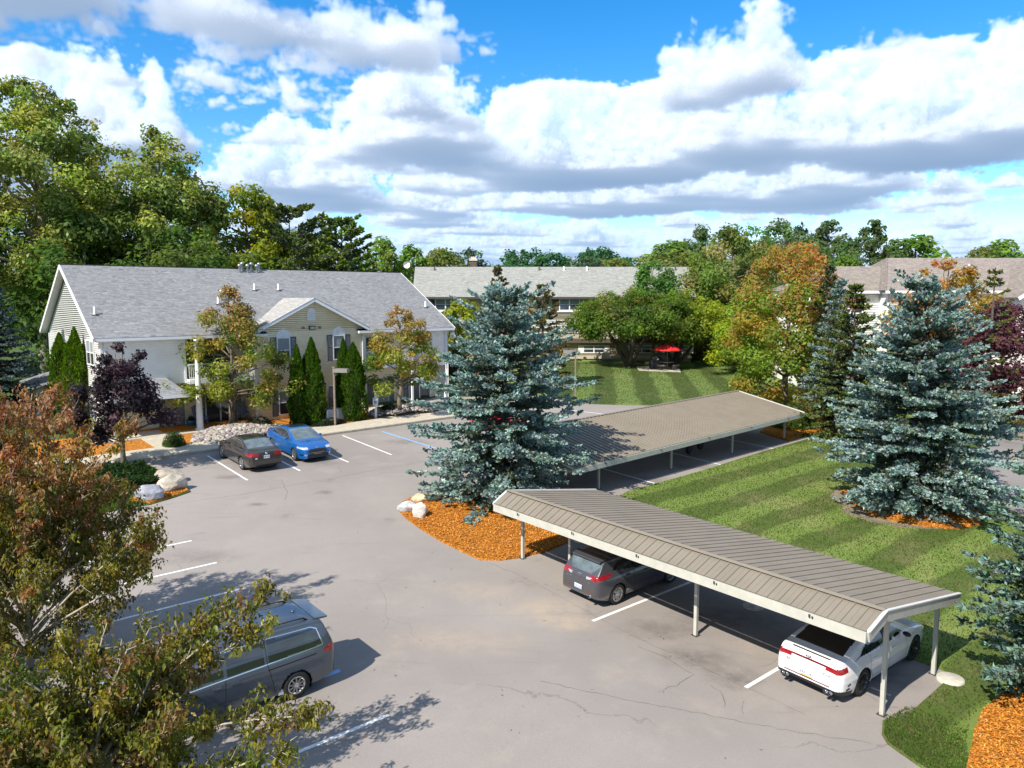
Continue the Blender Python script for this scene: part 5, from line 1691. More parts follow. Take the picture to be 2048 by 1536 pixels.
MB().box((.014, -.05, .44), (.02, 1.3, .03)).build('bumper_line', M_CHROME, opt)
MB().box((.012, .52, .70), (.006, .12, .09)).build('sticker', M_PLATE, opt)

# ---------- bright blue sedan, nose towards the lane
PBL = paint('bright_blue_paint', (.006, .115, .40), .25, .25)
sp = sedan_spec(name='blue_sedan', L=4.87, W=1.85, xr=1.05, xf=3.90, rw=.335, rim=.235, arch=.375, rim_mat=M_RIM, spokes=10, twin=False, spoke_w=.020,
    top=[(0, .62), (.03, .84), (.07, .99), (.13, 1.05), (.45, 1.08), (.8, 1.15), (1.25, 1.34), (1.6, 1.43), (2.1, 1.475), (2.55, 1.45), (2.9, 1.35), (3.3, 1.17), (3.6, 1.04), (3.8, 1.0), (4.3, .93), (4.6, .84), (4.74, .76), (4.82, .64), (4.87, .48)],
    bottom=[(0, .40), (.10, .30), (.5, .20), (4.5, .19), (4.77, .22), (4.87, .28)],
    plan=[(0, .78), (.06, .86), (.2, .93), (.6, .985), (1.2, 1.0), (3.6, 1.0), (4.25, .965), (4.55, .90), (4.74, .80), (4.87, .64)],
    edge=[(0, .05), (.12, .06), (.8, .06), (1.3, .09), (2.7, .09), (3.3, .05), (3.8, .07), (4.6, .09), (4.87, .05)], crownp=[(0, 4), (.8, 3.2), (1.5, 3), (3.6, 3.2), (4.87, 2.8)],
    regions=[('rear_window', lambda x, y, z, fl, tp: tp & (x > .66) & (x < 1.46) & (np.abs(y) < .64)),
             ('windshield', lambda x, y, z, fl, tp: tp & (x > 2.66) & (x < 3.62) & (np.abs(y) < .62 + .08 * (x - 2.66))),
             ('sunroof', lambda x, y, z, fl, tp: tp & (x > 1.75) & (x < 2.42) & (np.abs(y) < .46)),
             ('side_window', side_glass([(.92, 1.05), (1.28, 1.23), (1.7, 1.335), (2.4, 1.345), (2.78, 1.24), (3.22, 1.02), (2.1, .985)])),
             ('tail_light', lambda x, y, z, fl, tp: (x < .4) & (z > .84) & (z < .99) & (np.abs(y) > .44)),
             ('headlight', lambda x, y, z, fl, tp: (x > 4.22) & (z > .70 + .06 * (4.87 - x)) & (z < .79 + .07 * (4.87 - x)) & (np.abs(y) > .50)),
             ('grille', lambda x, y, z, fl, tp: (x > 4.70) & (((z - .60) / .125) ** 2 + (y / .50) ** 6 < 1)),
             ('lower_grille', lambda x, y, z, fl, tp: (x > 4.70) & (z > .30) & (z < .40) & (np.abs(y) < .60)),
             ('fog_trim', lambda x, y, z, fl, tp: (x > 4.45) & (z > .40) & (z < .46) & (np.abs(y) > .56))],
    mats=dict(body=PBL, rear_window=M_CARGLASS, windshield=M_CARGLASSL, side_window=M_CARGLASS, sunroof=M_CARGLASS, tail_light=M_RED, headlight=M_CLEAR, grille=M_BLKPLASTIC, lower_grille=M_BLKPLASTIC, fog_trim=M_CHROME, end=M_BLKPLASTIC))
car = Car(sp)
fus = car.build('bright blue sedan backed into its stall, its grille towards the lane', 'cars parked in the lot')
place(fus, (-11.36, 39.87), math.atan2(-.775, .632), (3.90, -.925))
car.strip(fus, 'window_trim', [(.90, 1.04), (1.26, 1.245), (1.68, 1.355), (2.42, 1.365), (2.82, 1.25)], .018, M_CHROME)
for xs in ([(1.42, .98), (1.38, .62), (1.50, .32)], [(2.30, .97), (2.34, .32)], [(3.30, .98), (3.34, .34)]): car.strip(fus, 'panel_gap', xs, .010, M_SEAM)
car.strip(fus, 'door_pillar', [(2.2, 1.0), (2.14, 1.335)], .06, M_BLKPLASTIC)
car.mirror(fus, 3.10, 1.02, PBL); car.handle(fus, 1.62, .87, PBL); car.handle(fus, 2.55, .85, PBL)
for k in range(4):
    z_ = .53 + k * .045
    MB().box((4.845 - .02 * k, 0, z_), (.03, .86 - .10 * abs(k - 1.5), .012)).build('grille_bar', M_CHROME, fus)
mb = MB(); n = 22
V = []
for q in (1.0, 1.10):
    for k in range(n):
        t = 2 * math.pi * k / n
        zz = .60 + .128 * q * math.sin(t); yy = .50 * (q * .5 + .5) * math.copysign(abs(math.cos(t)) ** .45, math.cos(t))
        V.append((4.875 - .16 * max(0, zz - .5) - .10 * abs(yy) ** 2, yy, zz))
mb.add(V, [(k, (k + 1) % n, n + (k + 1) % n, n + k) for k in range(n)]); mb.build('grille_rim', M_CHROME, fus)
MB().box((4.74, 0, .775), (.02, .12, .045)).build('badge', M_CHROME, fus)
for sg in (-1, 1):
    MB().box((4.42, sg * .80, .775), (.16, .03, .05), sg * -.35).build('turn_signal', M_AMBER, fus)

# ---------- grey-blue minivan under the near pear
PV = paint('slate_blue_paint', (.085, .105, .135), .6, .30)
sp = sedan_spec(name='grey_minivan', cat='minivan', L=5.13, W=1.96, xr=1.08, xf=4.08, rw=.345, rim=.215, arch=.39, rim_mat=M_RIM, spokes=10, twin=False, spoke_w=.024,
    front=[(.15, .90), (.22, .95), (.40, .985), (.62, 1.0), (.85, .99), (1.0, .97), (1.1, .94), (1.3, .885), (1.5, .82), (1.65, .76), (1.8, .70)],
    top=[(0, .66), (.02, .95), (.06, 1.12), (.14, 1.32), (.24, 1.55), (.30, 1.68), (.42, 1.735), (.8, 1.765), (1.8, 1.78), (2.6, 1.745), (3.0, 1.66), (3.5, 1.42), (3.95, 1.18), (4.2, 1.08), (4.6, .98), (4.9, .84), (5.05, .70), (5.13, .54)],
    bottom=[(0, .42), (.10, .32), (.5, .22), (4.7, .20), (5.0, .24), (5.13, .34)],
    plan=[(0, .78), (.05, .87), (.16, .94), (.45, .985), (1.0, 1.0), (3.8, 1.0), (4.5, .96), (4.85, .88), (5.05, .76), (5.13, .62)],
    edge=[(0, .05), (.25, .07), (.4, .08), (1.8, .09), (3.0, .08), (3.8, .05), (4.2, .07), (5.13, .05)], crownp=[(0, 3.2), (1.5, 3.4), (3.2, 3.2), (5.13, 2.6)],
    regions=[('rear_window', lambda x, y, z, fl, tp: tp & (x > .05) & (x < .30) & (np.abs(y) < .66) & (z > 1.14)),
             ('windshield', lambda x, y, z, fl, tp: tp & (x > 2.85) & (x < 4.0) & (np.abs(y) < .64 + .06 * (x - 2.85))),
             ('side_window', lambda x, y, z, fl, tp: fl & (in_poly(x, z, [(.38, 1.16), (.50, 1.52), (.62, 1.57), (1.72, 1.60), (1.72, 1.11)]) | in_poly(x, z, [(1.82, 1.105), (1.82, 1.60), (2.68, 1.585), (2.68, 1.07)]) | in_poly(x, z, [(2.78, 1.065), (2.78, 1.57), (3.05, 1.49), (3.85, 1.10), (3.6, 1.05)]))),
             ('tail_light', lambda x, y, z, fl, tp: (x < .34) & (z > .90 + .10 * x) & (z < 1.12 - .20 * x) & (np.abs(y) > .60)),
             ('headlight', lambda x, y, z, fl, tp: (x > 4.5) & (z > .68) & (z < .86) & (np.abs(y) > .48)),
             ('grille', lambda x, y, z, fl, tp: (x > 4.98) & (z > .40) & (z < .66) & (np.abs(y) < .5))],
    mats=dict(body=PV, rear_window=M_CARGLASS, windshield=M_CARGLASS, side_window=M_CARGLASS, tail_light=M_RED, headlight=M_CLEAR, grille=M_BLKPLASTIC, end=PV))
car = Car(sp)
van = car.build('slate blue-grey minivan half hidden behind the pear branches', 'cars parked in the lot')
place(van, (-5.10, 17.60), math.atan2(-.645, -.765), (1.08, .98))
car.strip(van, 'window_trim', [(.36, 1.14), (.48, 1.54), (.62, 1.605), (1.76, 1.635), (2.7, 1.615)], .022, M_CHROME)
car.strip(van, 'window_trim', [(.36, 1.14), (1.76, 1.09), (3.6, 1.03)], .022, M_CHROME)
car.strip(van, 'panel_gap', [(1.78, 1.62), (1.76, 1.05), (1.66, .60), (1.60, .34)], .012, M_SEAM); car.strip(van, 'panel_gap', [(2.74, 1.05), (2.78, .34)], .012, M_SEAM); car.strip(van, 'panel_gap', [(3.9, 1.02), (3.9, .40)], .012, M_SEAM)
car.strip(van, 'slide_rail', [(.55, .985), (1.76, .955)], .022, M_SEAM)
car.strip(van, 'side_moulding', [(1.75, .52), (3.9, .50)], .05, PV, eps=.012)
car.mirror(van, 3.62, 1.08, PV, (.13, .22, .16)); car.handle(van, 2.55, .93, M_CHROME); car.handle(van, 2.95, .93, M_CHROME)
for sg in (-1, 1):
    mb = MB(); y_ = sg * .60
    mb.tube([(.62, y_, 1.72), (.72, y_, 1.80), (.95, y_, 1.815), (2.3, y_, 1.815), (2.55, y_, 1.795), (2.66, y_, 1.72)], [.028, .024, .018, .018, .024, .028], 8)
    mb.build('roof_rail', M_BLKPLASTIC, van)
    mb = MB(); [mb.box((.25 + 0.0, sg * .89, .98), (.0, .0, .0)) for _ in ()]
MB().add([(.10, -.62, 1.70), (.10, .62, 1.70), (.46, .66, 1.755), (.46, -.66, 1.755), (.11, -.62, 1.665), (.11, .62, 1.665), (.46, .66, 1.70), (.46, -.66, 1.70)],
         [(0, 3, 2, 1), (4, 5, 6, 7), (0, 1, 5, 4), (1, 2, 6, 5), (2, 3, 7, 6), (3, 0, 4, 7)]).build('roof_spoiler', PV, van)
mb = MB(); mb.tube([(.78, .05, 1.76), (.70, .05, 1.80), (.66, .05, 1.795)], [.03, .015, .006], 6); mb.build('antenna', PV, van)
mb = MB(); mb.box((1.42, .90, .30), (.22, .10, .12)).box((1.42, -.90, .30), (.22, .10, .12)); mb.build('mud_flap', M_STEELW, van)
plate(van, -.004, 0, .74, 0, 0, 'DMV 5730', M_INK, M_PLATE, M_PLATEB)

# ---------- red car behind the big spruce, its body shared out of the blue sedan's shape
PR = paint('red_paint', (.48, .010, .018), .1, .25)
sp2 = dict(sp)
sp = sedan_spec(name='red_coupe', res=.06, rings=(2, 20, 12), L=4.45, W=1.80, xr=.95, xf=3.55, rw=.325, rim=.225, arch=.37, rim_mat=M_RIM, spokes=5, spoke_w=.028,
    top=[(0, .60), (.03, .82), (.08, .97), (.30, 1.02), (.7, 1.10), (1.2, 1.32), (1.6, 1.40), (2.1, 1.42), (2.5, 1.34), (2.9, 1.14), (3.2, 1.0), (3.4, .95), (3.9, .86), (4.2, .76), (4.38, .64), (4.45, .5)],
    bottom=[(0, .40), (.10, .28), (.5, .19), (4.1, .18), (4.35, .22), (4.45, .32)],
    plan=[(0, .76), (.06, .85), (.2, .93), (.6, .985), (1.2, 1.0), (3.3, 1.0), (3.9, .96), (4.2, .88), (4.38, .76), (4.45, .62)],
    edge=[(0, .05), (.7, .06), (1.3, .09), (2.4, .09), (3.0, .05), (3.4, .07), (4.45, .05)], crownp=[(0, 3.4), (4.45, 2.8)],
    regions=[('rear_window', lambda x, y, z, fl, tp: tp & (x > .55) & (x < 1.38) & (np.abs(y) < .62)),
             ('windshield', lambda x, y, z, fl, tp: tp & (x > 2.3) & (x < 3.2) & (np.abs(y) < .62)),
             ('side_window', side_glass([(.98, 1.03), (1.3, 1.19), (1.7, 1.29), (2.2, 1.28), (2.5, 1.16), (2.85, .98), (2.0, .96)])),
             ('tail_light', lambda x, y, z, fl, tp: (x < .35) & (z > .80) & (z < .94) & (np.abs(y) > .44)),
             ('headlight', lambda x, y, z, fl, tp: (x > 3.9) & (z > .62) & (z < .76) & (np.abs(y) > .45))],
    mats=dict(body=PR, rear_window=M_CARGLASS, windshield=M_CARGLASS, side_window=M_CARGLASS, tail_light=M_REDD, headlight=M_CLEAR, end=PR))
car = Car(sp)
red = car.build('red car glimpsed through the branches of the big blue spruce', 'cars parked in the lot')
place(red, (-.9, 50.4), math.atan2(-.757, .653), (1.06, .9))
car.mirror(red, 2.66, 1.0, PR)

# ---------- motorcycle in the shade of the far carport
mc = bpy.data.objects.new('motorcycle', None); link(mc)
tag(mc, 'dark red motorcycle standing in the shade of the farther carport', 'motorcycle')
PM = paint('maroon_paint', (.16, .012, .016), .3, .25)
for xw in (0, 1.5):
    mb = MB(); r = .32
    mb.lathe((xw, 0, r), [(.22, -.06), (.28, -.085), (.31, -.06), (.32, 0), (.31, .06), (.28, .085), (.22, .06)], 24, 'y')
    w = mb.build('wheel', M_TYRE, mc)
    mb = MB(); mb.lathe((xw, 0, r), [(.225, -.05), (.20, -.04), (.20, .04), (.225, .05)], 24, 'y')
    for k in range(6):
        t = math.pi * k / 3
        mb.bar((xw, 0, r), (xw + .21 * math.cos(t), 0, r + .21 * math.sin(t)), .03, .03)
    mb.build('rim', M_RIMD, w)
mb = MB(); mb.tube([(1.5, .10, .32), (1.22, .10, 1.0)], .03, 8); mb.tube([(1.5, -.10, .32), (1.22, -.10, 1.0)], .03, 8); mb.build('fork', M_CHROME, mc)
mb = MB(); mb.tube([(1.18, .36, 1.06), (1.20, .15, 1.05), (1.24, 0, 1.02), (1.20, -.15, 1.05), (1.18, -.36, 1.06)], .018, 8); mb.build('handlebar', M_BLKPLASTIC, mc)
mb = MB(); mb.tube([(.55, 0, .78), (.70, 0, .86), (.92, 0, .90), (1.12, 0, .84), (1.20, 0, .78)], [.06, .14, .17, .13, .05], 12); mb.build('fuel_tank', PM, mc)
mb = MB(); mb.tube([(-.18, 0, .86), (.05, 0, .78), (.30, 0, .74), (.58, 0, .80)], [.06, .13, .15, .10], 12); mb.build('seat', M_BLKPLASTIC, mc)
mb = MB(); mb.tube([(1.02, 0, .46), (.85, 0, .55), (.6, 0, .55), (.42, 0, .45)], [.10, .22, .22, .12], 10); mb.build('engine', M_RIMD, mc)
mb = MB(); mb.tube([(1.55, 0, .78), (1.42, 0, .92), (1.25, 0, 1.02), (1.1, 0, 1.0)], [.05, .15, .17, .10], 12); mb.tube([(1.35, 0, .70), (1.05, 0, .50), (.75, 0, .42)], [.12, .17, .10], 10); mb.build('fairing', PM, mc)
mb = MB(); mb.tube([(.75, -.12, .35), (.3, -.17, .30), (-.2, -.20, .42)], [.035, .05, .06], 10); mb.build('exhaust', M_CHROME, mc)
mb = MB(); mb.tube([(0, .09, .32), (.55, .10, .40)], .03, 8); mb.tube([(0, -.09, .32), (.55, -.10, .40)], .03, 8); mb.build('swing_arm', M_RIMD, mc)
mb = MB(); n = 12
for k in range(n):
    pass
mb.tube([(1.75, 0, .62), (1.62, 0, .69), (1.48, 0, .70), (1.32, 0, .62)], [.03, .07, .07, .03], 8); mb.build('mudguard', PM, mc)
place(mc, (9.95, 43.2), math.atan2(2.66, 2.06) + math.pi, (1.5, 0))
# ------------------------------------------------------------------ foliage
M_LEAF = leaf_mat('leaf', .6, .60, .18)
M_LEAFG = leaf_mat('glossy_leaf', .45, .45, .35)
M_NEEDLE = leaf_mat('needle', .75, .30, .12)
M_BARK = plain('grey_bark', (.16, .13, .10), .95, var=.3, scale=9, bump=.6, bscale=26)
M_BARKP = plain('pale_bark', (.36, .31, .24), .95, var=.25, scale=6, bump=.5, bscale=20)
M_BARKD = plain('dark_bark', (.07, .055, .045), .95, var=.3, scale=9, bump=.6, bscale=26)


LEAFMUL, COLMUL = 1.02, 2.65


def unit(v):
    return v / (np.linalg.norm(v, axis=-1, keepdims=True) + 1e-9)


def frames(nrm, rng):
    """two in-plane axes for each normal, randomly turned"""
    a = unit(np.cross(nrm, rng.normal(size=nrm.shape)))
    return a, np.cross(nrm, a)


def leaf_cards(name, pos, nrm, size, tint, mat_, parent, rng, fold=False, droop=None, aspect=.55):
    n = len(pos)
    a, b = frames(nrm, rng)
    if droop is not None:
        d = np.tile(np.array([[0, 0, -1.0]]), (n, 1))
        a = unit(a * (1 - droop) + d * droop + rng.normal(size=a.shape) * .15)
        b = unit(np.cross(nrm, a)); nrm = np.cross(a, b)
    L = size[:, None]
    if not fold:
        V = np.stack([pos - a * L * .5, pos + b * L * aspect * .5 - a * L * .05, pos + a * L * .5, pos - b * L * aspect * .5 - a * L * .05], 1)
        F = np.arange(n * 4).reshape(n, 4)
        return mesh_np(name, V.reshape(-1, 3), F, mat_, parent, tint)
    # a folded, curled leaf: two halves, four quads' worth of faces
    up = nrm
    p0 = pos; p1 = pos + a * L * .38 + up * L * .07; p2 = pos + a * L * 1.0 - up * L * .18
    w = aspect * .5
    l1 = pos + a * L * .42 + b * L * w + up * L * .20; r1 = pos + a * L * .42 - b * L * w + up * L * .20
    V = np.stack([p0, l1, p2, r1, p1], 1).reshape(-1, 3)
    o = np.arange(n)[:, None] * 5
    F = np.concatenate([o + np.array([[0, 4, 2, 1]]), o + np.array([[0, 3, 2, 4]])], 1).reshape(-1, 4)
    return mesh_np(name, V, F, mat_, parent, np.repeat(tint, 2, axis=0))


def palette(rng, n, cols, weights, jitter=.16):
    c = np.array(cols)[rng.choice(len(cols), n, p=np.array(weights) / sum(weights))]
    return np.clip(c * (1 + rng.normal(0, jitter, (n, 1))) * (1 + rng.normal(0, .06, (n, 3))), .004, 1)


def limb_mesh(parent, trunk_pts, trunk_r, limbs, mat_, name='trunk'):
    mb = MB()
    mb.tube(trunk_pts, trunk_r, 9)
    for pts, r0, r1 in limbs:
        k = len(pts)
        mb.tube(pts, [r0 + (r1 - r0) * i / (k - 1) for i in range(k)], 6)
    return mb.build(name, mat_, parent)


def curve(a, b, bend, rng, k=5):
    a, b = np.array(a, float), np.array(b, float)
    d = b - a; m = rng.normal(size=3) * np.linalg.norm(d) * bend
    return [tuple(a + d * t + m * math.sin(math.pi * t) * .5 + np.array([0, 0, np.linalg.norm(d) * .08 * math.sin(math.pi * t)])) for t in np.linspace(0, 1, k)]


def broad_tree(name, loc, H, R, label, cat='tree', group=None, profile=None, base=.18, n_cl=70, n_leaf=9000, leaf=.22, cl_r=None,
               cols=((.06, .11, .02),), weights=(1,), top_cols=None, bark=None, trunk_r=None, seed=0, lean=(0, 0), uneven=.25, mat_=None,
               fold=False, droop=None, multi=1, aspect=.6, squash=1.0, side_cols=None, shell=.55, limbs_n=None, cl_jit=.25, cl_flat=.75):
    """tapered trunk, forking limbs, and leaves gathered in clumps spread through an uneven crown"""
    rng = np.random.default_rng(seed)
    root = empty(name, (loc[0], loc[1], loc[2] if len(loc) > 2 else gz(loc[0], loc[1]) - .05))
    tag(root, label, cat, group)
    profile = profile or [(0, .35), (.18, .85), (.42, 1.0), (.7, .78), (.9, .40), (1.0, .08)]
    cb = H * base
    # lobes make the outline uneven
    ph = rng.uniform(0, 2 * math.pi, 6); kz = rng.uniform(1, 5, 6); ka = np.array([1, 2, 3, 4, 5, 3])
    n_leaf = int(n_leaf * LEAFMUL); leaf = leaf * 1.17
    cols = [tuple(q * COLMUL for q in c) for c in cols]
    if top_cols: top_cols = ([tuple(q * COLMUL for q in c) for c in top_cols[0]], top_cols[1])
    if side_cols: side_cols = (side_cols[0], [tuple(q * COLMUL for q in c) for c in side_cols[1]], side_cols[2], side_cols[3])
    C = []
    while len(C) < n_cl:
        t = rng.random() ** .85
        az = rng.uniform(0, 2 * math.pi)
        rad = interp(t, profile) * R
        lob = 1 + uneven * sum(math.cos(ka[i] * az + ph[i] + kz[i] * t * 3) for i in range(6)) / 2.6
        r = rad * lob * (shell + (1 - shell) * rng.random() ** .6)
        if rng.random() > .25 + .75 * (rad / R): continue
        C.append((r * math.cos(az) + lean[0] * t, r * math.sin(az) * squash + lean[1] * t, cb + t * (H - cb) * (1 - .02 * rng.random())))
    C = np.array(C)
    C[0] = (lean[0], lean[1], H - (cl_r or R * .2) * .6)
    cr = (cl_r or R * .26) * rng.uniform(.65, 1.35, n_cl)
    # clumps near the tip are smaller
    cr *= .55 + .45 * np.clip((H - C[:, 2]) / (H * .3), 0, 1)
    w = cr ** 2; w /= w.sum()
    k = rng.choice(n_cl, n_leaf, p=w)
    dirs = unit(rng.normal(size=(n_leaf, 3)))
    rad = rng.random(n_leaf) ** .36
    pos = C[k] + dirs * (cr[k] * rad)[:, None] * np.array([1, 1, cl_flat])
    pos += rng.normal(size=pos.shape) * cr[k][:, None] * cl_jit * .3
    nrm = unit(dirs * .8 + np.array([0, 0, .5]) + rng.normal(size=dirs.shape) * .42)
    size = leaf * rng.uniform(.6, 1.3, n_leaf)
    tc = palette(rng, n_cl, cols, weights, .10)
    tint = tc[k] * (1 + rng.normal(0, .16, (n_leaf, 1))) * (1 + rng.normal(0, .05, (n_leaf, 3)))
    if top_cols is not None:
        f = np.clip((pos[:, 2] - cb) / (H - cb) * 1.25 - .35 + rng.normal(0, .22, n_leaf), 0, 1) > .5
        tint[f] = palette(rng, f.sum(), top_cols[0], top_cols[1])
    if side_cols is not None:
        d, cc, ww, th = side_cols
        f = ((pos[:, :2] @ np.array(d)) / R + rng.normal(0, .25, n_leaf) + .4 * (pos[:, 2] / H - .5)) > th
        tint[f] = palette(rng, f.sum(), cc, ww)
    tint = np.clip(tint, .004, 1)
    tr = trunk_r or H * .022
    bark = bark or M_BARK
    top = np.array([lean[0] * .8, lean[1] * .8, H * .86])
    limbs = []
    trunks = []
    order = rng.permutation(n_cl)
    ln = limbs_n if limbs_n is not None else min(n_cl, 34)
    if multi == 1:
        tp = [(0, 0, -.3), (rng.normal() * .05, rng.normal() * .05, cb * .6)] + [tuple(top * t + np.array([rng.normal() * .06 * R * .3, rng.normal() * .06 * R * .3, 0])) for t in (.3, .45, .6, .8)] + [tuple(top)]
        tp = sorted(tp, key=lambda p: p[2])
        rr_ = [tr * 1.25] + [tr * max(.12, 1 - p[2] / (H * .95)) for p in tp[1:]]
        for i in order[:ln]:
            c = C[i]; z = max(cb * .55, min(c[2] - .25 * math.hypot(c[0], c[1]) - .3, H * .8))
            a = (top[0] * z / (H * .86), top[1] * z / (H * .86), z)
            limbs.append((curve(a, c, .18, rng), tr * .42 * (1 - .6 * z / H), tr * .07))
    else:
        tp = [(0, 0, -.3), (0, 0, .25)]; rr_ = [tr * 1.3, tr]
        for j in range(multi):
            az = 2 * math.pi * j / multi + rng.uniform(-.4, .4)
            e = (R * .45 * math.cos(az), R * .45 * math.sin(az) * squash, H * .55)
            limbs.append((curve((0, 0, .1), e, .12, rng, 6), tr * .75, tr * .35))
            for i in order[j * 8:(j + 1) * 8]:
                limbs.append((curve(e, C[i], .15, rng), tr * .33, tr * .07))
    limb_mesh(root, tp, rr_, limbs, bark)
    leaf_cards('crown', pos, nrm, size, tint, mat_ or M_LEAF, root, rng, fold, None if droop is None else droop, aspect)
    return root


def spindles(pos, d, length, rad, tint):
    """short needle shoots from pos along d: two crossed blades each"""
    n = len(pos)
    rng = np.random.default_rng(n)
    a = unit(np.cross(d, rng.normal(size=d.shape))); b = np.cross(d, a)
    mid = pos + d * length[:, None] * .48
    r = rad[:, None] * 1.12
    V = np.stack([pos, mid + a * r, mid - a * r, mid + b * r, mid - b * r, pos + d * length[:, None]], 1).reshape(-1, 3)
    o = np.arange(n)[:, None] * 6
    F = np.concatenate([o + np.array([[0, 1, 5, 2]]), o + np.array([[0, 3, 5, 4]])], 1).reshape(-1, 4)
    return V, F, np.repeat(tint, 2, axis=0)


def spruce(name, loc, H, R, label, group=None, cat='spruce', levels=24, per=13, cols=((.17, .26, .27),), weights=(1,), inner=(.14, .18, .12), seed=0,
           shoot=.20, twigs=13, droop=.22, lev_jit=.008, base=.06, power=.85, cones=0, cone_zone=(.72, .97), gaps=.12, ragged=.22, inner_amt=.18, lean=(0, 0), fat=.25, prof=None, dense=1.0, az_rng=None):
    """whorls of sweeping boughs, each feathered with needle shoots"""
    rng = np.random.default_rng(seed)
    root = empty(name, (loc[0], loc[1], loc[2] if len(loc) > 2 else gz(loc[0], loc[1]) - .05)); tag(root, label, cat, group)
    P, D, Lh, Rd, T = [], [], [], [], []
    mb = MB()
    mb.tube([(0, 0, -.3), (0, 0, H * .3), (lean[0] * .5, lean[1] * .5, H * .6), (lean[0], lean[1], H * .955)], [H * .022, H * .017, H * .010, H * .002], 8)
    for li in range(levels):
        t = li / (levels - 1)
        z0 = H * (base + (1 - base) * t ** .92) + rng.normal() * H * .006
        env = interp(t, prof) * R if prof else R * (1 - t) ** power * (.80 + .25 * math.sin(min(1, t * 5) * math.pi / 2))
        nb = max(4, int(per * (1 - .55 * t)))
        for bi in range(nb):
            if rng.random() < gaps: continue
            z = min(H * .97, z0 + rng.normal() * H * lev_jit)
            az = 2 * math.pi * (bi + rng.random() * .9) / nb + li * 1.3
            if az_rng is not None and not (az_rng[0] <= (az % (2 * math.pi)) <= az_rng[1]) and rng.random() < .8: continue
            L = max(.18, R * .09, env * rng.uniform(1 - ragged, 1 + ragged * .7))
            rise = .50 * t ** 1.5 + .10 - droop * (1 - t)
            n = 9
            s = np.linspace(0, 1, n)
            dz = L * (rise * s - droop * .55 * np.sin(s * math.pi * .5) ** 2 * (1 - t) + .30 * droop * s ** 3)
            ax = np.array([math.cos(az), math.sin(az)])
            side = np.array([-ax[1], ax[0]])
            bend = rng.normal() * .10
            pts = np.zeros((n, 3))
            pts[:, :2] = ax * (L * s)[:, None] + side * (bend * L * s ** 2)[:, None] + np.array(lean) * (z / H)
            pts[:, 2] = z + dz
            if L > .5:
                mb.tube([tuple(p) for p in pts[::2]], [max(.006, .022 * L / 2.5 * (1 - q) + .005) for q in s[::2]], 4, caps=False)
            # twigs to both sides and shoots on them
            nt_ = max(4, int(twigs * 1.45 * (L / R) ** .5 * dense))
            for q in rng.uniform(.22, 1.0, nt_):
                i = q * (n - 1); i0 = min(n - 2, int(i)); f = i - i0
                p = pts[i0] * (1 - f) + pts[i0 + 1] * f
                tg = unit(pts[i0 + 1] - pts[i0])
                sg = rng.choice([-1, 1])
                tl = (.20 + .40 * L * .30) * (1.15 - q * .75) * rng.uniform(.7, 1.25)
                td = unit(tg * .75 + np.array([side[0], side[1], 0]) * sg * rng.uniform(.5, 1.0) + np.array([0, 0, rng.uniform(-.16, .10)]))
                k = max(2, int(tl / (shoot * .42)))
                u = (np.arange(k) + rng.random(k)) / k
                pp = p + td * (u * tl)[:, None]
                dd = unit(td + rng.normal(size=(k, 3)) * .50 + np.array([0, 0, .18]))
                P.append(pp); D.append(dd)
                Lh.append(shoot * rng.uniform(.7, 1.25, k)); Rd.append(shoot * fat * rng.uniform(.75, 1.25, k))
                c = palette(rng, 1, cols, weights, .10)
                cc = np.repeat(c, k, 0) * (1 + rng.normal(0, .12, (k, 1)))
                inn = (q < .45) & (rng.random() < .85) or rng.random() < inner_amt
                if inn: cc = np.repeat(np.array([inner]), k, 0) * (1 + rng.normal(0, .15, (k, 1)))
                T.append(cc)
            # the bough's own tip
            k = 5
            P.append(np.repeat(pts[-1:], k, 0)); D.append(unit(np.repeat(unit(pts[-1:] - pts[-2:-1]), k, 0) + rng.normal(size=(k, 3)) * .45))
            Lh.append(shoot * rng.uniform(.9, 1.5, k)); Rd.append(shoot * fat * np.ones(k)); T.append(palette(rng, k, cols, weights, .08))
    # leader
    k = 26
    P.append(np.stack([np.full(k, lean[0]), np.full(k, lean[1]), np.linspace(H * .93, H * 1.0, k)], 1)); D.append(unit(rng.normal(size=(k, 3)) * .6 + np.array([0, 0, .8])))
    Lh.append(shoot * rng.uniform(.7, 1.3, k)); Rd.append(np.full(k, shoot * fat)); T.append(palette(rng, k, cols, weights))
    P, D, Lh, Rd, T = (np.concatenate(a) for a in (P, D, Lh, Rd, T))
    V, F, TT = spindles(P, D, Lh, Rd, np.clip(T, .004, 1))
    mb.build('trunk', M_BARKD, root)
    mesh_np('crown', V, F, M_NEEDLE, root, TT)
    if cones:
        m = (P[:, 2] > H * cone_zone[0]) & (P[:, 2] < H * cone_zone[1])
        ii = np.flatnonzero(m)
        # cones hang in bunches
        seeds = rng.choice(ii, max(1, cones // 9))
        cp = (P[np.repeat(seeds, 9)] + rng.normal(size=(len(seeds) * 9, 3)) * .17)
        dn = unit(np.tile(np.array([[0, 0, -1.0]]), (len(cp), 1)) + rng.normal(size=(len(cp), 3)) * .18)
        V, F, TT = spindles(cp, dn, rng.uniform(.11, .17, len(cp)), np.full(len(cp), .030), palette(rng, len(cp), ((.50, .25, .10), (.42, .19, .07)), (1, 1)))
        o = mesh_np('cones', V, F, M_NEEDLE, root, TT); o['kind'] = 'stuff'
    return root


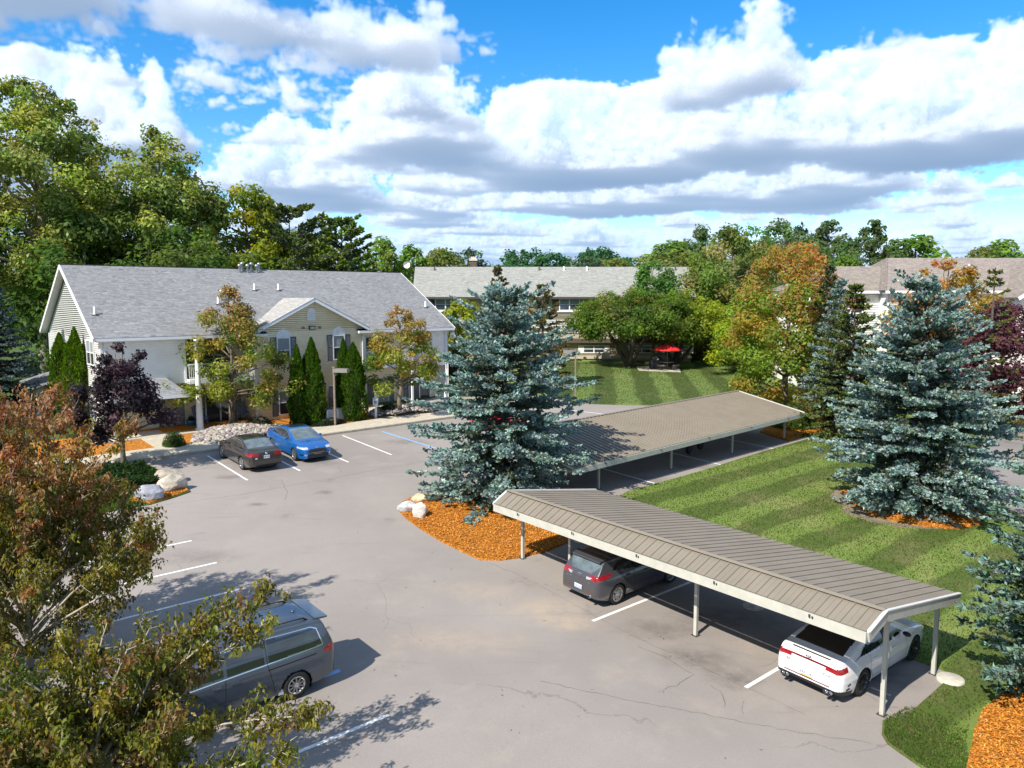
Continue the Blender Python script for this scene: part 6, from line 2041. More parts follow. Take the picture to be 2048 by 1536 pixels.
def column_shrub(name, loc, H, R, label, group, seed, n=5200, cols=((.035, .085, .010), (.06, .125, .012)), weights=(1, 1), cat='arborvitae'):
    rng = np.random.default_rng(seed)
    root = empty(name, (loc[0], loc[1], gz(loc[0], loc[1]) - .04)); tag(root, label, cat, group)
    t = rng.random(n) ** .8
    az = rng.uniform(0, 2 * math.pi, n)
    prof = interp(t, [(0, .80), (.12, .97), (.35, 1.0), (.6, .82), (.8, .52), (.93, .22), (1, .02)])
    lob = 1 + .13 * np.cos(3 * az + 9 * t + seed) + .11 * np.cos(5 * az - 14 * t) + .08 * np.cos(2 * az + 23 * t)
    r = R * prof * lob * (.70 + .34 * rng.random(n) ** .5)
    pos = np.stack([r * np.cos(az), r * np.sin(az), .05 + t * H], 1)
    out = np.stack([np.cos(az), np.sin(az), np.full(n, .35)], 1)
    nrm = unit(out + rng.normal(size=out.shape) * .5)
    up = unit(np.array([[0, 0, 1.0]]) + .45 * out + rng.normal(size=out.shape) * .28)
    b = unit(np.cross(nrm, up))
    L = (.17 * rng.uniform(.6, 1.35, n))[:, None]
    V = np.stack([pos - up * L * .5, pos + b * L * .27, pos + up * L * .6, pos - b * L * .27], 1).reshape(-1, 3)
    tint = palette(rng, n, cols, weights, .18)
    mb = MB().tube([(0, 0, -.1), (0, 0, H * .9)], [R * .12, .02], 7)
    mb.tube([(0, 0, 0), (0, 0, H * .5), (0, 0, H * .93)], [R * .60, R * .62, .03], 10)
    mb.build('stem', M_BARKD, root)
    mesh_np('foliage', V, np.arange(n * 4).reshape(n, 4), M_LEAF, root, tint)
    return root


def round_shrub(name, loc, rx, ry, h, label, seed, n=2600, cols=((.04, .085, .012), (.07, .13, .02)), weights=(1, 1), rz=0.0, cat='shrub', leaf=.075, group=None):
    rng = np.random.default_rng(seed)
    root = empty(name, (loc[0], loc[1], gz(loc[0], loc[1]) + .03), rz); tag(root, label, cat, group)
    d = unit(rng.normal(size=(n, 3))); d[:, 2] = np.abs(d[:, 2]) * 1.0 - .1
    s = 1 + .10 * np.cos(4 * np.arctan2(d[:, 1], d[:, 0]) + seed) * d[:, 2]
    pos = d * (np.array([rx, ry, h]) * (s * rng.uniform(.86, 1.03, n))[:, None])
    pos[:, 2] = np.maximum(.02, pos[:, 2])
    nrm = unit(d + rng.normal(size=d.shape) * .45)
    mb = MB(); mb.tube([(0, 0, -.05), (0, 0, h * .3), (0, 0, h * .82)], [rx * .66, rx * .72, rx * .35], 12)
    o = mb.build('twigs', M_BARKD, root); o.scale = (1, ry / rx, 1)
    leaf_cards('foliage', pos, nrm, leaf * rng.uniform(.7, 1.4, n), palette(rng, n, cols, weights, .2), M_LEAF, root, rng)
    return root


def base(x, y): return (x, y, gz(x, y) - .05)


BLUE = ((.30, .425, .40), (.37, .49, .46), (.235, .35, .325))
# ---- the two big blue spruces and their kin
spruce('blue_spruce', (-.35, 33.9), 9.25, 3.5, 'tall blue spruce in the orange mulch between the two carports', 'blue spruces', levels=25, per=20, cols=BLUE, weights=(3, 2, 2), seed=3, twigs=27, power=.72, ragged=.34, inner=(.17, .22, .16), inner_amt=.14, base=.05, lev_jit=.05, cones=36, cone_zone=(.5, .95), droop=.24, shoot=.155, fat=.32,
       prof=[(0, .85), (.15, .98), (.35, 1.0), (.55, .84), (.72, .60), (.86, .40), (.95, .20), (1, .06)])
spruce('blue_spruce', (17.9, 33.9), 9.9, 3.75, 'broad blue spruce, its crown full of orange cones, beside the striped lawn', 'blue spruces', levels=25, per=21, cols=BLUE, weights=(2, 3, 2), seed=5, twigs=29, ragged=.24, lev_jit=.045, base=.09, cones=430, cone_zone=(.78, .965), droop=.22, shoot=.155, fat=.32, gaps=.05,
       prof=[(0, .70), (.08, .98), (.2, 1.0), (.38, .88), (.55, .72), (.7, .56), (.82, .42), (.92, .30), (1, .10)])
spruce('blue_spruce', (13.75, 18.0), 8.3, 2.75, 'young blue-green spruce at the right edge beside the orange bed', 'blue spruces', levels=20, per=12, cols=((.17, .28, .235), (.22, .34, .29), (.13, .215, .155)), weights=(2, 2, 2), seed=9, twigs=26, ragged=.26, base=.10, droop=.30, shoot=.16, inner=(.06, .085, .04), inner_amt=.30, power=.70)
spruce('blue_spruce', (-32.3, 48.3), 9.3, 3.2, 'dusky blue spruce at the left edge beside the white gable end', 'blue spruces', levels=22, per=13, cols=((.13, .19, .185), (.165, .235, .23)), weights=(2, 1), seed=12, twigs=22, inner=(.04, .055, .045))
spruce('green_spruce', (20.8, 47.5), 9.6, 3.1, 'olive green spruce with a few cones between the orange maple and the broad blue spruce', 'green spruces', levels=22, per=12, cols=((.14, .185, .05), (.17, .215, .065)), weights=(1, 1), seed=14, twigs=24, cones=90, cone_zone=(.85, .97), inner=(.04, .05, .02), ragged=.3)
spruce('blue_spruce', (21.6, 51.5), 9.9, 2.5, 'slim pale blue spruce whose tip stands above the olive spruce', 'blue spruces', levels=20, per=11, cols=BLUE, weights=(1, 1, 1), seed=15, twigs=20)
spruce('dark_spruce', (22.4, 55.5), 10.8, 2.3, 'narrow dark green spruce standing against the taupe roof', 'green spruces', levels=20, per=10, cols=((.055, .092, .038), (.07, .115, .048)), weights=(1, 1), seed=16, twigs=20)
spruce('green_spruce', (31.6, 51.5), 10.7, 3.0, 'yellowish green spruce with long bare boughs before the white gable at the right', 'green spruces', levels=17, per=8, cols=((.14, .165, .035), (.18, .19, .045)), weights=(1, 1), seed=17, twigs=18, gaps=.28, ragged=.45)
spruce('brown_spruce', (-1.2, 72.0), 10.2, 2.5, 'rusty brown-tipped spruce rising before the middle of the grey-green roof', 'rusty spruces', levels=19, per=10, cols=((.19, .145, .055), (.13, .135, .05), (.23, .155, .065)), weights=(2, 2, 1), seed=18, twigs=17, ragged=.4, gaps=.2, shoot=.26)
spruce('brown_spruce', (2.6, 66.5), 8.7, 3.2, 'rusty brown spruce with a forked top just right of the big blue spruce', 'rusty spruces', levels=19, per=11, cols=((.19, .142, .05), (.14, .145, .045), (.23, .155, .055)), weights=(2, 2, 1), seed=19, twigs=20, ragged=.4, gaps=.18, shoot=.26)

# ---- ornamental pears and maples close to the house
PEARC = ((.070, .098, .012), (.095, .105, .015), (.045, .072, .012), (.13, .105, .018))
broad_tree('pear_tree', (-17.4, 48.0), 8.75, 3.55, 'olive green pear tree in the pale river stones before the left porch', group='pear trees', base=.17, n_cl=105, n_leaf=17500, leaf=.155, cl_r=.64, cols=PEARC, weights=(3, 3, 2, 1.5),
           top_cols=(((.13, .085, .03), (.16, .07, .035), (.10, .09, .02)), (2, 1, 2)), seed=31, uneven=.42, bark=M_BARK, profile=[(0, .45), (.12, .95), (.34, 1.0), (.55, .72), (.75, .42), (.92, .20), (1, .06)], mat_=M_LEAFG, cl_flat=.8)
broad_tree('pear_tree', (-7.5, 52.2), 7.5, 2.55, 'bronze-topped pear tree in the stones right of the cream gable', group='pear trees', base=.26, n_cl=74, n_leaf=11500, leaf=.155, cl_r=.55, cols=PEARC, weights=(3, 3, 2, 2),
           top_cols=(((.15, .085, .03), (.13, .095, .025)), (1, 1)), seed=32, uneven=.34, mat_=M_LEAFG, profile=[(0, .55), (.15, .95), (.36, 1.0), (.6, .72), (.8, .50), (.95, .28), (1, .1)])
PURP = ((.014, .009, .012), (.021, .012, .017), (.010, .007, .009), (.036, .020, .025))
broad_tree('purple_maple', (-19.2, 37.95), 6.3, 1.85, 'dark purple maple on the juniper island by the sidewalk', cat='maple', group='purple maples', base=.22, n_cl=70, n_leaf=11500, leaf=.155, cl_r=.52, cols=PURP, weights=(3, 2, 2, .7), seed=33, uneven=.33, mat_=M_LEAFG, bark=M_BARK,
           profile=[(0, .70), (.15, 1.0), (.4, .98), (.62, .78), (.8, .45), (.94, .25), (1, .06)])
broad_tree('purple_maple', (33.8, 53.5), 8.4, 4.2, 'maroon maple at the right edge behind the broad blue spruce', cat='maple', group='purple maples', base=.12, n_cl=95, n_leaf=15000, leaf=.24, cl_r=.95, cols=((.062, .026, .032), (.085, .036, .042), (.046, .02, .025)), weights=(2, 1, 2), seed=34, uneven=.22)
broad_tree('turning_maple', (20.9, 59.2), 12.5, 4.2, 'tall maple turning from green to gold and orange behind the farther carport', cat='maple', group='turning maples', base=.05, n_cl=150, n_leaf=27000, leaf=.24, cl_r=.98, cols=((.085, .125, .020), (.13, .135, .025), (.16, .12, .025), (.065, .105, .018)), weights=(3, 3, 2, 2),
           side_cols=((.9, .1), ((.20, .100, .034), (.18, .115, .032), (.24, .115, .055)), (2, 2, 1), .30), top_cols=(((.17, .105, .032), (.15, .115, .032), (.20, .105, .045), (.10, .115, .025)), (2, 2, 1, 2)), seed=35, uneven=.06, profile=[(0, .55), (.12, .95), (.35, 1.0), (.6, .88), (.82, .70), (.95, .48), (1, .2)])
broad_tree('golden_maple', (33.7, 61.0), 11.7, 3.9, 'golden orange maple standing before the taupe roof', cat='maple', group='turning maples', base=.3, n_cl=70, n_leaf=9500, leaf=.28, cl_r=.85, cols=((.17, .105, .028), (.15, .11, .03), (.20, .105, .04)), weights=(2, 2, 1), seed=36, uneven=.25)
# ---- crab apples on the bank
CRAB = ((.050, .082, .014), (.065, .098, .018), (.085, .095, .022), (.038, .065, .012))
broad_tree('crab_apple', (12.1, 80.5), 8.0, 6.0, 'wide crab apple left of the red parasol with a low forked trunk', group='crab apples', base=.42, n_cl=120, n_leaf=20000, leaf=.24, cl_r=1.05, cols=CRAB, weights=(3, 3, 2, 2), seed=41, uneven=.10, multi=5, bark=M_BARKD, trunk_r=.34, squash=.7, profile=[(0, .80), (.25, 1.0), (.55, .92), (.8, .68), (1, .30)], shell=.6, aspect=.6)
broad_tree('crab_apple', (17.4, 83.2), 7.9, 5.4, 'wide crab apple right of the red parasol, its right half yellow-green', group='crab apples', base=.42, n_cl=110, n_leaf=17000, leaf=.24, cl_r=1.0, cols=CRAB, weights=(2, 3, 3, 1), side_cols=((1, 0), ((.11, .14, .016), (.15, .16, .02)), (2, 1), .35), seed=42, uneven=.14, multi=4, bark=M_BARKD, trunk_r=.34, squash=.7, profile=[(0, .80), (.25, 1.0), (.55, .9), (.8, .66), (1, .3)])
broad_tree('round_tree', (15.4, 85.3), 11.2, 2.7, 'rounded dark green tree standing against the right end of the grey-green roof', group='trees by the long block', base=.3, n_cl=80, n_leaf=9000, leaf=.30, cl_r=.9, cols=((.045, .085, .022), (.060, .105, .030)), weights=(1, 1), seed=43, uneven=.2)
broad_tree('yellow_shrub', (-4.6, 74.0), 7.2, 2.5, 'yellow-green bush left of the rusty spruce tip', cat='shrub', group='trees by the long block', base=.1, n_cl=50, n_leaf=5200, leaf=.28, cl_r=.8, cols=((.13, .14, .015), (.10, .125, .018)), weights=(1, 1), seed=44)
column_shrub('arborvitae', (-5.3, 72.0), 6.0, 1.0, 'dark clipped evergreen under the window at the left end of the long block', None, 45, n=1500)
broad_tree('yellow_bush', (22.6, 76.5), 8.2, 3.2, 'yellowish bushy tree beside the right crab apple', group='trees by the long block', base=.08, n_cl=70, n_leaf=9000, leaf=.26, cl_r=.9, cols=((.12, .145, .016), (.09, .12, .016)), weights=(1, 1), seed=46)

# ---- tall trees behind: a few kinds built once each, then copied
COT = ((.085, .108, .024), (.110, .128, .026), (.14, .15, .034), (.06, .08, .018))
broad_tree('cottonwood', (-38.5, 64.5), 24.3, 7.2, 'tallest cottonwood at the upper left with a pale trunk above the roof', group='tall trees behind the white house', base=.30, n_cl=270, n_leaf=52000, leaf=.30, cl_r=1.25, cols=COT, weights=(3, 3, 2, 2), seed=51, uneven=.34, bark=M_BARKP, trunk_r=.62, profile=[(0, .75), (.2, 1.0), (.5, .95), (.75, .75), (.92, .42), (1, .12)], shell=.35, mat_=M_LEAFG)
broad_tree('cottonwood', (-30.0, 68.0), 21.2, 5.4, 'second cottonwood, its rounded top just right of the tallest one', group='tall trees behind the white house', base=.22, n_cl=200, n_leaf=38000, leaf=.30, cl_r=1.15, cols=COT, weights=(3, 2, 1, 3), seed=52, uneven=.30, bark=M_BARKP, trunk_r=.5, shell=.35, mat_=M_LEAFG)
broad_tree('cottonwood', (-47.5, 66), 20.5, 6.0, 'dark green tree at the far left edge under the tall cottonwood', group='tall trees behind the white house', base=.1, n_cl=110, n_leaf=15000, leaf=.42, cl_r=1.6, cols=((.040, .070, .014), (.055, .09, .018)), weights=(2, 1), seed=53)
broad_tree('yellow_tree', (-24.2, 72.0), 17.0, 4.7, 'yellow-green tree left of the tall pine behind the white roof', group='tall trees behind the white house', base=.14, n_cl=110, n_leaf=16000, leaf=.36, cl_r=1.3, cols=((.14, .145, .012), (.11, .13, .016), (.075, .10, .018), (.17, .15, .014)), weights=(3, 2, 2, 1), seed=54, uneven=.28)
broad_tree('dark_tree', (-33.4, 61.5), 13.5, 5.5, 'dense dark tree directly behind the left roof ridge', group='tall trees behind the white house', base=.1, n_cl=80, n_leaf=11000, leaf=.36, cl_r=1.5, cols=((.035, .060, .014), (.05, .075, .016)), weights=(2, 1), seed=55)
broad_tree('dark_tree', (-27.0, 63.5), 12.6, 5.0, 'shaded green tree behind the roof below the second cottonwood', group='tall trees behind the white house', base=.1, n_cl=80, n_leaf=10000, leaf=.36, cl_r=1.4, cols=((.038, .066, .016), (.055, .085, .018)), weights=(2, 1), seed=56)
PINEC = ((.15, .20, .045), (.19, .24, .06), (.11, .155, .04))
spruce('pine', (-19.8, 70.5), 14.9, 4.0, 'dark pine with long level boughs reaching right over the roof ridge', 'pines', cat='pine', levels=22, per=9, cols=PINEC, weights=(2, 1, 2), seed=57, twigs=26, gaps=.2, ragged=.45, shoot=.40, droop=.05, base=.2, fat=.28, prof=[(0, .8), (.4, 1.0), (.7, .9), (.9, .6), (1, .2)])
spruce('pine', (-17.0, 79.0), 14.4, 4.2, 'bright green pine behind the middle of the white roof', 'pines', cat='pine', levels=22, per=11, cols=((.18, .26, .042), (.22, .29, .055), (.14, .20, .04)), weights=(2, 1, 1), seed=58, twigs=28, gaps=.12, ragged=.35, shoot=.40, droop=.05, base=.1, fat=.30, prof=[(0, 1), (.4, 1.0), (.7, .75), (.9, .45), (1, .2)])
broad_tree('back_tree', (-22.4, 67.0), 11.2, 3.6, 'low olive tree peeping over the ridge below the dark pine', group='tall trees behind the white house', base=.1, n_cl=60, n_leaf=7000, leaf=.34, cl_r=1.1, cols=((.085, .105, .018), (.06, .085, .018)), weights=(1, 1), seed=59)
tA = broad_tree('back_tree', (-15.8, 97), 13.4, 4.2, 'slim green tree left of the satellite dish, taller of a pair', group='trees on the skyline', base=.08, n_cl=80, n_leaf=9000, leaf=.42, cl_r=1.25, cols=((.060, .105, .020), (.080, .12, .024)), weights=(1, 1), seed=61, profile=[(0, .8), (.3, 1), (.6, .75), (.85, .42), (1, .12)])
tB = broad_tree('broad_tree', (-10.3, 112), 13.8, 5.0, 'olive tree rising behind the left end of the grey-green ridge', group='trees on the skyline', base=.08, n_cl=80, n_leaf=9000, leaf=.45, cl_r=1.35, cols=((.072, .088, .024), (.088, .10, .028)), weights=(1, 1), seed=62)
tC = broad_tree('dark_back_tree', (-6.0, 115), 13.8, 5.6, 'dark domed tree right of the chimney', group='trees on the skyline', base=.05, n_cl=90, n_leaf=9500, leaf=.45, cl_r=1.3, cols=((.028, .048, .026), (.038, .060, .030)), weights=(1, 1), seed=63)
tD = broad_tree('acacia_tree', (3.0, 150), 15.6, 7.0, 'flat-topped dark green tree on the skyline near the radio mast', group='trees on the skyline', base=.3, n_cl=90, n_leaf=9000, leaf=.55, cl_r=1.7, cols=((.022, .062, .022), (.030, .075, .026)), weights=(1, 1), seed=64, uneven=.4, profile=[(0, .7), (.4, 1), (.8, .9), (1, .4)])
tE = broad_tree('big_maple', (25.0, 89), 15.2, 6.0, 'big green maple at the right end of the long block', cat='maple', group='trees on the skyline', base=.04, n_cl=150, n_leaf=22000, leaf=.34, cl_r=1.4, cols=((.055, .085, .020), (.080, .105, .028), (.12, .105, .045), (.045, .07, .018)), weights=(3, 3, 1, 2), seed=65, profile=[(0, .65), (.2, 1), (.5, .95), (.75, .7), (.92, .42), (1, .15)])
tF = broad_tree('grey_green_tree', (35.5, 104), 17.4, 6.6, 'tall grey-green tree behind the orange maple', group='trees on the skyline', base=.05, n_cl=100, n_leaf=12000, leaf=.48, cl_r=1.7, cols=((.062, .098, .036), (.05, .08, .026)), weights=(1, 1), seed=66)
tG = broad_tree('wispy_tree', (51.5, 112), 18.8, 4.8, 'wispy feathered tree, tallest on the skyline at the right', group='trees on the skyline', base=.2, n_cl=100, n_leaf=9500, leaf=.46, cl_r=1.1, cols=((.055, .082, .032), (.045, .068, .026)), weights=(1, 1), seed=67, uneven=.5)


def far(src, x, y, top, label, rz, wide=1.0):
    """copy a tree, its height set by where its top stands"""
    k = [c for c in src.children if c.name.startswith('crown')][0]
    h = max(v[2] for v in k.bound_box)
    s = (top - gz(x, y)) / h
    return dup(src, (x, y, gz(x, y) - .1), rz, (s * wide, s * wide, s), label, 'trees on the skyline')


far(tA, -13.0, 103, 17.4, 'shorter green tree of the pair left of the satellite dish', 1.2, 1.0)
far(tB, -27, 100, 19.0, 'olive tree filling the gap behind the bright pine', 2.0, 1.3)
far(tA, -21.5, 104, 17.0, 'small green tree between the bright pine and the pair by the dish', 2.9, 1.2)
far(tC, 16.0, 165, 19.5, 'dark mound of a tree on the skyline left of the big maple', .5, 1.5)
far(tB, 9.5, 170, 17.6, 'low olive tree beside the utility pole', 1.1, 1.3)
far(tA, 12.5, 180, 17.9, 'faint green tree just right of the utility pole', 2.2, 1.6)
far(tB, 22.5, 172, 19.0, 'hazy olive tree on the skyline behind the round tree', 3.1, 1.5)
far(tD, 20.5, 185, 22.5, 'distant flat tree behind the long ridge', 1.4, 1.0)
far(tA, 23.5, 118, 19.0, 'yellow-green tree left of the big maple top', 4.0, 1.6)
far(tB, 20.8, 104, 16.8, 'low bright tree between the ridge and the big maple', 4.6, 1.2)
far(tF, 28.5, 120, 21.6, 'pale green tree just behind the big maple', 2.4, 1.0)
far(tC, 42.5, 118, 21.6, 'dark rounded tree right of the tall grey-green one', 3.3, .9)
far(tF, 45.0, 108, 18.2, 'bushy tree below the wispy one', .9, .9)
far(tG, 46.3, 116, 21.8, 'smaller wispy tree left of the tallest wispy one', 2.1, 1.1)
far(tA, 57.0, 112, 19.4, 'green tree right of the wispy pair', 3.6, 1.5)
far(tC, 49.0, 98, 15.0, 'dark low tree above the stepped taupe roof', 5.2, 1.3)
far(tA, 40.5, 95, 15.5, 'bright conifer-like tree behind the roof step', .4, 1.0)
far(tB, 65.5, 110, 17.6, 'small tree in the gap of the skyline at the right', 5.9, .9)
far(tA, 69.5, 112, 18.7, 'green tree above the golden maple', 1.9, 1.5)
far(tF, 76.5, 114, 18.6, 'rounded green tree near the right edge of the skyline', 4.4, 1.0)
far(tB, 83.0, 116, 19.2, 'olive tree at the right edge of the skyline', 2.7, 1.3)
far(tC, 88.5, 125, 21.0, 'darkest tree in the right corner of the skyline', .2, 1.2)
far(tB, -3.0, 175, 16.4, 'faint olive tree on the skyline left of the flat-topped one', 2.5, 1.6)
far(tA, 26.5, 98, 15.0, 'green filler tree behind the big maple trunk', 5.0, 1.4)
far(tC, -44, 82, 15.5, 'shadowy tree behind the tall cottonwood', 1.0, 1.6)
far(tC, -34, 80, 15.0, 'dark tree seen through the gap of the cottonwoods', 3.0, 1.6)
far(tB, 31.0, 98, 17.0, 'olive tree showing right of the big maple', 3.9, 1.2)
far(tE, 27.8, 79, 15.2, 'leafy maple filling the space left of the orange one', 2.2, .85)
_ = MB()
# a far belt of woods too small to tell apart
rng = np.random.default_rng(77)
n = 14000
ang = rng.uniform(-.95, .95, n); dist = rng.uniform(300, 420, n)
X, Y = np.sin(ang) * dist, np.cos(ang) * dist
hh = 11 + 4 * np.sin(ang * 23) + 3 * np.sin(ang * 57 + 1) + 2 * np.sin(ang * 131)
Z = np.array([gz(a, b) for a, b in zip(X, Y)]) + hh * rng.random(n) ** .6
pos = np.stack([X, Y, Z], 1)
o = leaf_cards('far_woods', pos, unit(rng.normal(size=(n, 3)) + np.array([0, -.6, .5])), rng.uniform(1.8, 4.0, n), palette(rng, n, ((.05, .08, .03), (.065, .09, .04), (.045, .07, .03)), (1, 1, 1)), M_LEAF, None, rng, aspect=.8)
tag(o, kind='stuff')

# ---- arborvitae, clipped shrubs, juniper
AV = ((.060, .135, .010), (.085, .175, .014), (.042, .100, .010))
column_shrub('arborvitae', (-13.4, 48.4), 5.1, .56, 'left slimmer arborvitae of the pair between the gable windows', 'arborvitae', 71, cols=AV, weights=(2, 2, 1))
column_shrub('arborvitae', (-12.6, 48.9), 5.5, .74, 'taller arborvitae of the pair under the attic vent', 'arborvitae', 72, n=6500, cols=AV, weights=(2, 2, 1))
column_shrub('arborvitae', (-11.05, 51.0), 5.3, .54, 'slender arborvitae behind the brown lamp post', 'arborvitae', 73, cols=AV, weights=(2, 2, 1))
column_shrub('arborvitae', (-10.3, 50.4), 5.1, .82, 'stout arborvitae at the right corner of the cream gable', 'arborvitae', 74, n=7000, cols=AV, weights=(2, 2, 1))
AV2 = ((.085, .170, .012), (.11, .20, .014), (.060, .125, .012))
column_shrub('arborvitae', (-28.2, 48.6), 5.5, .80, 'left arborvitae by the white end wall', 'arborvitae', 75, n=6500, cols=AV2, weights=(2, 2, 1))
column_shrub('arborvitae', (-26.3, 46.9), 6.0, .85, 'right, taller arborvitae by the white end wall', 'arborvitae', 76, n=6500, cols=AV2, weights=(2, 2, 1))
round_shrub('round_shrub', (-18.55, 42.2), .62, .62, .92, 'bright green clipped ball shrub beside the porch walk', 81, 3200)
round_shrub('round_shrub', (-15.4, 46.9), .95, .75, .95, 'dark clipped shrub behind the roof of the dark sedan', 82, 3200, ((.016, .034, .010), (.024, .046, .012)))
round_shrub('round_shrub', (-8.35, 52.5), .85, .7, .85, 'dark squarish clipped shrub beside the accessible parking sign', 83, 3000, ((.016, .036, .010), (.024, .05, .012)))
round_shrub('low_hedge', (-11.5, 48.55), 1.25, .45, .55, 'low dark hedge at the foot of the arborvitae', 84, 3000, ((.018, .042, .012), (.028, .056, .014)), rz=.7, cat='hedge')
round_shrub('bush', (18.6, 51.2), 1.5, 1.3, 1.7, 'bright green bush at the far corner of the farther carport', 85, 4200, ((.08, .15, .012), (.055, .11, .012), (.12, .15, .02)), (2, 2, 1), leaf=.14)
round_shrub('bush', (20.4, 52.4), 1.6, 1.4, 2.1, 'gold-flecked bush under the tall turning maple', 86, 4200, ((.19, .12, .02), (.10, .12, .016), (.24, .12, .03)), (2, 2, 1), leaf=.16)
round_shrub('dark_bush', (32.0, 51.0), 1.3, 1.1, 1.6, 'dark bush under the maroon maple', 87, 1800, ((.03, .055, .015), (.04, .07, .02)), leaf=.14)
# spreading juniper mat
rng = np.random.default_rng(88)
JP = np.array([(-16.2, 34.8), (-16.8, 33.2), (-17.6, 31.9), (-20.5, 32.3), (-22.5, 34.2), (-21.0, 36.3), (-18.4, 37.6), (-17.0, 36.2)])
pts = rng.uniform(JP.min(0), JP.max(0), (60000, 2))
pts = pts[in_poly(pts[:, 0], pts[:, 1], [tuple(p) for p in JP])][:11000]
n = len(pts)
hgt = .16 + .30 * (np.sin(pts[:, 0] * 3.1) * np.cos(pts[:, 1] * 2.7) * .5 + .5) * rng.random(n) + .15 * rng.random(n)
P = np.stack([pts[:, 0], pts[:, 1], BX * pts[:, 0] + BY * pts[:, 1] + hgt], 1)
D = unit(np.stack([rng.normal(.55, .6, n), rng.normal(-.25, .6, n), rng.uniform(.1, .7, n)], 1))
V, F, TT = spindles(P, D, rng.uniform(.16, .34, n), rng.uniform(.028, .046, n), palette(rng, n, ((.035, .075, .020), (.05, .10, .03), (.022, .048, .014)), (2, 1.2, 1)))
j = mesh_np('juniper', V, F, M_NEEDLE, None, TT)
tag(j, 'low spreading green juniper around the purple maple on the island', 'juniper', None, 'stuff')

# ---- near pear trees at the left, every leaf a leaf, set along the twigs that carry it
def sprayed_tree(name, loc, H, label, group, limbs, cols, weights, top_cols, seed, leaf=.125, per_twig=26, trunk_r=.13, twig_gap=.16, top_from=.72, bark=None):
    """limbs = [(azimuth, reach, height of its tip)]: each limb carries side twigs, each twig a drooping spray of leaves"""
    rng = np.random.default_rng(seed)
    root = empty(name, (loc[0], loc[1], gz(loc[0], loc[1]) - .05)); tag(root, label, 'tree', group)
    mb = MB()
    mb.tube([(0, 0, -.3), (.02, .03, H * .2), (-.04, .02, H * .38), (.10, -.08, H * .58)], [trunk_r * 1.2, trunk_r, trunk_r * .5, trunk_r * .06], 9)
    P, Nn, Tt = [], [], []
    for az, reach, tip in limbs:
        z0 = max(.35, tip * rng.uniform(.25, .5) - reach * .12)
        e = np.array([reach * math.cos(az), reach * math.sin(az), tip])
        a = np.array([0, 0, z0])
        n = 14
        s = np.linspace(0, 1, n)[:, None]
        mid = rng.normal(size=3) * np.array([.10, .10, .03]) * reach
        C = a + (e - a) * s + mid * np.sin(math.pi * s) + np.array([0, 0, .16 * reach]) * np.sin(math.pi * s * .9) * (1 - s)
        mb.tube([tuple(p) for p in C[::2]] + [tuple(C[-1])], [trunk_r * .34 * (1 - .85 * q) + .004 for q in np.linspace(0, 1, len(C[::2]) + 1)], 5)
        L = np.linalg.norm(e - a)
        k = max(5, int(L / twig_gap))
        for q in np.sort(rng.uniform(.28, 1.0, k)):
            i = min(n - 2, int(q * (n - 1))); f_ = q * (n - 1) - i
            b = C[i] * (1 - f_) + C[i + 1] * f_
            tg = unit(C[i + 1] - C[i])
            sd = unit(np.cross(tg, rng.normal(size=3)))
            tl = rng.uniform(.28, .75) * (1.15 - .5 * q)
            d = unit(tg * rng.uniform(.3, .8) + sd * .8 + np.array([0, 0, rng.uniform(-.1, .55)]))
            te = b + d * tl
            mb.tube([tuple(b), tuple(b + d * tl * .5 + rng.normal(size=3) * .02), tuple(te)], [.009, .006, .003], 3, caps=False)
            m = int(per_twig * rng.uniform(.6, 1.3) * (tl / .5) ** .5)
            u = rng.random(m) ** .7
            pos = b + d * (u * tl)[:, None] * 1.05 + rng.normal(size=(m, 3)) * .062
            P.append(pos); Nn.append(np.repeat(unit(d + np.array([0, 0, .4]))[None], m, 0))
            c = palette(rng, 1, cols, weights, .12)
            if top_cols is not None and te[2] / H + rng.normal() * .13 > top_from:
                c = palette(rng, 1, *top_cols, .12)
            Tt.append(np.repeat(c, m, 0))
    P, Nn, T = np.concatenate(P), np.concatenate(Nn), np.concatenate(Tt)
    m = len(P)
    nrm = unit(Nn * .35 + np.array([0, 0, .6]) + rng.normal(size=(m, 3)) * .55)
    T = np.clip(T * (1 + rng.normal(0, .2, (m, 1))) * (1 + rng.normal(0, .06, (m, 3))), .004, 1)
    mb.build('trunk', bark or M_BARKP, root)
    leaf_cards('crown', P, nrm, leaf * rng.uniform(.65, 1.25, m), T, M_LEAFG, root, rng, True, .5, .5)
    return root


def fan(rng, n, reach, tip, spread=(0, 2 * math.pi)):
    out = []
    for i in range(n):
        az = spread[0] + (spread[1] - spread[0]) * (i * .618034 % 1.0) + rng.normal() * .15
        h = tip[0] + (tip[1] - tip[0]) * rng.random() ** .8
        r = reach * rng.uniform(.55, 1.0) * math.sqrt(max(.10, 1 - max(0, (h - tip[1] * .62) / (tip[1] * .42)) ** 2))
        out.append((az, r, h))
    return out


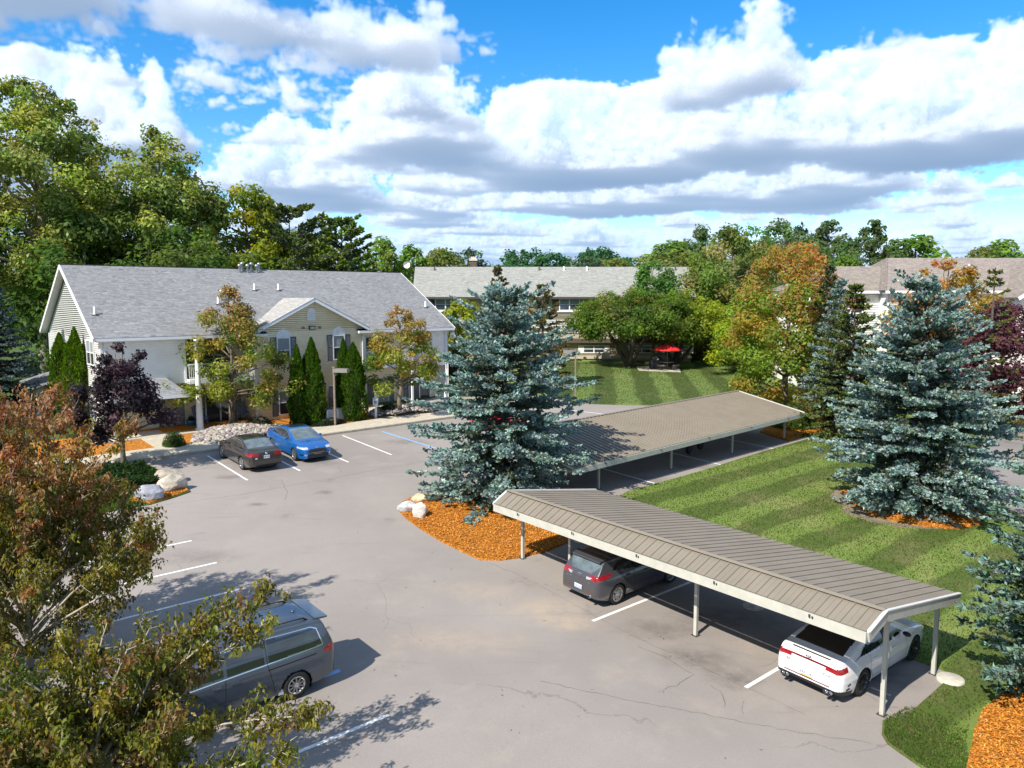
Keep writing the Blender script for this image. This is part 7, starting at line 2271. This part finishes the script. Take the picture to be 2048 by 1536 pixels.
NP = ((.17, .155, .026), (.22, .195, .032), (.125, .125, .022), (.23, .155, .04))
TOPR = (((.36, .165, .075), (.30, .145, .055), (.42, .23, .12), (.26, .18, .04)), (3, 2, 1.4, 1.6))
rng = np.random.default_rng(5)
sprayed_tree('pear_tree', (-12.2, 18.8), 7.2, 'reddish-topped pear tree at the left edge, leafy branch reaching over the stall lines', 'near pear trees',
             fan(rng, 66, 3.1, (.9, 7.1)) + [(-.35, 4.3, 4.35), (-.28, 3.9, 4.0), (.15, 3.4, 3.2), (-.9, 3.6, 3.6)], NP, (3, 2, 2, 2), TOPR, 91, .118, 33, .09, .15, .70)
rng = np.random.default_rng(8)
sprayed_tree('pear_tree', (-7.25, 12.7), 4.5, 'green-gold pear tree in the near left corner before the minivan', 'near pear trees',
             fan(rng, 52, 2.6, (.7, 3.9)) + [(.55, 3.1, 4.15), (.42, 2.9, 3.7), (-.12, 4.2, 2.9), (-.18, 3.8, 2.6), (.75, 2.5, 4.0)],
             ((.165, .165, .024), (.225, .20, .03), (.105, .12, .020), (.20, .125, .04)), (3, 2, 2, 2), None, 92, .118, 38, .09, .14)
# ------------------------------------------------------------------ stones, mulch chips, grass blades
def boulder(loc, size, label, col, seed, rz=0, sink=.12):
    rng = np.random.default_rng(seed)
    import bmesh
    bm = bmesh.new()
    bmesh.ops.create_icosphere(bm, subdivisions=3, radius=1)
    planes = [(Vector(unit(rng.normal(size=3))), rng.uniform(.62, .92)) for _ in range(11)]
    ph = rng.uniform(0, 6, 6)
    for v in bm.verts:
        p = v.co.copy()
        for n_, d in planes:
            k = p.dot(n_)
            if k > d: p -= n_ * (k - d) * .85
        p *= 1 + .05 * math.sin(5 * p.x + ph[0]) * math.cos(4 * p.y + ph[1]) + .03 * math.sin(11 * p.z + ph[2])
        v.co = Vector((p.x * size[0], p.y * size[1], p.z * size[2]))
    me = bpy.data.meshes.new('boulder'); bm.to_mesh(me); bm.free()
    m = plain('stone_%d' % seed, col, .85, var=.28, scale=3.2, bump=.6, bscale=14, dirt=.35)
    me.materials.append(m)
    o = bpy.data.objects.new('boulder', me); link(o)
    o.location = (loc[0], loc[1], gz(*loc) + size[2] * .55); o.rotation_euler = (0, 0, rz)
    tag(o, label, 'boulder', 'boulders')
    return o


boulder((-15.55, 32.75), (.62, .48, .48), 'blue-grey rounded boulder at the tip of the juniper island', (.30, .31, .36), 1, .4)
boulder((-15.15, 34.15), (.70, .50, .55), 'pale angular boulder with a split face on the island mulch', (.47, .42, .34), 2, .8)
boulder((-15.95, 35.6), (.72, .52, .42), 'brown-grey boulder behind the pale angular one', (.33, .29, .24), 3, .2)
boulder((-3.75, 31.1), (.40, .30, .46), 'upright white boulder nearest the lane in the orange bed', (.58, .56, .52), 4, .9)
boulder((-4.35, 31.85), (.50, .36, .30), 'low grey-white boulder at the corner of the orange bed', (.46, .47, .49), 5, .3)
boulder((-4.0, 33.2), (.44, .30, .30), 'sandy boulder behind the other two in the orange bed', (.52, .43, .29), 6, -.3)
boulder((-14.3, 47.2), (.42, .32, .28), 'tan boulder beside the trunk of the olive pear', (.50, .40, .25), 7, .3)


def rock_bed(poly, n, seed, label_mound):
    rng = np.random.default_rng(seed)
    A = np.array(poly)
    q = rng.uniform(A.min(0), A.max(0), (n * 6, 2)); q = q[in_poly(q[:, 0], q[:, 1], poly)][:n]
    m = len(q)
    ctr = A.mean(0)
    d = np.linalg.norm(q - ctr, axis=1)
    dome = .45 * np.clip(1 - d / (d.max() * .85), 0, 1) ** .7
    z = BX * q[:, 0] + BY * q[:, 1] + .10 + dome + rng.random(m) * .05
    base_v = np.array([(1, 0, 0), (.35, .9, .1), (-.8, .6, 0), (-.9, -.5, .05), (.3, -.95, 0), (.45, .25, .8), (-.4, .3, .85), (-.1, -.55, .78), (0, 0, -.7)])
    tri = np.array([(0, 1, 5), (1, 2, 6), (1, 6, 5), (2, 3, 6), (3, 7, 6), (3, 4, 7), (4, 0, 5), (4, 5, 7), (5, 6, 7), (1, 0, 8), (2, 1, 8), (3, 2, 8), (4, 3, 8), (0, 4, 8)])
    s = rng.uniform(.075, .165, m)
    V = np.zeros((m, 9, 3))
    a = rng.uniform(0, 2 * math.pi, m); c, sn = np.cos(a)[:, None], np.sin(a)[:, None]
    bv = base_v[None] * (1 + rng.normal(0, .16, (m, 9, 3)))
    sx = rng.uniform(.8, 1.35, (m, 1)); sz = rng.uniform(.6, .95, (m, 1))
    X, Y, Z = bv[:, :, 0] * sx, bv[:, :, 1], bv[:, :, 2] * sz
    V[:, :, 0] = q[:, :1] + (X * c - Y * sn) * s[:, None]
    V[:, :, 1] = q[:, 1:] + (X * sn + Y * c) * s[:, None]
    V[:, :, 2] = z[:, None] + Z * s[:, None]
    F = (np.arange(m)[:, None, None] * 9 + tri[None]).reshape(-1, 3)
    tint = palette(rng, m, ((.34, .31, .27), (.24, .225, .22), (.46, .42, .37), (.29, .245, .21), (.16, .155, .16)), (3, 2, 2, 2, 1), .12)
    o = mesh_np('river_rocks', V.reshape(-1, 3), F, M_STONES, None, np.repeat(tint, len(tri), 0))
    o['kind'] = 'stuff'
    mb = MB()
    R_ = [(x, y, gz(x, y) + .08) for x, y in poly]
    top = [(ctr[0] + (x - ctr[0]) * .45, ctr[1] + (y - ctr[1]) * .45, gz(x, y) + .38) for x, y in poly]
    k = len(poly)
    mb.add(R_ + top, [(i, (i + 1) % k, k + (i + 1) % k, k + i) for i in range(k)] + [tuple(range(k, 2 * k))])
    b = mb.build('stone_mound', M_DIRT); b['kind'] = 'structure'


M_STONES = tint_mat('river_stone', .8, .4, 18)
rock_bed([(-18.0, 43.1), (-16.3, 42.75), (-14.5, 44.2), (-13.0, 45.6), (-12.7, 46.7), (-14.0, 47.5), (-16.0, 47.6), (-18.2, 46.6), (-18.6, 45.0)], 1500, 5, '')
rock_bed([(-9.9, 51.9), (-9.3, 51.2), (-7.6, 51.6), (-5.3, 53.3), (-4.9, 54.9), (-6.9, 55.4), (-8.9, 54.0)], 1000, 6, '')


def scatter_chips(poly, n, seed, z0):
    rng = np.random.default_rng(seed)
    A = np.array(poly)
    q = rng.uniform(A.min(0), A.max(0), (n * 4, 2)); q = q[in_poly(q[:, 0], q[:, 1], poly)][:n]
    m = len(q)
    pos = np.stack([q[:, 0], q[:, 1], BX * q[:, 0] + BY * q[:, 1] + z0 + rng.random(m) * .035], 1)
    nrm = unit(rng.normal(size=(m, 3)) * .42 + np.array([0, 0, 1]))
    tint = palette(rng, m, ((.52, .195, .024), (.62, .265, .042), (.36, .12, .014), (.66, .36, .11)), (3, 2, 2, .6), .16)
    o = leaf_cards('mulch_chips', pos, nrm, rng.uniform(.045, .12, m), tint, M_CHIP, None, rng, aspect=.34)
    o['kind'] = 'stuff'


M_CHIP = tint_mat('wood_chip', .85, .1, 30, .15, .02)
scatter_chips(MULCH[0], 24000, 1, .095)
scatter_chips(MULCH[1], 10000, 2, .095)
scatter_chips([(9.9, 14.2), (9.6, 15.4), (10.49, 16.72), (11.24, 17.64), (12.01, 18.25), (13.2, 18.9), (14, 15)], 9000, 3, .098)
scatter_chips(MULCH[3], 5000, 4, .10)
scatter_chips(MULCH[4], 5000, 5, .10)


def grass(poly, n, seed, z0, cols, weights, h=(.05, .11), holes=(), fade=None):
    rng = np.random.default_rng(seed)
    A = np.array(poly)
    q = rng.uniform(A.min(0), A.max(0), (n * 3, 2)); q = q[in_poly(q[:, 0], q[:, 1], poly)]
    for hpoly in holes: q = q[~in_poly(q[:, 0], q[:, 1], hpoly)]
    if fade is not None:
        dd = np.linalg.norm(q - np.array(fade[:2]), axis=1)
        q = q[rng.random(len(q)) < np.clip(1.15 - dd / fade[2], 0, 1)]
    q = q[:n]; m = len(q)
    pos = np.stack([q[:, 0], q[:, 1], BX * q[:, 0] + BY * q[:, 1] + z0], 1)
    L = rng.uniform(*h, m)[:, None]
    az = rng.uniform(0, 2 * math.pi, m)
    sd = np.stack([np.cos(az), np.sin(az), np.zeros(m)], 1)
    up = unit(np.array([[0, 0, 1.0]]) + rng.normal(size=(m, 3)) * .38)
    V = np.stack([pos - sd * L * .30, pos + sd * L * .30, pos + up * L + sd * L * .15], 1).reshape(-1, 3)
    o = mesh_np('grass', V, np.arange(m * 3).reshape(m, 3), M_LEAF, None, palette(rng, m, cols, weights, .2))
    o['kind'] = 'stuff'


GR = ((.085, .120, .028), (.125, .160, .045), (.065, .095, .022), (.22, .19, .085))
LAWNP = [uw(C1, .3, -.45), uw(C1, 3.4, -.4), uw(C1, 3.4, 13.5), (4.3, 33.3), (5.3, 35.3), (9.6, 39.2), (14.5, 44.0), (19.5, 48.7), (21.4, 47.4), (24.2, 43.5), (24.0, 39.9), (22.0, 35.2), (20.2, 29.0), (18.5, 22), (14, 19), (12.2, 18.4), (11.2, 17.7), (10.4, 16.8), (9.5, 15.6), (9.6, 14.2), (9.3, 13.9), (8.48, 15.96), (8.36, 16.28), (8.41, 16.65), (8.66, 17.16)]
grass(LAWNP, 75000, 1, .045, GR, (3, 2, 2, 1.3), (.035, .075), [MULCH[1], [(15.4, 36.4), (14.9, 35.3), (14.9, 34.0), (14.7, 32.9), (15.2, 31.9), (15.9, 31.4), (17.6, 31.0), (17.5, 35)]])
grass([(8.70, 17.2), (8.41, 16.65), (8.36, 16.28), (8.48, 15.96), (9.35, 13.95), (9.55, 15.3), (10.3, 16.7), (10.9, 17.5), (9.5, 17.75)], 15000, 2, .05, ((.10, .185, .032), (.14, .215, .05), (.22, .20, .09)), (2, 2, 1), (.03, .07), fade=(8.5, 16.0, 1.9))
grass([(-16.7, 30.7), (-16.0, 31.5), (-15.3, 32.1), (-16.3, 32.6), (-17.6, 31.9), (-20.5, 32.3), (-22.5, 34.2), (-26, 32), (-28, 27)], 14000, 3, .055, ((.06, .13, .016), (.09, .165, .025)), (1, 1), (.04, .09))
grass([(4.5, 59.3), (5.2, 58.7), (8.5, 58.5), (11.6, 58.8), (20.4, 67.0), (23, 75), (22, 82), (4, 84), (3, 62)], 40000, 4, .045, GR, (3, 2, 2, 1), (.05, .09))
# fallen leaves on the asphalt, few and small
rng = np.random.default_rng(9)
n = 120
q = np.stack([rng.uniform(-8, 8, n), rng.uniform(15, 34, n)], 1)
pos = np.stack([q[:, 0], q[:, 1], BX * q[:, 0] + BY * q[:, 1] + .022], 1)
o = leaf_cards('fallen_leaves', pos, unit(rng.normal(size=(n, 3)) * .25 + np.array([0, 0, 1])), rng.uniform(.04, .09, n), palette(rng, n, ((.14, .08, .02), (.09, .05, .02), (.2, .14, .04)), (1, 1, 1)), M_CHIP, None, rng)
o['kind'] = 'stuff'

# ------------------------------------------------------------------ street furniture and garden things
M_WOODP = plain('weathered_post', (.20, .155, .12), .85, var=.2, scale=7, bump=.3)
M_LAMPH = plain('grey_lamp_head', (.22, .21, .19), .5, var=.08)


def lamp_post(loc, h, label, heading):
    r = empty('lamp_post', (loc[0], loc[1], gz(*loc)), heading); tag(r, label, 'lamp post', 'lamp posts')
    MB().box((0, 0, h / 2), (.11, .11, h)).build('pole', M_WOODP, r)
    hd = MB().box((.46, 0, h - .16), (.95, .34, .24)).build('lamp_head', M_LAMPH, r)
    MB().box((.55, 0, h - .285), (.5, .26, .02)).build('lens', plain('frosted_lens_%d' % int(h * 10), (.55, .55, .5), .3), hd)
    MB().box((0, 0, h + .03), (.16, .16, .06)).build('cap', M_LAMPH, r)
    return r


lamp_post((-11.1, 48.4), 3.75, 'brown square lamp post with a boxy head before the arborvitae', -.2)
lamp_post((4.86, 59.6), 4.0, 'thin brown lamp post at the foot of the striped bank', math.pi - .1)
# accessible-parking sign
sg = empty('parking_sign', (-9.0, 51.05, gz(-9.0, 51.05)), math.radians(-6)); tag(sg, 'white sign with a blue wheelchair symbol on a white post by the sidewalk', 'sign')
mb = MB(); mb.box((0, 0, .78), (.13, .13, 1.6)); mb.lathe((0, 0, 1.58), [(.09, 0), (.09, .04), (.05, .06), (.085, .12), (.07, .19), (.001, .24)], 12); mb.build('post', M_TRIM, sg)
pl = MB().box((0, -.08, 1.22), (.34, .02, .50)).build('sign_panel', M_TRIM, sg)
M_SIGNB = plain('sign_blue', (.03, .13, .50), .5, var=.05)
MB().box((0, -.092, 1.17), (.17, .004, .17)).build('symbol_panel', M_SIGNB, pl)
mb = MB()
mb.lathe((-.005, -.096, 1.155), [(.028, 0), (.042, 0)], 14, 'y')
mb.bar((-.01, -.097, 1.22), (-.008, -.097, 1.17), .018, .004); mb.bar((-.01, -.097, 1.175), (.035, -.097, 1.17), .016, .004); mb.bar((.035, -.097, 1.17), (.05, -.097, 1.12), .016, .004)
mb.lathe((-.012, -.096, 1.236), [(.0005, 0), (.014, 0)], 10, 'y')
mb.build('wheelchair_symbol', M_TRIM, pl)
text_mesh('sign_text', 'RESERVED', .066, M_SIGNB, pl, (0, -.093, 1.40), (math.radians(90), 0, 0), .001)
text_mesh('sign_text', 'PARKING', .066, M_SIGNB, pl, (0, -.093, 1.32), (math.radians(90), 0, 0), .001)
text_mesh('sign_text', 'ONLY', .05, M_SIGNB, pl, (0, -.093, 1.03), (math.radians(90), 0, 0), .001)
# air-conditioning condensers


def condenser(loc, label, heading):
    r = empty('air_conditioner', (loc[0], loc[1], gz(*loc) + .08), heading); tag(r, label, 'air conditioner', 'air conditioners by the gable')
    MB().box((0, 0, .03), (.95, .95, .08)).build('pad', M_CONC, r)
    MB().box((0, 0, .42), (.76, .76, .70)).build('housing', plain('condenser_grey_%d' % int(loc[0] * -10), (.30, .31, .31), .5, var=.1), r)
    mb = MB()
    for s in (-1, 1):
        for k in range(9):
            mb.box((s * .385, 0, .16 + k * .065), (.012, .70, .022)); mb.box((0, s * .385, .16 + k * .065), (.70, .012, .022))
    for a in (-1, 1):
        for b in (-1, 1): mb.box((a * .38, b * .38, .42), (.06, .06, .72))
    mb.build('grille', M_TRIM, r)
    MB().box((0, 0, .79), (.82, .82, .05)).build('lid', plain('condenser_lid_%d' % int(loc[0] * -10), (.60, .60, .58), .5), r)
    mb = MB()
    for k in range(4): mb.lathe((0, 0, .82), [(.08 + .07 * k, 0), (.085 + .07 * k, .01), (.095 + .07 * k, 0)], 16)
    mb.build('fan_guard', M_DARK, r)
    return r


condenser((-11.75, 49.75), 'grey condenser with a pale lid left of the brown lamp post', ANG_U)
condenser((-11.2, 50.3), 'second condenser half hidden behind the brown lamp post', ANG_U)


def chair(loc, label, col, heading, z):
    r = empty('garden_chair', (loc[0], loc[1], z), heading); tag(r, label, 'garden chair', 'garden chairs on the porch')
    m = plain('chair_paint_%d' % int(abs(loc[0] * 10)), col, .6, var=.1)
    MB().box((.08, 0, .36), (.50, .52, .035)).build('seat', m, r)
    for k in range(5):
        h = .78 + .14 * math.cos((k - 2) * .6)
        MB().bar((-.16, (k - 2) * .11, .36), (-.40, (k - 2) * .125, .36 + h), .095, .025).build('back_slat', m, r)
    for s in (-1, 1):
        MB().box((.05, s * .33, .58), (.72, .13, .03)).build('arm', m, r)
        MB().box((.34, s * .30, .29), (.09, .04, .58)).build('leg', m, r)
        MB().bar((-.30, s * .28, .02), (.30, s * .28, .36), .04, .09).build('leg', m, r)
    return r


HM = Matrix.Translation((-14.37, 50.97, 2.39)) @ Matrix.Rotation(ANG_U, 4, 'Z')


def at_house(u, w, z=0): return HM @ Vector((u, w, z))


p = at_house(-5.75, 1.1, -.02); chair(p, 'violet-blue garden chair behind the white porch column', (.10, .12, .30), ANG_U - math.pi / 2 + .3, p.z)
p = at_house(-3.05, 1.3, -.02); chair(p, 'grey garden chair right of the glass porch door', (.17, .17, .20), ANG_U - math.pi / 2 - .2, p.z)
p = at_house(-6.25, 1.2, -.02)
pt = empty('planter', p); tag(pt, 'round teal planter with a small green plant by the porch chair', 'planter')
mb = MB(); mb.lathe((0, 0, 0), [(.001, 0), (.16, 0), (.25, .10), (.28, .28), (.30, .40), (.27, .41), (.24, .36), (.001, .36)], 18); mb.build('pot', plain('teal_glaze', (.015, .10, .16), .25, coat=.6), pt)
rng = np.random.default_rng(3); n = 220
d = unit(rng.normal(size=(n, 3))); d[:, 2] = np.abs(d[:, 2])
leaf_cards('leaves', d * np.array([.24, .24, .34]) * rng.uniform(.4, 1, (n, 1)) + np.array([0, 0, .36]), unit(d + rng.normal(size=(n, 3)) * .5), rng.uniform(.08, .14, n), palette(rng, n, ((.03, .07, .015), (.05, .09, .02)), (1, 1)), M_LEAF, pt, rng)
# white utility cabinet on its pad
cb = empty('utility_cabinet', (-2.95, 34.75, gz(-2.95, 34.75)), ANG_U); tag(cb, 'white utility cabinet on a concrete pad under the blue spruce boughs', 'cabinet')
MB().box((0, 0, .55), (.55, .5, 1.1)).build('housing', M_STEELW, cb)
MB().box((0, -.26, .55), (.46, .02, .95)).build('door', M_STEELW, cb)
MB().box((0, 0, 1.13), (.62, .57, .06)).build('lid', M_STEELW, cb)
MB().box((.25, -.2, .05), (2.2, 1.3, .12)).build('pad', M_CONC, cb)
# patio, table with red parasol, covered grill
slab('patio', [(12.75, 78.1), (16.85, 77.5), (17.3, 80.6), (14.6, 81.6), (12.9, 80.9)], 0, .11, M_CONC)
ZP = gz(15.3, 79.3) + .11
tb = empty('picnic_table', (15.75, 78.9, ZP)); tag(tb, 'round dark picnic table with curved benches under the red parasol', 'picnic table')
M_TBL = plain('dark_table', (.035, .03, .032), .5)
mb = MB(); mb.lathe((0, 0, .72), [(.001, .05), (.80, .05), (.82, .025), (.80, 0), (.001, 0)], 22); mb.build('tabletop', M_TBL, tb)
for k in range(4):
    a = math.pi / 4 + math.pi / 2 * k
    mb = MB()
    pts = [(1.22 * math.cos(a + q), 1.22 * math.sin(a + q), .44) for q in np.linspace(-.5, .5, 6)]
    mb.tube(pts, .12, 8); b = mb.build('bench', M_TBL, tb)
    mb = MB(); mb.tube([(.1 * math.cos(a), .1 * math.sin(a), .6), (.7 * math.cos(a), .7 * math.sin(a), .12), (1.15 * math.cos(a), 1.15 * math.sin(a), .40)], .035, 7)
    mb.tube([(.65 * math.cos(a), .65 * math.sin(a), .16), (.85 * math.cos(a), .85 * math.sin(a), .0)], .035, 7); mb.build('leg', M_TBL, tb)
um = empty('parasol', (15.75, 78.9, ZP)); tag(um, 'open red parasol over the picnic table on the patio', 'parasol')
mb = MB(); mb.tube([(0, 0, .2), (0, 0, 2.55)], .024, 8); mb.build('pole', M_GALV, um)
M_PARA = plain('red_canvas', (.62, .020, .020), .7, var=.05, scale=3)
mb = MB(); n = 8; top = (0, 0, 2.62); rim = [(1.42 * math.cos(2 * math.pi * k / n), 1.42 * math.sin(2 * math.pi * k / n), 2.02) for k in range(n)]
mid = [(.78 * math.cos(2 * math.pi * k / n), .78 * math.sin(2 * math.pi * k / n), 2.38) for k in range(n)]
for k in range(n):
    k2 = (k + 1) % n
    b = MB().add([top, mid[k], mid[k2], rim[k], rim[k2], (rim[k][0], rim[k][1], 1.93), (rim[k2][0], rim[k2][1], 1.93)], [(0, 1, 2), (1, 3, 4, 2), (3, 5, 6, 4)])
    b.build('canopy_panel', M_PARA, um)
    MB().bar((0, 0, 2.52), (rim[k][0] * .97, rim[k][1] * .97, 2.0), .02, .02).build('rib', M_GALV, um)
gl_ = empty('grill', (14.75, 79.6, ZP), .2); tag(gl_, 'barbecue grill under a black fitted cover beside the red parasol', 'grill')
M_COV = plain('black_cover', (.022, .022, .030), .6, var=.25, scale=3, bump=.5, bscale=5)
mb = MB()
ring = lambda w, d, z, x=0: [(x + w * math.copysign(abs(math.cos(t)) ** .5, math.cos(t)), d * math.copysign(abs(math.sin(t)) ** .5, math.sin(t)), z) for t in np.linspace(0, 2 * math.pi, 20, endpoint=False)]
V = []
for w, d, z in ((.72, .36, .02), (.70, .35, .45), (.74, .36, .82), (.68, .34, .95), (.50, .32, 1.18), (.42, .22, 1.25), (.05, .03, 1.27)): V += ring(w, d, z)
F = [(i * 20 + k, i * 20 + (k + 1) % 20, (i + 1) * 20 + (k + 1) % 20, (i + 1) * 20 + k) for i in range(6) for k in range(20)]
mb.add(V, F, 0, True); mb.build('cover', M_COV, gl_)
MB().box((.05, -.345, 1.02), (.22, .01, .05), 0).build('label_patch', M_PLATE, gl_)
# skyline: utility poles with a wire, radio mast
for i, (x_, y_, h, lb) in enumerate(((12.4, 165, 17.6, 'wooden utility pole on the skyline above the grey-green ridge'),)):
    up_ = empty('utility_pole', (x_, y_, gz(x_, y_))); tag(up_, lb, 'utility pole')
    mb = MB(); mb.tube([(0, 0, 0), (0, 0, h - gz(x_, y_) + 1.2)], [.22, .16], 8); mb.build('pole', M_WOODP, up_)
    MB().box((0, 0, h - gz(x_, y_) + .4), (2.6, .12, .14)).build('crossarm', M_WOODP, up_)
ms = empty('radio_mast', (-2.5, 300, gz(-2.5, 300))); tag(ms, 'thin lattice radio mast on the skyline', 'radio mast')
mb = MB()
mh = 10.35 + 24 - gz(-2.5, 300)
for a in range(3):
    t = 2 * math.pi * a / 3
    mb.tube([(.45 * math.cos(t), .45 * math.sin(t), 0), (.25 * math.cos(t), .25 * math.sin(t), mh)], .06, 5)
mb.build('mast', plain('mast_paint', (.5, .32, .30), .6), ms)
mb = MB(); mb.box((0, 0, mh - 6), (1.6, 1.6, .3)); mb.build('platform', M_TRIM, ms)
# concrete disc and stump beside the near carport corner
mb = MB(); mb.lathe((11.25, 19.05, gz(11.25, 19.05)), [(.001, .11), (.30, .11), (.33, .09), (.33, -.05)], 16)
dsc = mb.build('concrete_disc', M_PAD); tag(dsc, 'round concrete disc in the grass at the rear post of the near carport', 'concrete disc')
